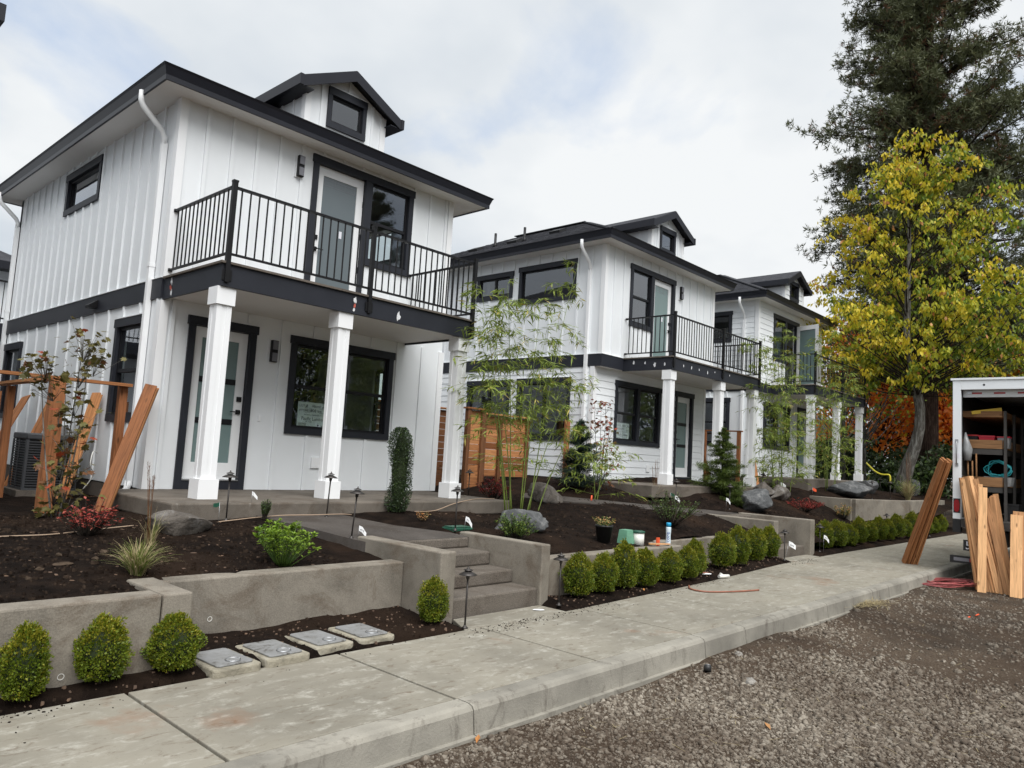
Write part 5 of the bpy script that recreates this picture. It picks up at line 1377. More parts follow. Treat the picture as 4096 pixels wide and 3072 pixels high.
def bamboo(label, base, culms, seed, nleaf=26, llen=.13, limit=260, low=.1):
    rs = np.random.default_rng(seed); base = np.array(base, float); root = thing('bamboo', label, 'bamboo', tuple(base))
    C = []; D = []; 
    for (dx, dy, h, lx, ly, dens) in culms:
        p0 = base + [dx, dy, -.05]; top = base + [dx + lx, dy + ly, h]; mid = p0 + (top - p0) * .55 + np.array([-lx, -ly, 0]) * .22
        B = lambda t: (1 - t) ** 2 * p0 + 2 * t * (1 - t) * mid + t * t * top
        cm = MB(); cm.tube([B(t) for t in np.linspace(0, 1, 14)], list(np.linspace(.0105, .002, 14)), 6); cm.build('culm', 'bamboo_culm', root)
        nb_ = int(h * 11 * dens); br = MB()
        for b in range(nb_):
            t = rs.uniform(low, 1.0); p = B(t); a = rs.uniform(0, 2 * np.pi); L_ = (.18 + .42 * (1 - t) ** .5) * rs.uniform(.6, 1.15)
            d = np.array([math.cos(a), math.sin(a), rs.uniform(.1, .55)]); d /= np.linalg.norm(d)
            e = p + d * L_; e2 = e + np.array([d[0], d[1], -.35]) * L_ * .5
            br.tube([p, e, e2], [.003, .002, .001], 4)
            k = int(nleaf * rs.uniform(.6, 1.2)); tt = rs.uniform(.25, 1, k)
            P = np.where(tt[:, None] < .6, p + (e - p) * (tt / .6)[:, None], e + (e2 - e) * ((tt - .6) / .4)[:, None])
            aa = rs.uniform(0, 2 * np.pi, k)
            C.append(P + rs.normal(0, .015, (k, 3))); D.append(np.stack([np.cos(aa) + d[0], np.sin(aa) + d[1], rs.uniform(-1.0, .15, k)], 1))
        br.build('branches', 'bamboo_culm', root)
    C = np.vstack(C); D = np.vstack(D); l = rs.uniform(.6, 1.15, len(C)) * llen
    mi = (rs.random(len(C)) < .09).astype(int)
    leaf_objs('leaf', C, D, np.array([0, 0, 1.0]) + rs.normal(0, .4, C.shape), l, .15, ['bamboo_leaf', 'bamboo_yellow'], mi, root, limit)
    return root
bamboo('tall green bamboo before the cedar fence between the near houses', (8.55, 7.75, sz(8.55, 7.75)),
       [(-.15, 0, 3.4, -.75, .1, 1.0), (.0, .05, 3.55, -.25, .1, 1.1), (.12, -.05, 3.3, .1, -.1, 1.0), (.3, .08, 3.1, .5, .1, .8), (.38, 0, 4.35, 1.2, .2, .45), (-.05, .1, 2.7, -.8, 0, .7), (.2, -.1, 2.2, .95, -.1, .7), (.1, .1, 2.8, -.5, .2, .9), (.45, -.1, 1.5, .7, -.2, .8), (-.2, -.1, 1.2, -.55, -.2, .7)], 51, 18, .155, 300, low=.36)
bamboo('small drooping bamboo clump between the blue fir and the vine maple', (11.3, 8.2, sz(11.3, 8.2)), [(0, 0, 1.25, -.3, 0, 1.2), (.05, 0, 1.1, .3, .0, 1.2), (0, .05, .8, .55, -.2, 1.2)], 52, 20, .14, 120)
bamboo('light green bamboo left of the farthest house columns', (18.6, 7.9, sz(18.6, 7.9)),
       [(0, 0, 3.7, -1.3, .1, .9), (.1, .1, 4.1, -.5, .2, .9), (.3, 0, 4.4, .2, .1, .9), (.5, .1, 3.9, .9, .1, .9), (.2, -.1, 3.0, -1.0, -.2, .9), (.6, -.1, 2.6, .8, -.2, .8), (.4, .1, 2.0, -.2, -.1, .8)], 53, 20, .16, 200)
bamboo('light green bamboo before the farthest house balcony', (21.6, 7.7, sz(21.6, 7.7)),
       [(0, 0, 4.3, -.5, .1, .8), (.3, .1, 4.6, .4, .1, .8), (.5, 0, 4.0, 1.2, .0, .8), (.2, -.1, 3.2, .8, -.1, .7), (-.1, 0, 3.0, -.8, 0, .7), (.6, 0, 2.2, .3, -.1, .8)], 54, 18, .16, 160)
# vine maples with single lobed leaves ---------------------------------------
def maple_leaf_mesh(mat):
    k = ('mleaf', mat)
    if k not in UNIT:
        P = [(0, 0, 0)]; lob = 7
        for i in range(lob):
            a = math.radians(-150 + 300 * i / (lob - 1)); r = (.42, .72, .92, 1.0, .92, .72, .42)[i]
            P.append((.35 + r * .62 * math.cos(a), r * .62 * math.sin(a), .04 * math.sin(i * 2.1)))
            if i < lob - 1:
                a2 = math.radians(-150 + 300 * (i + .5) / (lob - 1)); P.append((.35 + .30 * math.cos(a2), .30 * math.sin(a2), 0))
        n = len(P) - 1; c = len(P); P.append((.35, 0, .03))
        fs = [(c, i, i + 1) for i in range(1, n)] + [(c, n, 0), (c, 0, 1)]
        me = bpy.data.meshes.new('maple_leaf'); me.from_pydata(P, [], fs); me.materials.append(MATS[mat]); UNIT[k] = me
    return UNIT[k]
def vine_maple(label, base, stems, clusters, mats, probs, seed, size=.085):
    rs = np.random.default_rng(seed); base = np.array(base, float); root = thing('vine_maple', label, 'tree', tuple(base))
    for (tx, ty, h) in stems:
        p0 = base + [tx * .12 + rs.normal(0, .02), ty * .12, -.05]; p2 = base + [tx, ty, h]; p1 = (p0 + p2) / 2 + rs.normal(0, .03, 3)
        s_ = MB(); s_.tube([(1 - t) ** 2 * p0 + 2 * t * (1 - t) * p1 + t * t * p2 for t in np.linspace(0, 1, 8)], list(np.linspace(.011, .003, 8)), 6); s_.build('stem', 'bark_grey', root)
    tw = MB()
    for (cx, cy, cz, r, n, bias) in clusters:
        for i in range(int(n * 2.3)):
            p = base + [cx, cy, cz] + rs.normal(0, 1, 3) * [r, r, r * .75]
            d = np.array([rs.normal(), rs.normal(), rs.normal(-.45, .4)]); d /= np.linalg.norm(d); nrm = np.array([0, -.25, 1.0]) + rs.normal(0, .4, 3)
            s_ = np.cross(d, nrm); s_ /= np.linalg.norm(s_); u = np.cross(s_, d)
            pr = np.array(probs, float); pr[-1] += bias; pr /= pr.sum()
            o = bpy.data.objects.new('leaf', maple_leaf_mesh(mats[rs.choice(len(mats), p=pr)])); COL.objects.link(o); o.parent = root
            o.location = tuple(p - base); o.rotation_euler = Matrix(((d[0], s_[0], u[0]), (d[1], s_[1], u[1]), (d[2], s_[2], u[2]))).to_euler(); o.scale = (size * rs.uniform(.7, 1.25),) * 3
            if i % 3 == 0: tw.tube([base + [cx * .8, cy * .8, max(.1, cz - .2)], p], [.003, .0015], 4)
    tw.build('twigs', 'bark_grey', root)
    return root
vine_maple('young vine maple with green brown leaves before the corner fence post', (2.62, 8.72, .63), [(-.32, 0, 1.62), (.05, .0, 1.95), (.12, .05, 1.9), (-.05, .05, 1.3), (.05, -.05, 1.0)],
    [(-.33, 0, 1.62, .085, 22, 0), (-.22, 0, 1.42, .08, 16, 0), (-.12, 0, 1.15, .06, 6, 0), (.08, 0, 1.86, .10, 24, 0), (.22, 0, 1.72, .07, 12, 0), (.06, 0, 1.58, .09, 16, 0), (.05, 0, 1.28, .08, 10, 0), (.07, 0, 1.05, .09, 12, 0), (0, 0, .85, .10, 12, .35), (.16, 0, .80, .05, 4, .6),
     (-.04, 0, .62, .12, 18, .05), (.12, 0, .55, .10, 10, .0), (-.08, 0, .35, .12, 16, .05), (.08, 0, .2, .10, 10, 0), (-.12, 0, .12, .07, 8, 0)], ['maple_green', 'maple_brown', 'maple_red'], [.86, .12, .02], 61, .088)
vine_maple('thin vine maple with red leaves before the middle house siding', (12.18, 8.72, sz(12.18, 8.72)), [(-.35, 0, 1.65), (-.12, 0, 1.75), (.05, 0, 1.5), (.25, 0, 1.6), (.1, .05, 1.0)],
    [(-.3, 0, 1.68, .13, 9, .2), (.05, 0, 1.70, .10, 7, .2), (-.3, 0, 1.3, .13, 10, .1), (.05, 0, 1.35, .12, 12, .1), (.25, 0, 1.2, .08, 6, .3), (-.1, 0, 1.0, .15, 12, .1), (.1, 0, .85, .12, 10, .4), (.0, 0, .6, .12, 8, .1), (.2, 0, .45, .08, 5, .8), (.05, 0, .15, .09, 7, .4)], ['maple_brown', 'maple_green', 'maple_red'], [.5, .15, .35], 62, .09)
# conifers of garden size ----------------------------------------------------
def small_conifer(name, label, base, h, r0, mat, seed, nwh=16, needle=.03, lean=0, droop=.1, mat2=None):
    rs = np.random.default_rng(seed); base = np.array(base, float); root = thing(name, label, 'tree', tuple(base))
    t_ = MB(); t_.tube([base + [0, 0, -.05], base + [lean * .4, 0, h * .5], base + [lean, 0, h]], [.028, .016, .004], 7); t_.build('trunk', 'bark_dark', root)
    C = []; D = []; br = MB()
    for w_ in range(nwh):
        t = w_ / (nwh - 1); z = h * (.06 + .88 * t); L_ = r0 * (1 - t) ** .85 + .05
        for b in range(rs.integers(6, 9)):
            a = rs.uniform(0, 2 * np.pi); LL = L_ * rs.uniform(.45, 1.15); p = base + [lean * t, 0, z + rs.normal(0, h * .025)]; e = p + np.array([math.cos(a) * LL, math.sin(a) * LL, LL * (rs.uniform(.1, .55) - droop)])
            br.tube([p, e], [.005, .002], 4)
            n = int(60 + LL * 800); tt = rs.uniform(.1, 1.0, n); off = rs.normal(0, .022 + .085 * LL, (n, 3)) * (1 - .5 * tt[:, None]) * [1, 1, .6]
            C.append(p + (e - p) * tt[:, None] + off); D.append(np.tile([math.cos(a), math.sin(a), .2], (n, 1)) + rs.normal(0, .7, (n, 3)))
    C = np.vstack(C); D = np.vstack(D); l = rs.uniform(.7, 1.3, len(C)) * needle
    V, T = leaf_arrays(C, D, np.array([0, 0, 1.0]) + rs.normal(0, .3, C.shape), l, l * .2, .1)
    npmesh('needles', V, T, mat, None, root)['kind'] = 'stuff'; br.build('branches', 'bark_dark', root)
    return root
small_conifer('blue_fir', 'small dark blue green fir before the middle house lap siding', (11.75, 8.95, sz(11.75, 8.95)), 1.35, .55, 'fir_blue', 71, 17, .05)
small_conifer('hemlock_sapling', 'feathery young hemlock before the middle house columns', (15.55, 7.85, sz(15.55, 7.85)), 1.55, .62, 'hemlock', 72, 17, .05, lean=.05, droop=.25)
small_conifer('low_juniper', 'low feathery conifer seedling beside the hemlock', (15.35, 7.4, sz(15.35, 7.4)), .30, .28, 'hemlock', 73, 5, .04)
# ================================================================= BOULDERS
def boulder(label, c, sx, sy, szz, mat, seed, flat=.3, rot=0.0, name='boulder', cat='boulder', planes=17):
    import bmesh
    rs = np.random.default_rng(seed); bm = bmesh.new(); bmesh.ops.create_icosphere(bm, subdivisions=4, radius=1.0)
    pl = [(unit_rows(rs.normal(size=(1, 3)))[0], rs.uniform(.42, .82)) for _ in range(planes)]
    V = np.array([v.co[:] for v in bm.verts])
    for n, d in pl:
        k = V @ n; ex = np.maximum(k - d, 0); V = V - n * ex[:, None] * .92
    V = V / np.abs(V).max(0) * [1, 1, 1]; V = V * (1 + .13 * fbm(V[:, 0] * 2 + 9, V[:, 1] * 2 + V[:, 2] * 3, seed, 1.6, 4))[:, None]
    V = V * [sx, sy, szz]; cr_, sr = math.cos(rot), math.sin(rot)
    V = np.stack([V[:, 0] * cr_ - V[:, 1] * sr, V[:, 0] * sr + V[:, 1] * cr_, V[:, 2]], 1)
    Fq = [[v.index for v in f.verts] for f in bm.faces]; bm.free()
    zmin = V[:, 2].min(); V[:, 2] -= zmin * (1 - flat)
    o = npmesh(name, V + np.array(c), Fq, mat, origin=c, smooth=True); return tag(o, label, cat)
boulder('flat brown boulder at the near porch corner', (3.30, 7.36, sz(3.3, 7.36) - .03), .34, .24, .16, 'basalt_brown', 81, .15, .1)
boulder('upright grey boulder behind the dense green shrub', (7.34, 6.48, sz(7.34, 6.48) - .04), .36, .20, .20, 'basalt', 82, .15, -.6)
boulder('large grey brown boulder under the tall bamboo', (9.75, 8.15, sz(9.75, 8.15) - .04), .36, .28, .22, 'basalt_brown', 83, .2, -.4)
boulder('big rounded pale grey boulder beside the far path', (15.45, 7.0, sz(15.45, 7.0) - .03), .40, .34, .29, 'basalt', 84, .15, .3)
boulder('left one of the two brown boulders by the middle house porch', (17.55, 7.75, sz(17.55, 7.75) - .02), .36, .26, .24, 'basalt_brown', 85, .2, .4)
boulder('right one of the two brown boulders by the middle house porch', (18.15, 7.65, sz(18.15, 7.65) - .02), .36, .24, .25, 'basalt_brown', 86, .2, -.2)
boulder('long dark grey boulder above the far retaining wall', (22.0, 7.15, sz(22.0, 7.15) - .02), .66, .32, .27, 'basalt', 87, .2, -.75)
boulder('right neighbour of the long grey boulder above the far wall', (23.6, 7.2, sz(23.6, 7.2) - .02), .50, .32, .26, 'basalt', 88, .2, -.5)
boulder('grey boulder left of the white truck frame', (29.0, 7.4, sz(29.0, 7.4)), .5, .4, .34, 'basalt', 89, .2, 0)
# road side lumps
def on_road(px, py, dz=0.0):
    p = onZ(px, py, -.19); p = onZ(px, py, float(road_z(np.array([p[0]]), np.array([p[1]]))[0])); return p
p = on_road(2998, 2730); boulder('pale broken lump of concrete lying on the gravel', (p[0], p[1], p[2] - .02), .095, .06, .035, 'concrete_lump', 91, .3, .5, 'concrete_lump', 'rubble')
p = on_road(3125, 2495); boulder('grey concrete chunk against the curb face', (p[0], p[1], p[2] - .02), .09, .06, .055, 'concrete_lump', 92, .3, .2, 'concrete_lump', 'rubble')
p = on_road(2950, 2620); boulder('pale stone in the gravel just behind the concrete lump', (p[0], p[1], p[2] - .02), .055, .045, .04, 'concrete_lump', 93, .3, .8, 'gravel_rock', 'stone')
p = on_road(2395, 2790); boulder('pale rock lying under the curb edge', (p[0], p[1], p[2] - .02), .06, .045, .045, 'concrete_lump', 94, .3, .1, 'gravel_rock', 'stone')
p = on_road(2650, 2740); boulder('brown grey rock half sunk in the gravel left of the can', (p[0], p[1], p[2] - .02), .05, .04, .035, 'stone_light', 95, .3, .1, 'gravel_rock', 'stone')
# gravel --------------------------------------------------------------------
def pebbles():
    rs = np.random.default_rng(5); pts = []
    need = 42000; tot = 0
    while tot < need:
        px = rs.uniform(900, 4300, 20000); py = 2200 + 1000 * rs.random(20000)
        d = cr[None] * ((px - 2048) / F)[:, None] - cu[None] * ((py - 1536) / F)[:, None] + fw[None]
        t = (-.19 - CZ) / d[:, 2]; P = d * t[:, None]; ok = (P[:, 1] < 3.31) & (P[:, 1] > -4) & (P[:, 0] < 16) & (t > 0) & (t < 17)
        # fewer on the packed brown patches and along the wheel lane
        x, y = P[:, 0], P[:, 1]; dens = .45 + 1.7 * fbm(x, y, 61, .42, 4); near = 1.0
        lane = np.clip(1 - np.abs(y - (0.30 * x - 1.2)) / 1.1, 0, 1); ok &= rs.random(20000) < np.clip(dens, .04, 1) * (1 - .0 * lane)
        Q = P[ok][:, :2]; pts.append(Q); tot += len(Q)
    ex = np.stack([rs.uniform(3.2, 13, 900), 3.3 - np.abs(rs.normal(0, .75, 900))], 1); wide_ = np.stack([rs.uniform(-1.5, 17, 9000), rs.uniform(-3.5, 3.3, 9000)], 1); Q = np.vstack([np.vstack(pts)[:need - 5000], wide_, ex]); n = len(Q); dist = np.linalg.norm(Q, axis=1)
    s = np.exp(rs.normal(math.log(.0070), .55, n)); s = np.clip(s, .004, .03) * np.clip(dist / 5.0, .8, 2.0) ** .5
    s[-900:] = rs.uniform(.012, .032, 900) * rs.uniform(.5, 1, 900)
    z = road_z(Q[:, 0], Q[:, 1])
    ico = np.array([(0, 0, 1), (.89, 0, .45), (.28, .85, .45), (-.72, .53, .45), (-.72, -.53, .45), (.28, -.85, .45), (.72, .53, -.45), (-.28, .85, -.45), (-.89, 0, -.45), (-.28, -.85, -.45), (.72, -.53, -.45), (0, 0, -1)])
    f = np.array([(0, 1, 2), (0, 2, 3), (0, 3, 4), (0, 4, 5), (0, 5, 1), (1, 6, 2), (2, 7, 3), (3, 8, 4), (4, 9, 5), (5, 10, 1), (2, 6, 7), (3, 7, 8), (4, 8, 9), (5, 9, 10), (1, 10, 6)])
    V = ico[None] * (1 + rs.normal(0, .17, (n, 12, 1))); V = V * rs.uniform(.55, 1.3, (n, 1, 3)) * [1.15, 1.0, .7]
    a = rs.uniform(0, 2 * np.pi, n); c_, s_ = np.cos(a)[:, None], np.sin(a)[:, None]
    V = np.stack([V[..., 0] * c_ - V[..., 1] * s_, V[..., 0] * s_ + V[..., 1] * c_, V[..., 2]], -1) * s[:, None, None]
    V[..., 0] += Q[:, 0:1]; V[..., 1] += Q[:, 1:2]; V[..., 2] += (z + s * .22)[:, None]
    Fq = (f[None] + (np.arange(n) * 12)[:, None, None]).reshape(-1, 3)
    o = npmesh('gravel', V.reshape(-1, 3), Fq, 'gravel_stone'); tag(o, 'loose grey brown crushed gravel over the unpaved street', 'gravel', kind='stuff')
pebbles()
# clods, bark chips and small stones on the beds ------------------------------
def litter(name, label, n, sampler, smin, smax, mats, flat, seed):
    rs = np.random.default_rng(seed); XY, Z = sampler(rs, n); n = len(XY)
    cube = np.array([(-1, -1, -1), (1, -1, -1), (1, 1, -1), (-1, 1, -1), (-.8, -.7, 1), (.8, -.8, 1), (.7, .8, 1), (-.8, .7, 1)], float)
    f = np.array([(0, 1, 5, 4), (1, 2, 6, 5), (2, 3, 7, 6), (3, 0, 4, 7), (4, 5, 6, 7)])
    s = rs.uniform(smin, smax, n) * rs.uniform(.4, 1, n)
    V = cube[None] * (1 + rs.normal(0, .25, (n, 8, 3))) * (np.stack([rs.uniform(.5, 1.6, n), rs.uniform(.4, 1, n), np.full(n, flat)], 1) * s[:, None])[:, None]
    a = rs.uniform(0, 2 * np.pi, n); c_, s_ = np.cos(a)[:, None], np.sin(a)[:, None]
    V = np.stack([V[..., 0] * c_ - V[..., 1] * s_, V[..., 0] * s_ + V[..., 1] * c_, V[..., 2]], -1)
    V[..., 0] += XY[:, 0:1]; V[..., 1] += XY[:, 1:2]; V[..., 2] += (Z + s * flat * .3)[:, None]
    Fq = (f[None] + (np.arange(n) * 8)[:, None, None]).reshape(-1, 4)
    o = npmesh(name, V.reshape(-1, 3), Fq, mats, np.repeat(rs.integers(0, len(mats), n), 5)); return tag(o, label, 'litter', kind='stuff')
def bed_sampler(rs, n):
    X = np.concatenate([rs.uniform(0.8, 4.7, n // 2), rs.uniform(6.4, 20, n - n // 2)]); Y = rs.uniform(5.2, 9.3, n)
    ok = (Y > wall_y(X) + .12) & ~((X > 3.3) & (X < 8.8) & (Y > 7.85)) & ~((X > 4.3) & (X < 6.3)) & ~((X > 12.9) & (Y > 7.9))
    X, Y = X[ok], Y[ok]; return np.stack([X, Y], 1), soil_z(X, Y)
def strip_sampler(rs, n):
    X = rs.uniform(.6, 14.5, n); Y = back_np(X) + rs.uniform(.03, .9, n); ok = (Y < np.where(X < 2.2, 5.04, np.where(X < 4.8, 5.7, np.where(X < 9.2, 5.28, 5.74)))) & ~((X > 4.75) & (X < 6.35)) & ~((X > 13.2))
    X, Y = X[ok], Y[ok]; return np.stack([X, Y], 1), strip_z(X, Y)
litter('soil_clods', 'dark crumbly soil clods over the garden beds', 9000, bed_sampler, .006, .022, ['clod', 'soil'], .7, 101)
litter('bark_chips', 'brown bark chips and twigs scattered over the mulch', 2600, bed_sampler, .006, .020, ['chip', 'clod'], .2, 102)
litter('soil_clods', 'dark soil crumbs in the strip along the sidewalk', 3200, strip_sampler, .005, .017, ['clod', 'soil', 'chip'], .7, 103)
def walk_sampler(rs, n):
    X = rs.uniform(.8, 14, n); Y = back_np(X) - np.abs(rs.normal(0, .13, n)) - .005
    k = rs.random(n) < np.clip(.25 + 1.2 * fbm(X, Y * .3, 77, .9, 3), .03, 1); X, Y = X[k], Y[k]; return np.stack([X, Y], 1), np.full(len(X), .002)
litter('spilled_soil', 'soil crumbs spilled over the sidewalk back edge', 3000, walk_sampler, .002, .008, ['clod', 'soil'], .5, 104)
stn = 0
for (x, y) in ((1.95, 6.25), (2.0, 6.55), (2.2, 6.35), (1.75, 6.1), (1.62, 5.85), (2.35, 6.6)):
    boulder(['pale brown dirt lump left of the grass clump', 'small tan stone behind the dirt lump in the left bed', 'tan stone between the red shrub and the grass', 'flat tan stone nearest the corner of the stepped wall', 'tiny tan stone before the dirt lump', 'tan stone under the red shrub'][stn], (x, y, sz(x, y) - .01), .034 + .05 * (stn == 0), .03 + .03 * (stn == 0), .02, 'dirt_lump', 200 + stn, .3, stn, 'stone', 'stone'); stn += 1

# ================================================================= METER BOXES
def lid(label, cx, cy, rot):
    root = thing('meter_box', label, 'meter box', (cx, cy, .03), 'four concrete meter boxes before the stepped wall')
    cr_, sr = math.cos(rot), math.sin(rot)
    def R(p): return (cx + p[0] * cr_ - p[1] * sr, cy + p[0] * sr + p[1] * cr_, p[2])
    def slab(name, hx, hy, z0, z1, mat, par, bev=.012):
        m = MB(); k = min(hx, hy) * .14; o = [(-hx + k, -hy), (hx - k, -hy), (hx, -hy + k), (hx, hy - k), (hx - k, hy), (-hx + k, hy), (-hx, hy - k), (-hx, -hy + k)]
        n = 8; m.poly([R((x, y, z0)) for x, y in o] + [R((x, y, z1)) for x, y in o], [tuple(range(n, 2 * n)), tuple(range(n))[::-1]] + [(i, (i + 1) % n, n + (i + 1) % n, n + i) for i in range(n)]); return m.build(name, mat, par, bevel=bev)
    slab('collar', .175, .25, -.01, .052, 'meter_collar', root); slab('lid', .135, .20, .0525, .066, 'meter_lid', root, .005)
    m = MB(); c = R((.02, -.12, .0665)); m.lathe(c, [(.045, 0), (.045, .004)], 20); e = m.build('reader_cover', 'meter_lid', root)
    m = MB(); P = []
    for k in range(20):
        a = 2 * math.pi * k / 20; P.append((c[0] + .05 * math.cos(a), c[1] + .05 * math.sin(a), .069))
    m.tube(P + [P[0]], .004, 5); m.build('cover_ring', 'steel', root)
    return root
rock_mat('meter_collar', (0.32, 0.29, 0.22), (0.40, 0.37, 0.30))
def meterlid():
    m, t, b = base_mat('meter_lid'); v = pos_node(t)
    a = ramp(t, noise(t, v, 7, 8, 0.75, .3), [(0.36, (0.05, 0.042, 0.034)), (0.46, (0.20, 0.20, 0.195)), (0.7, (0.27, 0.275, 0.28))]); t.links.new(a, b.inputs['Base Color']); b.inputs['Roughness'].default_value = .55
    vo = t.nodes.new('ShaderNodeTexChecker'); vo.inputs['Scale'].default_value = 90; t.links.new(v, vo.inputs[0]); bump(t, b, vo.outputs[1], .5, .004)
meterlid()
for k, (x, y) in enumerate(((2.62, 5.02), (3.02, 5.04), (3.46, 5.12), (3.88, 5.13))):
    lid(['nearest meter box with a muddy lid, leftmost of four', 'second meter box from the left before the stepped wall', 'third meter box from the left with mud across its lid', 'rightmost of the four meter boxes, cleanest lid'][k], x, y, random.uniform(-.06, .06) - .02)
# weep holes in the walls
def weep(x, y, z, wallname='weep_pipe', label=''):
    m = MB(); n = 14
    o_ = [(x + .02 * math.cos(2 * math.pi * k / n), y - .004, z + .02 * math.sin(2 * math.pi * k / n)) for k in range(n)]; i_ = [(x + .016 * math.cos(2 * math.pi * k / n), y - .004, z + .016 * math.sin(2 * math.pi * k / n)) for k in range(n)]
    b_ = [(p[0], y + .001, p[2]) for p in i_]
    m.poly(o_ + i_ + b_, [(k, (k + 1) % n, n + (k + 1) % n, n + k) for k in range(n)] + [(n + k, n + (k + 1) % n, 2 * n + (k + 1) % n, 2 * n + k) for k in range(n)]); m.poly(b_, [tuple(range(n))], 1)
    o = m.build('weep_pipe', ['white_plastic', 'black_plastic'], origin=(x, y, z)); return tag(o, label, 'drain pipe')
weep(2.86, 5.722, .16, label='white drain pipe end in the wall above the meter boxes'); weep(1.63, 5.06, .09, label='drain pipe end low in the nearest wall between two boxwoods')

# ================================================================= PATH LIGHTS
def make_lamp():
    root = thing('path_light', 'x', 'path light', (0, 0, -50)); Z = -50
    m = MB(); m.tube([(0, 0, Z - .06), (0, 0, Z + .46)], .0085, 8); m.build('stem', 'bronze', root)
    m = MB(); m.lathe((0, 0, Z), [(.03, 0), (.03, .008), (.012, .02), (.012, .03)], 12); m.build('foot', 'bronze', root)
    m = MB(); m.lathe((0, 0, Z + .43), [(.010, 0), (.016, .01), (.018, .035), (.026, .05)], 12); m.build('socket', 'bronze', root)
    h = MB(); h.lathe((0, 0, Z + .472), [(.082, .0), (.083, .004), (.05, .022), (.032, .03), (.03, .036)], 20); hat = h.build('hat', 'bronze', root)
    h = MB(); h.lathe((0, 0, Z + .513), [(.042, 0), (.043, .004), (.016, .014), (.008, .02), (.007, .03), (.002, .036)], 16); h.build('finial', 'bronze', hat)
    return root
LP_ = make_lamp()
lamps = [((4.84, 4.885, .0), 'path light standing at the foot of the near steps', 0), ((6.30, 4.98, .03), 'path light right of the near steps before the row of seven boxwoods', 0),
    ((4.76, 6.58, .60), 'path light behind the left cheek wall of the near steps', .05), ((6.33, 6.66, .62), 'path light by the green valve box right of the near path', 0), ((5.20, 7.72, .70), 'path light before the middle column of the near house', .03), ((3.98, 7.80, .68), 'path light between the near house boulder and porch', 0),
    ((12.95, 5.32, .03), 'path light at the left foot of the far steps', 0), ((14.95, 5.45, .05), 'path light at the right foot of the far steps with a white flag', 0),
    ((13.15, 7.60, .76), 'path light behind the loose green shrub by the middle path', 0), ((14.75, 7.25, .70), 'path light left of the big rounded boulder', 0),
    ((18.6, 8.35, .98), 'tilted path light by the middle house right column', .25), ((19.9, 8.3, 1.02), 'path light by the white flag left of the farthest house', 0), ((22.4, 6.75, .92), 'path light before the long grey boulder above the far wall', 0),
    ((23.9, 6.7, .93), 'path light between the two boulders above the far wall', 0), ((27.4, 8.0, 1.0), 'path light beyond the farthest house right column', 0), ((20.6, 5.85, .12), 'path light behind the right boxwood hedge', 0), ((22.6, 5.35, .05), 'path light with a white flag behind the leaning lumber', 0), ((9.1, 9.3, .75), 'path light hidden behind the tall bamboo', 0)]
for (p, lab, tilt) in lamps:
    o = dup(LP_, p, random.uniform(0, 6), 1.0, lab); o['group'] = 'bronze path lights'; o.rotation_euler = (tilt * .5, tilt, 0)
for ch in list(LP_.children):
    for g in list(ch.children): bpy.data.objects.remove(g)
    bpy.data.objects.remove(ch)
bpy.data.objects.remove(LP_)

# ================================================================= FLAGS, CABLES, ODDMENTS
def flag(label, p, h, w_, mat, mark=None, ang=-.7, lean=(0, 0), droop=.5):
    root = thing('marker_flag', label, 'flag', p); x, y, z = p
    top = (x + lean[0], y + lean[1], z + h)
    m = MB(); m.tube([(x, y, z - .05), top], .002, 5); m.build('wire', 'steel', root)
    c_, s_ = math.cos(ang), math.sin(ang)
    P = []
    for u, v in ((0, 0), (.45, -.16), (1, -droop), (0, -.62), (.45, -.85), (1, -droop - .55)):
        P.append((top[0] + c_ * u * w_ + s_ * .012 * math.sin(u * 5), top[1] + s_ * u * w_ - c_ * .012 * math.sin(u * 5), top[2] + v * w_ * 1.1))
    m = MB(); m.poly(P, [(0, 1, 4, 3), (1, 2, 5, 4)]); fo = m.build('sheet', mat, root)
    if mark:
        n = np.array([s_, -c_, 0]); xd = np.array([c_, s_, -.35]) ; yd = np.array([.15, 0, 1.0])
        text_mesh(mark, w_ * .32, root, np.array(top) + np.array([c_, s_, 0]) * w_ * .10 + n * .016 + np.array([0, 0, -w_ * .55]), xd, yd, 'ink')
    return root
flag('white marker flag lying beside the near house column base', (4.33, 7.93, .862), .13, .06, 'paper_white', None, -.9, (.0, 0), .9)
flag('small green marker flag at the near porch edge', (3.80, 7.60, .66), .24, .06, 'green_plastic', None, 2.6, (-.01, 0), .2)
flag('white marker flag beside the path light behind the left cheek wall', (4.88, 6.62, .61), .12, .08, 'paper_white', 'wing', -.6, (.0, 0), .9)
flag('white printed marker flag beside the green valve box', (6.48, 6.66, .62), .17, .085, 'paper_white', 'Flu', -.6, (.02, 0), 1.0)
flag('white printed marker flag leaning beside the far steps', (13.05, 5.36, .02), .33, .12, 'paper_white', 'wing', -.9, (.14, -.02), .55)
flag('white marker flag on the path light right of the far steps', (15.0, 5.40, .06), .32, .10, 'paper_white', 'wing', -.9, (.03, 0), .9)
flag('white marker flag left of the big rounded boulder', (14.6, 7.25, .70), .25, .09, 'paper_white', 'wing', -.8, (0, 0), .9)
flag('white marker flag in the loose green shrub by the middle path', (12.95, 7.5, .76), .22, .10, 'paper_white', 'Flu', -.8, (0, 0), .8)
flag('green marker flag before the middle house porch', (13.55, 7.95, .86), .14, .08, 'green_plastic', None, -.8, (0, 0), .3)
flag('white marker flag by the path light left of the farthest house', (19.7, 8.25, 1.0), .28, .16, 'paper_white', None, -.8, (0, 0), .5)
flag('orange marker flag before the farthest house porch', (20.8, 7.8, .95), .22, .11, 'orange_plastic', None, -.8, (0, 0), .4)
flag('white marker flag at the leaning lumber stack by the hedge', (22.3, 5.45, .05), .50, .16, 'paper_white', None, -.8, (0, 0), .8)
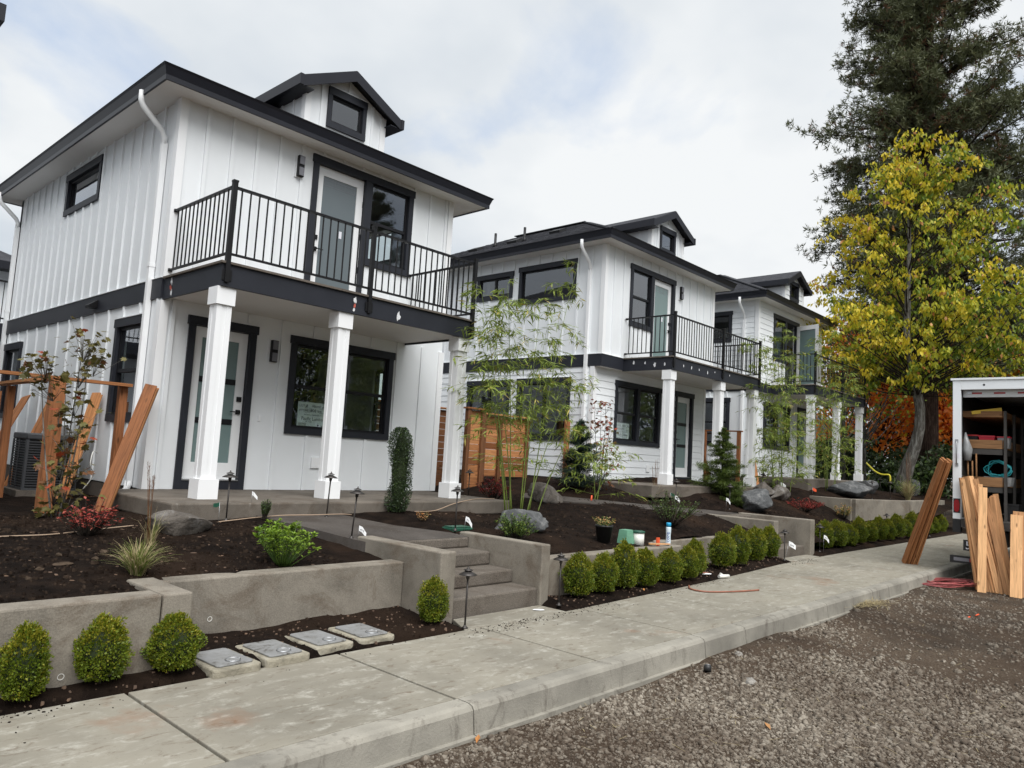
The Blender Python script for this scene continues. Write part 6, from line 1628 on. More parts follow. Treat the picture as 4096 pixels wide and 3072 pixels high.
def cable(name, label, pts, r, mat, cat='cable'):
    P = [np.array(p, float) for p in pts]; out = []
    for i in range(len(P) - 1):
        p0 = P[max(i - 1, 0)]; p1 = P[i]; p2 = P[i + 1]; p3 = P[min(i + 2, len(P) - 1)]
        for t in np.linspace(0, 1, 7)[:-1]:
            out.append(.5 * ((2 * p1) + (-p0 + p2) * t + (2 * p0 - 5 * p1 + 4 * p2 - p3) * t * t + (-p0 + 3 * p1 - 3 * p2 + p3) * t ** 3))
    out.append(P[-1]); m = MB(); m.tube(out, r, 6); return tag(m.build(name, mat, origin=tuple(P[0])), label, cat)
def soilpts(xy, dz=.012): return [(x, y, sz(x, y) + dz) for x, y in xy]
cable('drip_line', 'thin tan drip line across the left bed behind the red shrub', soilpts([(1.3, 7.3), (1.8, 7.42), (2.2, 7.5), (2.6, 7.6), (3.0, 7.75)]), .006, 'cable_tan')
cable('drip_line', 'tan drip line running along the near porch foot to the path', soilpts([(3.85, 7.72), (4.1, 7.74), (4.3, 7.78)]) + [(4.6, 7.72, .735), (5.0, 7.70, .735), (5.4, 7.72, .735), (5.62, 7.8, sz(5.62, 7.8) + .012)], .006, 'cable_tan')
cable('drip_line', 'tan drip line climbing the near porch below its right column', soilpts([(6.6, 7.75), (7.0, 7.8)]) + [(7.4, 7.86, .83), (7.8, 7.95, .875), (8.2, 8.15, .875), (8.6, 8.2, .875)], .006, 'cable_tan')
cable('copper_tube', 'curved brown tube lying on the sidewalk', [(8.95, 4.93, .012), (8.75, 4.80, .012), (8.72, 4.62, .012), (8.9, 4.47, .012), (9.25, 4.33, .012), (9.55, 4.25, .012)], .011, 'copper_tube', 'tube')
p = onZ(2895, 2305, .03); m = MB(); m.tube([(p[0] - .09, p[1] + .03, .03), (p[0] + .09, p[1] - .03, .03)], .025, 10); m.tube([(p[0], p[1], .03), (p[0] + .03, p[1] + .07, .05)], .02, 8); tag(m.build('pipe_fitting', 'white_plastic', origin=(p[0], p[1], 0)), 'white pipe fitting lying at the sidewalk back edge', 'pipe fitting')
p = onZ(2850, 2295, .04); m = MB(); m.tube([(p[0] - .12, p[1] + .1, .05), (p[0] - .04, p[1] + .02, .035)], .015, 8); tag(m.build('hose_end', 'copper_tube', origin=(p[0], p[1], 0)), 'short brown hose end beside the white pipe fitting', 'hose')
def sheet(name, label, px, z, sx, sy, rot, mat, cat='litter'):
    p = onZ(*px, z); m = MB(); n = 9; P = []
    for i in range(n):
        a = 2 * math.pi * i / n; r = random.uniform(.75, 1.1); x = sx * r * math.cos(a); y = sy * r * math.sin(a); P.append((p[0] + x * math.cos(rot) - y * math.sin(rot), p[1] + x * math.sin(rot) + y * math.cos(rot), z + .004 + random.uniform(0, .006)))
    m.poly(P, [tuple(range(n))]); m.poly([(a, b, c - .003) for a, b, c in P], [tuple(range(n))[::-1]]); return tag(m.build(name, mat, origin=(p[0], p[1], z)), label, cat)
sheet('paper_scrap', 'scrap of white paper on the sidewalk at the near steps', (2153, 2441), .0, .075, .03, -.5, 'paper_white')
sheet('paper_scrap', 'flattened white cup in the bed above the far hedge', (3320, 2005), .62, .10, .05, .3, 'paper_white')
sheet('paper_scrap', 'white scrap at the back edge of the sidewalk among the boxwoods', (2830, 2297), .05, .10, .04, -.2, 'paper_white')
for k, (px, lab) in enumerate((((1910, 2968), 'curled tan leaf on the gravel under the curb'), ((1550, 3050), 'long tan leaf at the bottom edge of the photo'), ((2575, 2365), 'brown leaf among the boxwood stems'), ((3070, 2915), 'brown leaf on the dark gravel'))):
    z = -.17 if k != 2 else .06
    p = on_road(*px) if k != 2 else onZ(*px, .06); m = MB(); a = random.uniform(0, 3); L_ = .06; d = np.array([math.cos(a), math.sin(a), 0]); s_ = np.array([-d[1], d[0], 0]) * .016
    c = np.array([p[0], p[1], p[2] + .015]); m.poly([c - d * L_, c + s_ - d * .01 + [0, 0, .012], c + d * L_ + [0, 0, .01], c - s_ + [0, 0, .014]], [(0, 1, 2), (0, 2, 3)]); tag(m.build('fallen_leaf', 'tree_orange', origin=tuple(c)), lab, 'leaf')
# drink can
p = on_road(2830, 2690); can = thing('drink_can', 'crushed black drink can on the gravel', 'can', tuple(p)); ax = Vector((.35, .2, .9)).normalized(); c = Vector(p) + Vector((0, 0, .01))
m = MB(); m.tube([c, c + ax * .045, c + ax * .05], [.031, .033, .028], 14); m.build('body', 'black_plastic', can)
m = MB(); m.tube([c + ax * .0505, c + ax * .054], [.027, .027], 14); m.build('top', 'steel', can)
# nursery pot, valve covers, pipe, bottle on the wall
potp = (8.30, 5.86, sz(8.30, 5.86)); pot = thing('nursery_pot', 'black nursery pot with a small flowering plant', 'plant pot', potp)
m = MB(); m.lathe(potp, [(.085, 0), (.115, .20), (.122, .2), (.122, .225), (.108, .225), (.10, .19)], 18); m.build('pot', 'black_plastic', pot)
shrub('potted_flowers', 'pale yellow and pink flowers growing in the black nursery pot', 'plant', (8.30, 5.86, potp[2] + .2), .20, .16, 26, 300, .03, .017, ['flower_pale', 'shrub_green', 'tree_orange'], [.5, .3, .2], 'shrub_green', up=.4, seed=27)
m = MB(); x, y, z = 8.62, 5.72, sz(8.62, 5.72) - .02; m.poly([(x - .1, y - .08, z), (x + .1, y - .08, z), (x + .1, y + .08, z), (x - .1, y + .08, z), (x - .075, y - .06, z + .2), (x + .075, y - .06, z + .2), (x + .075, y + .06, z + .2), (x - .075, y + .06, z + .2)], [(0, 1, 5, 4), (1, 2, 6, 5), (2, 3, 7, 6), (3, 0, 4, 7), (4, 5, 6, 7)]); tag(m.build('valve_box', 'green_pale', origin=(x, y, z)), 'pale green tapered valve box standing upside down beside the pot', 'valve box')
x, y = 8.78, 5.62; z = sz(x, y) - .02; st_ = thing('standpipe', 'white standpipe with a green cap beside the nursery pot', 'pipe', (x, y, z)); m = MB(); m.lathe((x, y, z), [(.075, 0), (.075, .18)], 16); m.build('pipe', 'white_plastic', st_); m = MB(); m.lathe((x, y, z + .181), [(.085, 0), (.085, .02), (.06, .028)], 16); m.build('cap', 'green_plastic', st_)
vb = thing('valve_box', 'dark green round valve box lid sunk in the mulch by the near path', 'valve box', (6.55, 6.85, sz(6.55, 6.85))); m = MB(); m.box(6.38, 6.72, 6.74, 6.96, vb.location.z - .08, vb.location.z + .012); m.build('box', 'green_plastic', vb, bevel=.01); m = MB(); m.box(6.40, 6.70, 6.76, 6.94, vb.location.z + .013, vb.location.z + .026); m.build('lid', 'green_plastic', vb, bevel=.005)
bt = thing('water_bottle', 'water bottle with a blue cap standing on the retaining wall', 'bottle', (9.18, 5.40, .462)); B0 = (9.18, 5.40, .4625)
m = MB(); m.lathe(B0, [(.033, 0), (.036, .01), (.036, .06), (.031, .10), (.033, .16), (.036, .2), (.036, .235), (.032, .25)], 18); m.build('body', 'bottle_label', bt); m = MB(); m.lathe((B0[0], B0[1], B0[2] + .2505), [(.033, 0), (.034, .045), (.030, .058)], 18); m.build('cap', 'blue_cap', bt)
_v = np.array([-.84, -.54, 0]); _h = np.array([.54, -.84, 0]); text_mesh('core', .075, bt, np.array(B0) + _v * .0375 + _h * .016 + [0, 0, .045], (0, 0, 1), -_h, 'ink_blue')
stake = plank('stake', (8.75, 5.43, .50), (9.15, 5.36, .485), .03, .018, 'fir', None, (0, 1, 0)); tag(stake, 'thin wooden stake lying on the retaining wall top', 'stake')
p = (8.98, 5.44, .47); m = MB(); m.box(p[0] - .03, p[0] + .03, p[1] - .012, p[1] + .012, .462, .57); tag(m.build('survey_stake', 'orange_plastic', origin=p), 'orange plastic marker stake behind the retaining wall top', 'marker')
p = (10.9, 8.0, sz(10.9, 8.0)); m = MB(); m.tube([(p[0], p[1], p[2] - .03), (p[0] + .01, p[1], p[2] + .09)], [.02, .012], 8); tag(m.build('survey_stake', 'orange_plastic', origin=p), 'orange marker cone beside the boulder under the bamboo', 'marker')
# air conditioner -------------------------------------------------------------
ac = thing('air_conditioner', 'dark grey outdoor air conditioner unit behind the corner fence post', 'air conditioner', (3.42, 12.25, .62)); X0, X1, Y0, Y1, Z0, Z1 = 3.10, 3.78, 11.98, 12.66, .70, 1.40
simple('ac_grey', (.05, .053, .058), .5, .1, 8); simple('ac_dark', (.012, .012, .013), .7, .1, 8)
m = MB(); m.box(X0 - .08, X1 + .08, Y0 - .08, Y1 + .08, .58, .698); m.build('pad', 'foundation', ac)
m = MB(); m.box(X0 + .03, X1 - .03, Y0 + .03, Y1 - .03, Z0, Z1); m.build('coil', 'ac_dark', ac)
m = MB(); m.box(X0 - .005, X1 + .005, Y0 - .005, Y1 + .005, Z1, Z1 + .09); m.build('top_cover', 'ac_grey', ac, bevel=.02)
m = MB(); m.box(X0 - .005, X1 + .005, Y0 - .005, Y1 + .005, Z0 - .001, Z0 + .03); m.build('base_tray', 'ac_grey', ac)
for x in (X0, (X0 + X1) / 2 - .015, X1 - .03): ubox('upright', 'ac_grey', ac, x, x + .03, Y0 - .003, Y0 + .02, Z0 + .03, Z1)
for y in (Y0 + .02, (Y0 + Y1) / 2, Y1 - .03): ubox('upright', 'ac_grey', ac, X0 - .003, X0 + .02, y, y + .03, Z0 + .03, Z1)
for k in range(18):
    z = Z0 + .05 + k * .036; ubox('louver', 'ac_grey', ac, X0 + .01, X1 - .01, Y0 + .002, Y0 + .022, z, z + .016); ubox('louver', 'ac_grey', ac, X0 + .002, X0 + .022, Y0 + .025, Y1, z, z + .016)
m = MB(); m.box(X0 + .28, X0 + .40, Y0 - .009, Y0 - .006, Z1 + .02, Z1 + .07); m.build('maker_plate', 'sticker', ac)
cable('wire_loop', 'thin pale wire curling from the near house wall beside the air conditioner', [(3.9, 11.6, 1.25), (3.75, 11.35, 1.28), (3.70, 11.25, 1.1), (3.8, 11.4, .95), (3.72, 11.5, .75)], .007, 'white_plastic', 'wire')
m = MB(); m.poly([(3.92, 13.0, 1.78), (3.92, 13.22, 1.78), (3.74, 13.22, 1.68), (3.74, 13.0, 1.68), (3.92, 13.0, 1.62), (3.92, 13.22, 1.62), (3.76, 13.22, 1.63), (3.76, 13.0, 1.63)], [(0, 1, 2, 3), (4, 7, 6, 5), (0, 3, 7, 4), (1, 5, 6, 2), (2, 6, 7, 3)]); m.build('vent_hood', 'white_paint', h1.root)
# ================================================================= TRUCK
TX = 15.05                                             # plane of the truck's rear frame
tk = thing('box_truck', 'white box truck parked at the curb with its rear door rolled up', 'truck', (TX, 2.05, -.2))
YL_, YR_ = 3.20, 0.86; ZF, ZT = .90, 3.36; LT = 4.9
def tb(name, mat, *b, par=None, bev=0.0): return MB().box(*b).build(name, mat, par or tk, bevel=bev)
fr_ = MB(); fr_.box(TX, TX + .10, YL_ - .125, YL_, .915, ZT - .001); fr_.box(TX, TX + .10, YR_, YR_ + .125, .915, ZT - .001); fr_.box(TX + .001, TX + .101, YR_ + .125, YL_ - .125, ZT - .17, ZT - .001)
rf = fr_.build('rear_frame', 'truck_white', tk, bevel=.006)
tb('roof_edge', 'truck_white', TX - .02, TX + .12, YR_ - .03, YL_ + .03, ZT, ZT + .035, par=rf)
tb('frame_foot', 'truck_dark', TX, TX + .10, YL_ - .125, YL_, .685, .914, par=rf); tb('frame_foot', 'truck_dark', TX, TX + .10, YR_, YR_ + .125, .685, .914, par=rf)
for y in (2.72, 2.09, 1.3):
    m = MB(); m.tube([(TX - .002, y, ZT - .09), (TX + .004, y, ZT - .09)], .018, 12); m.build('marker_lamp', 'truck_dark', rf)
tb('side_wall', 'truck_white', TX + .10, TX + LT, YL_ - .03, YL_ - .002, ZF, ZT); tb('side_wall', 'truck_white', TX + .10, TX + LT, YR_ + .002, YR_ + .03, ZF, ZT)
tb('roof_panel', 'truck_white', TX + .10, TX + LT, YR_ + .03, YL_ - .03, ZT - .03, ZT - .002); tb('front_wall', 'truck_white', TX + LT, TX + LT + .03, YR_, YL_, ZF, ZT)
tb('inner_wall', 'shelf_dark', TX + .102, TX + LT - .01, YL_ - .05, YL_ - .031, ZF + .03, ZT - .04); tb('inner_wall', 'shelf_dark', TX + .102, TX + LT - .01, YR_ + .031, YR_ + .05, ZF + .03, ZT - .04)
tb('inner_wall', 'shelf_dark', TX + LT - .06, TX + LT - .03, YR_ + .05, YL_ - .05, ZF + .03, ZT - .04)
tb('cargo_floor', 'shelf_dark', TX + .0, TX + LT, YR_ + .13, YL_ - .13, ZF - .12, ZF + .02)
# rolled-up door: bottom panel with reflective tape
dz = ZT - .235
dr_ = tb('rolling_door', 'truck_white', TX + .16, TX + .20, YR_ + .13, YL_ - .13, dz - .055, ZT - .17)
for k, y in enumerate((2.95, 2.60, 2.25, 1.90, 1.55, 1.2)): tb('reflector', 'reflector_red', TX + .155, TX + .159, y - .17, y, dz - .0, dz + .03, par=dr_)
m = MB(); m.box(TX + .13, TX + .155, 2.93, 3.0, dz - .0, dz + .045); m.build('latch', 'steel', dr_)
tb('door_curtain', 'truck_white', TX + .25, TX + 2.2, YR_ + .13, YL_ - .13, ZT - .20, ZT - .175)
m = MB(); m.tube([(TX - .012, 3.135, 1.87), (TX - .03, 3.135, 1.9), (TX - .035, 3.135, 2.1), (TX - .03, 3.135, 2.24), (TX - .012, 3.135, 2.27)], .012, 8); m.box(TX - .008, TX - .0005, 3.11, 3.16, 1.83, 1.89); m.box(TX - .008, TX - .0005, 3.11, 3.16, 2.25, 2.31); m.build('grab_handle', 'steel', rf)
tl = MB(); P = []
for k in range(20):
    a = 2 * math.pi * k / 20; P.append((3.135 + .045 * math.cos(a), 1.145 + .11 * (1 if math.sin(a) > 0 else -1) * abs(math.sin(a)) ** .6))
tl.poly([(TX - .012, y, z) for y, z in P] + [(TX - .0005, y, z) for y, z in P], [tuple(range(20))] + [(i, 20 + i, 20 + (i + 1) % 20, (i + 1) % 20) for i in range(20)]); t2 = tl.build('tail_light', 'taillight', rf)
tb('light_bezel', 'truck_dark', TX - .004, TX - .0004, 3.082, 3.188, 1.02, 1.27, par=rf)
tb('warning_label', 'sticker', TX - .003, TX - .0005, 3.09, 3.17, 1.98, 2.06, par=rf)
# bumper with tape, plate, frame and wheels
bp_ = tb('bumper', 'truck_dark', TX - .10, TX + .0, YR_ + .05, YL_ + .02, .17, .29)
for k, y in enumerate((3.16, 2.92)): tb('tape', 'lamp_lens' if k % 2 == 0 else 'reflector_red', TX - .104, TX - .1004, y - .235, y, .205, .262, par=bp_)
tb('chassis', 'truck_dark', TX + .05, TX + LT + 1.8, 1.55, 1.70, .50, .75); tb('chassis', 'truck_dark', TX + .05, TX + LT + 1.8, 2.40, 2.55, .50, .75)
tb('bumper_bracket', 'truck_dark', TX + .0, TX + .06, 2.62, 2.72, .2, .75); tb('bumper_bracket', 'truck_dark', TX + .0, TX + .06, 1.3, 1.4, .2, .75)
_np = onX(3300 + 1197 * .4821, 1500 + 1415 * .4821, TX - .16)
tb('plate_arm', 'truck_dark', TX - .155, TX + .02, _np[1] - .03, _np[1] + .03, _np[2] - .02, _np[2] + .02)
pl = tb('number_plate', 'truck_dark', TX - .165, TX - .156, _np[1] - .08, _np[1] + .09, _np[2] - .09, _np[2] + .09); text_mesh('5', .19, tk, (TX - .1655, _np[1] + .06, _np[2] - .065), (0, -1, 0), (0, 0, 1), 'sticker')
for y in (2.78, 1.28):
    m = MB(); m.tube([(TX + 1.3, y - .12, .25), (TX + 1.3, y + .12, .25)], .43, 24); wh = m.build('wheel', 'black_plastic', tk); m = MB(); m.tube([(TX + 1.3, y - .125, .25), (TX + 1.3, y + .125, .25)], .24, 18); m.build('rim', 'steel', wh)
# cab beyond the box
m = MB(); m.box(TX + LT + .15, TX + LT + 1.9, 1.0, 3.05, .5, 2.2); m.build('cab', 'truck_white', tk, bevel=.08)
m = MB(); m.tube([(TX + LT + 1.2, 2.72, .23), (TX + LT + 1.2, 2.98, .23)], .42, 20); m.build('wheel', 'black_plastic', tk); m = MB(); m.tube([(TX + LT + 1.2, 1.05, .23), (TX + LT + 1.2, 1.31, .23)], .42, 20); m.build('wheel', 'black_plastic', tk)
# shelving inside
SX = TX + .42
sh_ = thing('shelf_unit', 'dark wooden shelf unit inside the truck along its left wall', 'shelf', (SX, 2.8, ZF + .02))
zt0 = np.array([onX(3300 + 1400 * .4821, 1500 + y * .4821, SX)[2] for y in (300, 350, 540, 612, 662, 850, 928, 975)])
yl = YL_ - .07; yr = onX(3300 + 1475 * .4821, 2000, SX)[1]
lev = [(zt0[1], zt0[0], None), (zt0[3], zt0[2], zt0[4]), (zt0[6], zt0[5], zt0[7])]
for zb_, zt2, zd in lev:
    plank('shelf_front', (SX, yl, (zb_ + zt2) / 2), (SX, yr, (zb_ + zt2) / 2), zt2 - zb_, .02, 'shelf_wood', sh_, (0, 0, 1))
    MB().box(SX + .01, SX + 3.2, yr, yl, zb_ - .0, zb_ + .018).build('shelf_board', 'shelf_wood', sh_)
    plank('shelf_side', (SX + .02, yr - .012, (zb_ + zt2) / 2), (SX + 3.2, yr - .012, (zb_ + zt2) / 2), zt2 - zb_, .02, 'shelf_wood', sh_, (0, 0, 1))
    if zd is not None: MB().box(SX, SX + .04, yr, yl, zd, zb_ - .004).build('shelf_bearer', 'shelf_dark', sh_); MB().box(SX + .05, SX + 3.2, yr - .005, yr + .03, zd, zb_ - .004).build('shelf_bearer', 'shelf_dark', sh_)
for xk in (0, .85, 1.7, 2.6): MB().box(SX + xk - .03, SX + xk + .035, yr - .065, yr - .024, ZF + .021, zt0[0] - .0).build('upright', 'shelf_dark', sh_)
sh2 = thing('shelf_unit', 'shelf unit in the shade along the right wall of the truck', 'shelf', (SX + 1.2, 1.1, ZF + .02))
for z in (1.35, 2.0, 2.6):
    MB().box(SX + .6, SX + 3.2, YR_ + .06, 1.35, z, z + .02).build('shelf_board', 'shelf_wood', sh2); plank('shelf_front', (SX + .6, 1.36, z + .06), (SX + 3.2, 1.36, z + .06), .14, .02, 'shelf_wood', sh2, (0, 0, 1))
for xk in (.6, 1.8, 3.1): MB().box(SX + xk, SX + xk + .06, 1.33, 1.349, ZF + .021, 2.7).build('upright', 'shelf_dark', sh2)
# things on the shelves
zs2 = lev[1][0] + .018; zs3 = lev[2][0] + .018; zs1 = lev[0][0] + .018
def tubbin(label, x, y, z, w_, d_, h_, mat, lidmat=None, cat='box', name='storage_box'):
    r = thing(name, label, cat, (x, y, z)); m = MB(); m.poly([(x - d_ * .45, y - w_ * .45, z), (x + d_ * .45, y - w_ * .45, z), (x + d_ * .45, y + w_ * .45, z), (x - d_ * .45, y + w_ * .45, z), (x - d_ / 2, y - w_ / 2, z + h_), (x + d_ / 2, y - w_ / 2, z + h_), (x + d_ / 2, y + w_ / 2, z + h_), (x - d_ / 2, y + w_ / 2, z + h_)], [(0, 3, 2, 1), (0, 1, 5, 4), (1, 2, 6, 5), (2, 3, 7, 6), (3, 0, 4, 7), (4, 5, 6, 7)]); m.build('tub', mat, r)
    if lidmat: m = MB(); m.box(x - d_ / 2 - .008, x + d_ / 2 + .008, y - w_ / 2 - .008, y + w_ / 2 + .008, z + h_ + .001, z + h_ + .025); m.build('lid', lidmat, r)
hlev = lev[1][1] - zs2
tubbin('left one of two red lidded tubs on the truck shelf', SX + .25, 2.78, zs2, .24, .25, hlev + .06, 'red_plastic', 'red_plastic'); tubbin('right one of two red lidded tubs on the truck shelf', SX + .25, 2.53, zs2, .18, .2, hlev + .05, 'clear_bag', 'red_plastic'); tubbin('dark box with red stripe beside the red tubs', SX + .22, 3.0, zs2, .16, .2, hlev + .07, 'truck_dark', 'reflector_red')
tubbin('grey plastic tray under the teal hose in the truck', SX + .3, 2.62, zs3, .42, .3, .16, 'clear_bag'); tubbin('black tool case on the truck floor', SX + .3, 2.42, ZF + .02, .22, .3, .28, 'black_plastic', 'black_plastic'); tubbin('white bottle with red cap on the lower truck shelf', SX + 1.1, 2.30, zs3, .09, .09, .26, 'paper_white', 'red_plastic', 'bottle', 'spray_bottle')
m = MB(); P = []
for k in range(90):
    a = k * .42; P.append((SX + .22 + .10 * math.sin(a * .31 + 1), 2.62 + (.17 + .04 * math.sin(k * .9)) * math.cos(a), zs3 + .30 + (.13 + .03 * math.cos(k * 1.3)) * math.sin(a)))
m.tube(P, .008, 5); tag(m.build('air_hose', 'hose_teal', origin=(SX + .22, 2.62, zs3)), 'coiled teal air hose on the truck shelf', 'hose')
o = plank('spirit_level', (SX - .05, 2.98, zs1 + .055), (SX + .12, 2.55, zs1 + .13), .06, .025, 'yellow_plastic', None, (0, 0, 1)); tag(o, 'yellow level lying across the top truck shelf', 'level')
m = MB(); m.tube([(TX + .3, 3.06, 2.45), (TX + .3, 3.05, 2.3), (TX + .3, 3.03, 2.15), (TX + .3, 3.03, 1.95)], [.01, .05, .085, .06], 9); tag(m.build('plastic_bag', 'clear_bag', origin=(TX + .3, 3.05, 2.0)), 'clear plastic bag hanging inside the truck by the left post', 'bag')
for k, (y, h_) in enumerate(((3.02, .50), (2.95, .42), (2.89, .55))):
    m = MB(); m.tube([(TX + .3, y, zs3 + .02), (TX + .32, y + .01, zs3 + h_)], .014, 6); tag(m.build('tool_handle', 'shelf_wood', origin=(TX + .3, y, zs3)), '%s tool handle standing left of the teal hose' % ['leftmost', 'middle', 'rightmost'][k], 'tool')
# ---------------------------------------------------------------- lumber leaning on the truck
ZPX = lambda x, y: (3750 + x * .5545, 1480 + y * .5545)
def road_at(px, xmax=99.0):
    """foot of a leaning board: where the photo's ray meets the gravel, but in front of the bumper"""
    p = onZ(*px, -.21); p = onZ(*px, float(road_z(np.array([p[0]]), np.array([p[1]]))[0]))
    if p[0] > xmax:
        p = onX(*px, xmax); p[2] = float(road_z(np.array([p[0]]), np.array([p[1]]))[0])
    return p
LB = [((172, 778), (292, 1490), .076, .034, 'leftmost fir two by four leaning on the truck'), ((207, 770), (388, 1577), .076, .034, 'second fir two by four from the left on the truck'), ((238, 768), (433, 1577), .076, .034, 'third fir two by four from the left on the truck'),
      ((190, 775), (352, 1575), .076, .034, 'two by four half hidden between the two leftmost boards'), ((262, 808), (398, 1577), .07, .038, 'short narrow stud among the left boards on the truck'), ((402, 906), (468, 1585), .076, .034, 'steep two by four right of the broad upright plank'), ((276, 785), (478, 1580), .076, .034, 'fir two by four with pale end leaning behind the broad plank'), ((306, 825), (312, 1560), .076, .034, 'short two by four just behind the broad upright plank'), ((352, 925), (505, 1530), .076, .034, 'two by four slanting right behind the broad upright plank'),
      ((366, 1015), (520, 1600), .076, .034, 'lower two by four slanting right from the broad plank'), ((392, 912), (500, 1585), .07, .038, 'narrow two by four in the middle of the leaning lumber'), ((418, 896), (540, 1520), .076, .034, 'reddish two by four right of the middle of the lumber')]
for k in range(5): LB.append(((183 + k * 24, 790 + 14 * k), (325 + k * 42, 1540 + 10 * k), .06, .034, 'thin fir stud tucked behind the left boards, %s from the left' % ORD[k]))
for a, b, w_, t_, lab in LB:
    pb = road_at(ZPX(*b), TX - .26 - .12 * random.random()); pt = onX(*ZPX(*a), TX - .06 - .03 * random.random())
    tag(plank('lumber', pb, pt, w_, t_, 'fir', None, (random.uniform(-.6, .9), -1, 0)), lab, 'lumber', 'fir lumber leaning on the truck')
for a, b, w_, t_, lab, off in (((327, 848), (318, 1576), .125, .036, 'broad fir plank standing upright before the other lumber', .22), ((588, 1024), (590, 1600), .165, .036, 'broad fir plank at the right edge, behind another', .22), ((570, 1048), (565, 1642), .165, .036, 'broad pale fir plank nearest the camera at the right edge', .30)):
    pb = road_at(ZPX(*b), TX - .26 - off); pt = onX(*ZPX(*a), TX - .12 - off * .5)
    tag(plank('lumber', pb, pt, w_, t_, 'fir', None, (.35, -1, 0)), lab, 'lumber', 'fir lumber leaning on the truck')
# cedar stack leaning from the sidewalk on the truck corner
zt_px = lambda x, y: (3300 + x * .4821, 1500 + y * .4821)
A0 = onZ(*zt_px(650, 1560), .003); A1 = onZ(*zt_px(748, 1568), .003); T0 = onY(*zt_px(970, 708), 3.30); T1 = onY(*zt_px(1040, 708), 3.24)
for k in range(7):
    f_ = k / 6; pb = A0 * (1 - f_) + A1 * f_; pt = T0 * (1 - f_) + T1 * f_ + [0, 0, random.uniform(-.03, .03)]; pb = pb + np.array([.75, .65, 0]) * random.uniform(-.02, .02)
    tag(plank('cedar_board', pb, pt, .14, .019, 'cedar', None, (.75, .65, 0)), 'cedar board in the bundle leaning on the truck corner, %s from the left' % ORD[k], 'board', 'cedar bundle leaning on the truck corner')
# coiled pink hose on the gravel
m = MB(); P = []; hc = onZ(*zt_px(320 + 0, 1400), -.17); hL = onZ(3400 + 400 * .663, 1400 + 1420 * .663, -.17); hR = onZ(3400 + 755 * .663, 1400 + 1412 * .663, -.17); hc = (hL + hR) / 2; ax_ = (hR - hL) / 2; bx_ = np.array([-ax_[1], ax_[0], 0]) * .42
for k in range(200):
    a = k * .33 + .4 * math.sin(k * .13); r = .55 + .45 * math.sin(k * .071) ** 2; P.append(hc + ax_ * r * math.cos(a) + bx_ * (r + .12 * math.sin(k * .4)) * math.sin(a) + [0, 0, .02 + .03 * (k / 200) + .02 * math.sin(k * .7)])
m.tube(P, .0075, 6); tag(m.build('garden_hose', 'hose_pink', origin=tuple(hc)), 'tangled red hose coil on the gravel at the curb', 'hose')
p = on_road(3388, 2428); m = MB(); m.tube([p + [-.04, 0, .02], p + [.0, .03, .06], p + [.05, 0, .02], p + [0, -.04, .03], p + [-.04, .01, .05]], .016, 6); tag(m.build('orange_tie', 'orange_plastic', origin=tuple(p)), 'crumpled orange tape on the gravel by the curb', 'litter')
for k, px in enumerate(((3880, 2475), (3915, 2465))):
    p = on_road(*px); m = MB(); m.tube([p + [-.08, .02, .015], p + [.0, 0, .025], p + [.08, .03, .012]], .008, 6); tag(m.build('orange_tie', 'orange_plastic', origin=tuple(p)), ['strip of orange tape on the gravel at the right, left piece', 'strip of orange tape on the gravel at the right, right piece'][k], 'litter')
# straw on the gravel
def straw():
    rs = np.random.default_rng(9); c = on_road(3470, 2420); V = []; T = []
    for i in range(420):
        p = c + np.array([rs.normal(0, .22), rs.normal(0, .11), .02 + abs(rs.normal(0, .015))]); a = rs.uniform(0, np.pi); d = np.array([math.cos(a), math.sin(a), rs.normal(0, .12)]) * rs.uniform(.03, .09); s_ = np.array([-d[1], d[0], 0]); s_ = s_ / np.linalg.norm(s_) * .0022; k = len(V); V += [p - d - s_, p - d + s_, p + d + s_, p + d - s_]; T += [(k, k + 1, k + 2), (k, k + 2, k + 3)]
    for i in range(140):
        p = on_road(rs.uniform(2300, 4050), rs.uniform(2400, 3050)) + [0, 0, .02]; a = rs.uniform(0, np.pi); d = np.array([math.cos(a), math.sin(a), rs.normal(0, .1)]) * rs.uniform(.02, .06); s_ = np.array([-d[1], d[0], 0]); s_ = s_ / np.linalg.norm(s_) * .0016; k = len(V); V += [p - d - s_, p - d + s_, p + d + s_, p + d - s_]; T += [(k, k + 1, k + 2), (k, k + 2, k + 3)]
    tag(npmesh('straw', V, T, 'grass_tan'), 'dry straw scattered on the gravel by the curb', 'straw', kind='stuff')
straw()
# caution tape by the trees
cable('caution_tape', 'yellow caution tape hanging between the trees right of the farthest house', [onX(*zt_px(345, 730), 28.0), onX(*zt_px(410, 795), 27.5), onX(*zt_px(470, 825), 27.3), onX(*zt_px(535, 832), 27.3), onX(*zt_px(540, 900), 27.3)], .03, 'tape_yellow', 'tape')
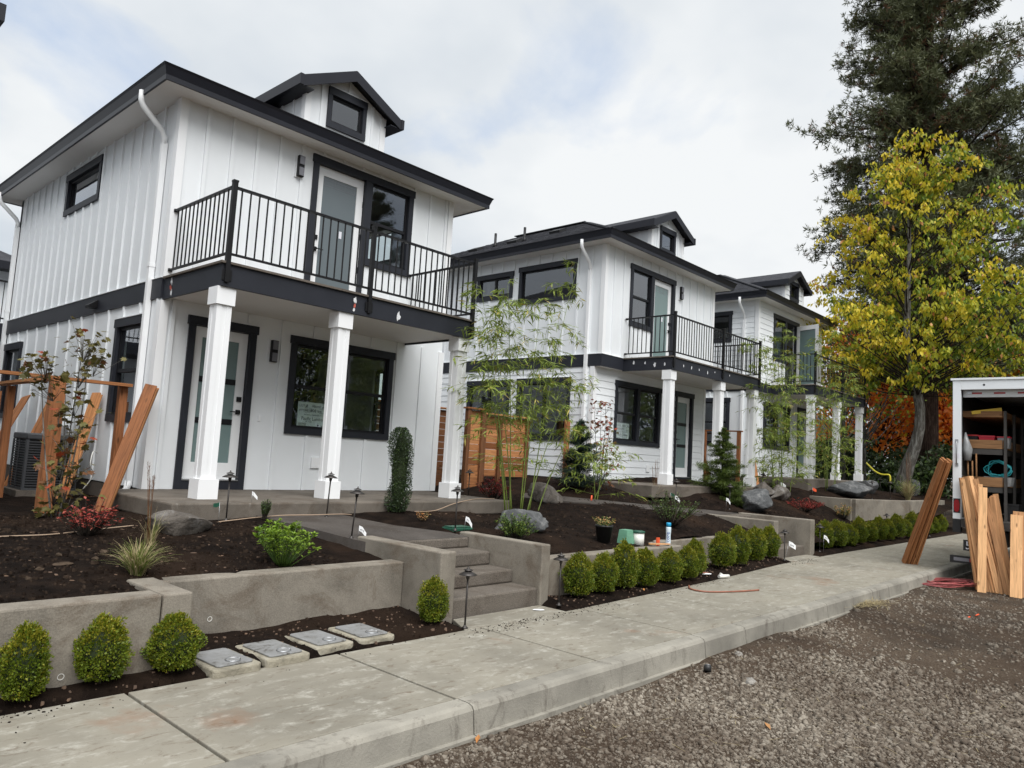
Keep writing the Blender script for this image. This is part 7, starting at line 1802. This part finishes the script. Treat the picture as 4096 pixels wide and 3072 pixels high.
# ================================================================= TREES
def limb(mb, a, b, r0, r1, rs, sag=.1, n=5, sides=6):
    a = np.array(a, float); b = np.array(b, float); L_ = np.linalg.norm(b - a); j = rs.normal(0, sag * L_ * .5, 3)
    pts = [a + (b - a) * t + j * math.sin(math.pi * t) for t in np.linspace(0, 1, n)]
    mb.tube(pts, list(np.linspace(r0, r1, n)), sides, cap=False); return pts
def yellow_tree(base, name, label):
    rs = np.random.default_rng(301); base = np.array(base, float); root = thing(name, label, 'tree', tuple(base))
    X = base[0]
    tp = [base + [0, 0, -.2]] + [onX(*zt_px(x, y), X) for x, y in ((655, 860), (690, 740), (745, 600), (785, 440), (790, 280))]
    top = tp[-1]; tp += [np.array([X + .1, 7.4, 6.5]), np.array([X, 7.3, 9.5]), np.array([X, 7.35, 12.8])]
    t_ = MB(); t_.tube(tp, [.26, .24, .21, .19, .17, .16, .12, .07, .02], 10); t_.build('trunk', 'bark_grey', root)
    br = MB(); C = []; D = []; rad = []
    zc = lambda z: np.interp(z, [4.0, 5.5, 8, 10, 12, 13.8], [4.0, 4.2, 4.0, 3.2, 1.9, .3])
    ends = []
    for i in range(175):
        z = rs.uniform(6.0, 13.7) if i > 60 else rs.uniform(5.0, 7.8); a = rs.uniform(0, 2 * np.pi); R = zc(z) * math.sqrt(rs.uniform(.12, 1.0))
        ends.append((np.array([X + R * math.cos(a) * .85, 6.85 + R * math.sin(a), z]), R / zc(z), a))
    for e, rf_, a in ends:
        zs = max(4.4, e[2] - .9 - 1.2 * rf_); tz = np.clip(zs, 4.4, 12.5)
        i = np.searchsorted([p[2] for p in tp], tz); i = min(max(i, 1), len(tp) - 1); q = (tz - tp[i - 1][2]) / max(.01, tp[i][2] - tp[i - 1][2]); s0 = tp[i - 1] + (tp[i] - tp[i - 1]) * q
        pts = limb(br, s0, e, .026, .006, rs, .10)
        for k in range(5):
            b = pts[rs.integers(2, 5)]; d = np.array([rs.normal(0, .55) + .35 * math.cos(a), rs.normal(0, .55) + .35 * math.sin(a), rs.normal(0, .25)]); tw = b + d; br.tube([b, (b + tw) / 2 + [0, 0, .06], tw], [.010, .007, .004], 4, cap=False)
            n = rs.integers(20, 34); tt = rs.uniform(.2, 1.05, n); P = b + (tw - b) * tt[:, None] + rs.normal(0, .07, (n, 3)); P[:, 2] += .04
            aa = rs.uniform(0, 2 * np.pi, n); C.append(P); D.append(np.stack([.55 * np.cos(aa), .55 * np.sin(aa), rs.uniform(-1.25, -.35, n)], 1))
            tone = rf_ * .75 + .12 * (e[2] - 4) / 9 + rs.normal(0, .16); rad.append(np.full(n, tone) + rs.normal(0, .10, n))
    br.build('limbs', 'bark_dark', root)
    C = np.vstack(C); D = np.vstack(D); rad = np.concatenate(rad); rad = rad + .20 * np.clip((C[:, 1] - 7.4) / 3.5, -1, 1) - .1 * np.clip((C[:, 0] - X) / 3, -1, 1)
    mi = np.where(rad < .44, 0, np.where(rad < .76, 1, 2)); rnd = rs.random(len(C)); mi = np.where(rnd < .025, 3, mi)
    l = rs.uniform(.75, 1.25, len(C)) * .165
    leaf_objs('leaf', C, D, np.stack([np.cos(rnd * 40), np.sin(rnd * 40), np.full(len(C), .6)], 1), l, .50, ['tree_green', 'tree_lime', 'tree_yellow', 'tree_orange'], mi, root, 300, .12, .05)
    return root
yt = yellow_tree((28.0, 7.55, .95), 'dogwood_tree', 'tall tree with yellow and green leaves right of the farthest house')
def pine(base, H, label, seed, prof, lo, whorls=26, name='pine_tree', tuft=.24):
    rs = np.random.default_rng(seed); base = np.array(base, float); root = thing(name, label, 'tree', tuple(base))
    t_ = MB(); t_.tube([base + [0, 0, -.3], base + [0, 0, H * .3], base + [.1, .1, H * .7], base + [0, 0, H]], [.42, .34, .2, .03], 12); t_.build('trunk', 'bark_pine', root)
    br = MB(); C = []; D = []; inner = []
    for w_ in range(whorls):
        z = lo + (H - lo) * (w_ + rs.uniform(-.3, .3)) / whorls; L0 = np.interp(z, prof[0], prof[1])
        for b in range(rs.integers(7, 11)):
            a = rs.uniform(0, 2 * np.pi); L_ = L0 * rs.uniform(.62, 1.04); p = base + [0, 0, z]; up = rs.uniform(.02, .30)
            e = p + np.array([math.cos(a) * L_, math.sin(a) * L_, L_ * up]); pts = limb(br, p, e, .07, .012, rs, .07, 5, 5)
            for k in range(int(8 + L_ * 6.0)):
                t = rs.uniform(.15, 1.0); s0 = p + (e - p) * t; q = s0 + np.array([rs.normal(0, .36), rs.normal(0, .36), rs.normal(.12, .25)]) * (.5 + .5 * (L_ / 5)); br.tube([s0, q], [.012, .006], 3, cap=False)
                m_ = rs.integers(3, 6)
                for j in range(m_):
                    c = q + rs.normal(0, .16, 3); n = 12; dd = unit_rows(rs.normal(size=(n, 3)) + np.array([math.cos(a) * .5, math.sin(a) * .5, .55])); C.append(np.tile(c, (n, 1))); D.append(dd); inner.append(np.full(n, 1 if rs.random() < (.22 if t < .55 else .05) else 0))
    br.build('limbs', 'bark_dark', root)
    C = np.vstack(C); D = np.vstack(D); mi = np.concatenate(inner); l = rs.uniform(.7, 1.2, len(C)) * tuft
    V, T = leaf_arrays(C, D, rs.normal(size=C.shape), l, l * .15, .1)
    npmesh('needles', V, T, ['pine_needle', 'pine_brown'], np.repeat(mi, 2), root)['kind'] = 'stuff'
    return root
pn = pine((35.0, 8.35, .9), 31, 'very tall dark pine rising behind the yellow tree', 311, ([4, 8, 12, 15, 18, 23, 28, 31], [4.5, 5.2, 5.5, 5.4, 4.1, 3.1, 1.8, .4]), 5.0, 32)
p2 = dup(pn, (46, 2.5, .6), 2.1, (1.0, 1.0, .8), 'dark pine behind the truck at the right edge'); p2['category'] = 'tree'
p3 = dup(pn, (58, 14, .8), 4.0, (.9, .9, .62), 'dark pine far behind the orange maples'); p3['category'] = 'tree'
# trees across the street, seen as reflections in the windows
for k, (x, y, s) in enumerate(((9, -24, .62), (20, -22, .6), (32, -24, .66), (43, -21, .55), (-4, -26, .55))):
    o = dup(pn, (x, y, -.2), k * 1.3, s, 'dark pine across the street, mirrored in the windows, %s along it' % ORD[k]); o['category'] = 'tree'; o['group'] = 'pines across the street'
def leafy_tree(name, label, base, H, R, zlo, mats, probs, seed, nl=2600, ll=.25, trunk='bark_dark', nb_=40, tr=.16, cat='tree', squash=1.0):
    rs = np.random.default_rng(seed); base = np.array(base, float); root = thing(name, label, cat, tuple(base))
    t_ = MB(); t_.tube([base + [0, 0, -.2], base + [.1, .05, H * .4], base + [0, .1, H * .85]], [tr, tr * .7, tr * .15], 8); t_.build('trunk', trunk, root)
    br = MB(); C = []; D = []
    for i in range(nb_):
        z = rs.uniform(zlo, H); a = rs.uniform(0, 2 * np.pi); f_ = (z - zlo) / (H - zlo); R_ = R * math.sqrt(max(.05, 1 - (f_ * 1.25 - .35) ** 2)) * math.sqrt(rs.uniform(.15, 1))
        e = base + [R_ * math.cos(a), R_ * math.sin(a) * squash, z]; limb(br, base + [0, 0, max(.2, z * .55)], e, tr * .28, .01, rs, .1, 4, 5)
        n = int(nl / nb_); C.append(e + rs.normal(0, 1, (n, 3)) * [R * .2, R * .2, R * .11]); D.append(rs.normal(size=(n, 3)) + [0, 0, -.3])
    br.build('limbs', trunk, root)
    C = np.vstack(C); C[:, 2] = np.maximum(C[:, 2], base[2] + .05); D = np.vstack(D); l = rs.uniform(.7, 1.3, len(C)) * ll; mi = rs.choice(len(mats), len(C), p=probs)
    V, T = leaf_arrays(C, D, rs.normal(size=C.shape), l, l * .7, .12); npmesh('crown', V, T, mats, np.repeat(mi, 2), root)['kind'] = 'stuff'
    return root
leafy_tree('orange_maple', 'bright orange maple behind the farthest house, left of the curved trunk', (41, 12.0, .9), 8.6, 3.4, 2.0, ['orange_maple', 'tree_orange', 'maple_red'], [.8, .1, .1], 321, 8000, .26, nb_=70)
leafy_tree('orange_maple', 'orange maple between the curved trunk and the pine trunk', (43, 9.6, .9), 8.4, 3.2, 2.0, ['orange_maple', 'tree_yellow', 'tree_orange'], [.75, .12, .13], 322, 6000, .24, nb_=70)
leafy_tree('orange_maple', 'yellow orange maple just left of the truck', (46, 7.9, .9), 7.6, 3.0, 1.8, ['orange_maple', 'tree_yellow', 'tree_lime'], [.5, .3, .2], 323, 4500, .26, nb_=60)
leafy_tree('grey_thicket', 'thin grey trees with few leaves right of the farthest balcony', (31.5, 10.6, .95), 7.0, 2.0, 3.0, ['tree_green', 'orange_maple', 'under_green'], [.5, .2, .3], 324, 420, .16, 'bark_grey', 30, .11)
leafy_tree('grey_thicket', 'slim grey stemmed tree left of the curved trunk', (30.2, 9.4, .95), 5.6, 1.6, 2.6, ['tree_green', 'tree_lime'], [.7, .3], 325, 260, .15, 'bark_grey', 22, .10)
for k, (x, y, h_, r_) in enumerate(((33, 11.0, 2.1, 1.6), (34, 13.6, 2.3, 1.8), (36.5, 16.5, 2.6, 2.0), (33.5, 6.9, 1.9, 1.4), (37, 5.0, 3.4, 1.9), (38.5, 9.6, 2.0, 1.8), (40, 12.5, 2.2, 1.9), (31.5, 8.3, 1.1, 1.1), (40, 2.2, 4.2, 2.2))):
    leafy_tree('laurel_shrub', ['dark laurel shrub right of the farthest house column', 'dark laurel behind the farthest house porch', 'dark shrub under the cream house eave', 'dark shrub between the pine trunk and the truck', 'dark green shrub just left of the truck frame', 'dark shrub behind the curved trunk', 'dark shrub below the orange maple', 'low dark shrub at the foot of the curved trunk', 'tall dark shrub hidden behind the truck'][k],
               (x, y, .95), h_, r_, .15, ['under_green', 'holly_dark', 'shrub_green'], [.62, .26, .12], 330 + k, 2600, .17, nb_=34, tr=.06, cat='shrub')
leafy_tree('birch_tree', 'yellow green tree beyond the near house at the left edge', (3.2, 27, .4), 5.2, 1.8, 1.0, ['tree_lime', 'tree_yellow', 'tree_green'], [.5, .2, .3], 341, 1500, .16)
leafy_tree('broadleaf_tree', 'dark mixed tree behind the pine trunk on the right', (50, 5.0, .9), 11, 4.2, 2.5, ['under_green', 'tree_green', 'pine_needle'], [.5, .2, .3], 342, 5200, .30, nb_=70, tr=.25)
leafy_tree('broadleaf_tree', 'dark tree above the orange maples', (60, 11, .9), 13, 6, 3, ['under_green', 'tree_green', 'pine_needle'], [.5, .25, .25], 343, 5200, .40, nb_=80, tr=.3)

bt_ = [o for o in bpy.data.objects if o.name.startswith('broadleaf_tree')][0]
for k in range(9):
    o = dup(bt_, (4 + k * 6.6, -15 - (k % 2) * 2.5, -.3), k * 1.7, .74 + .1 * (k % 3), 'dark leafy tree across the street, mirrored in the windows, %s along it' % ORD[k]); o['category'] = 'tree'; o['group'] = 'leafy trees across the street'
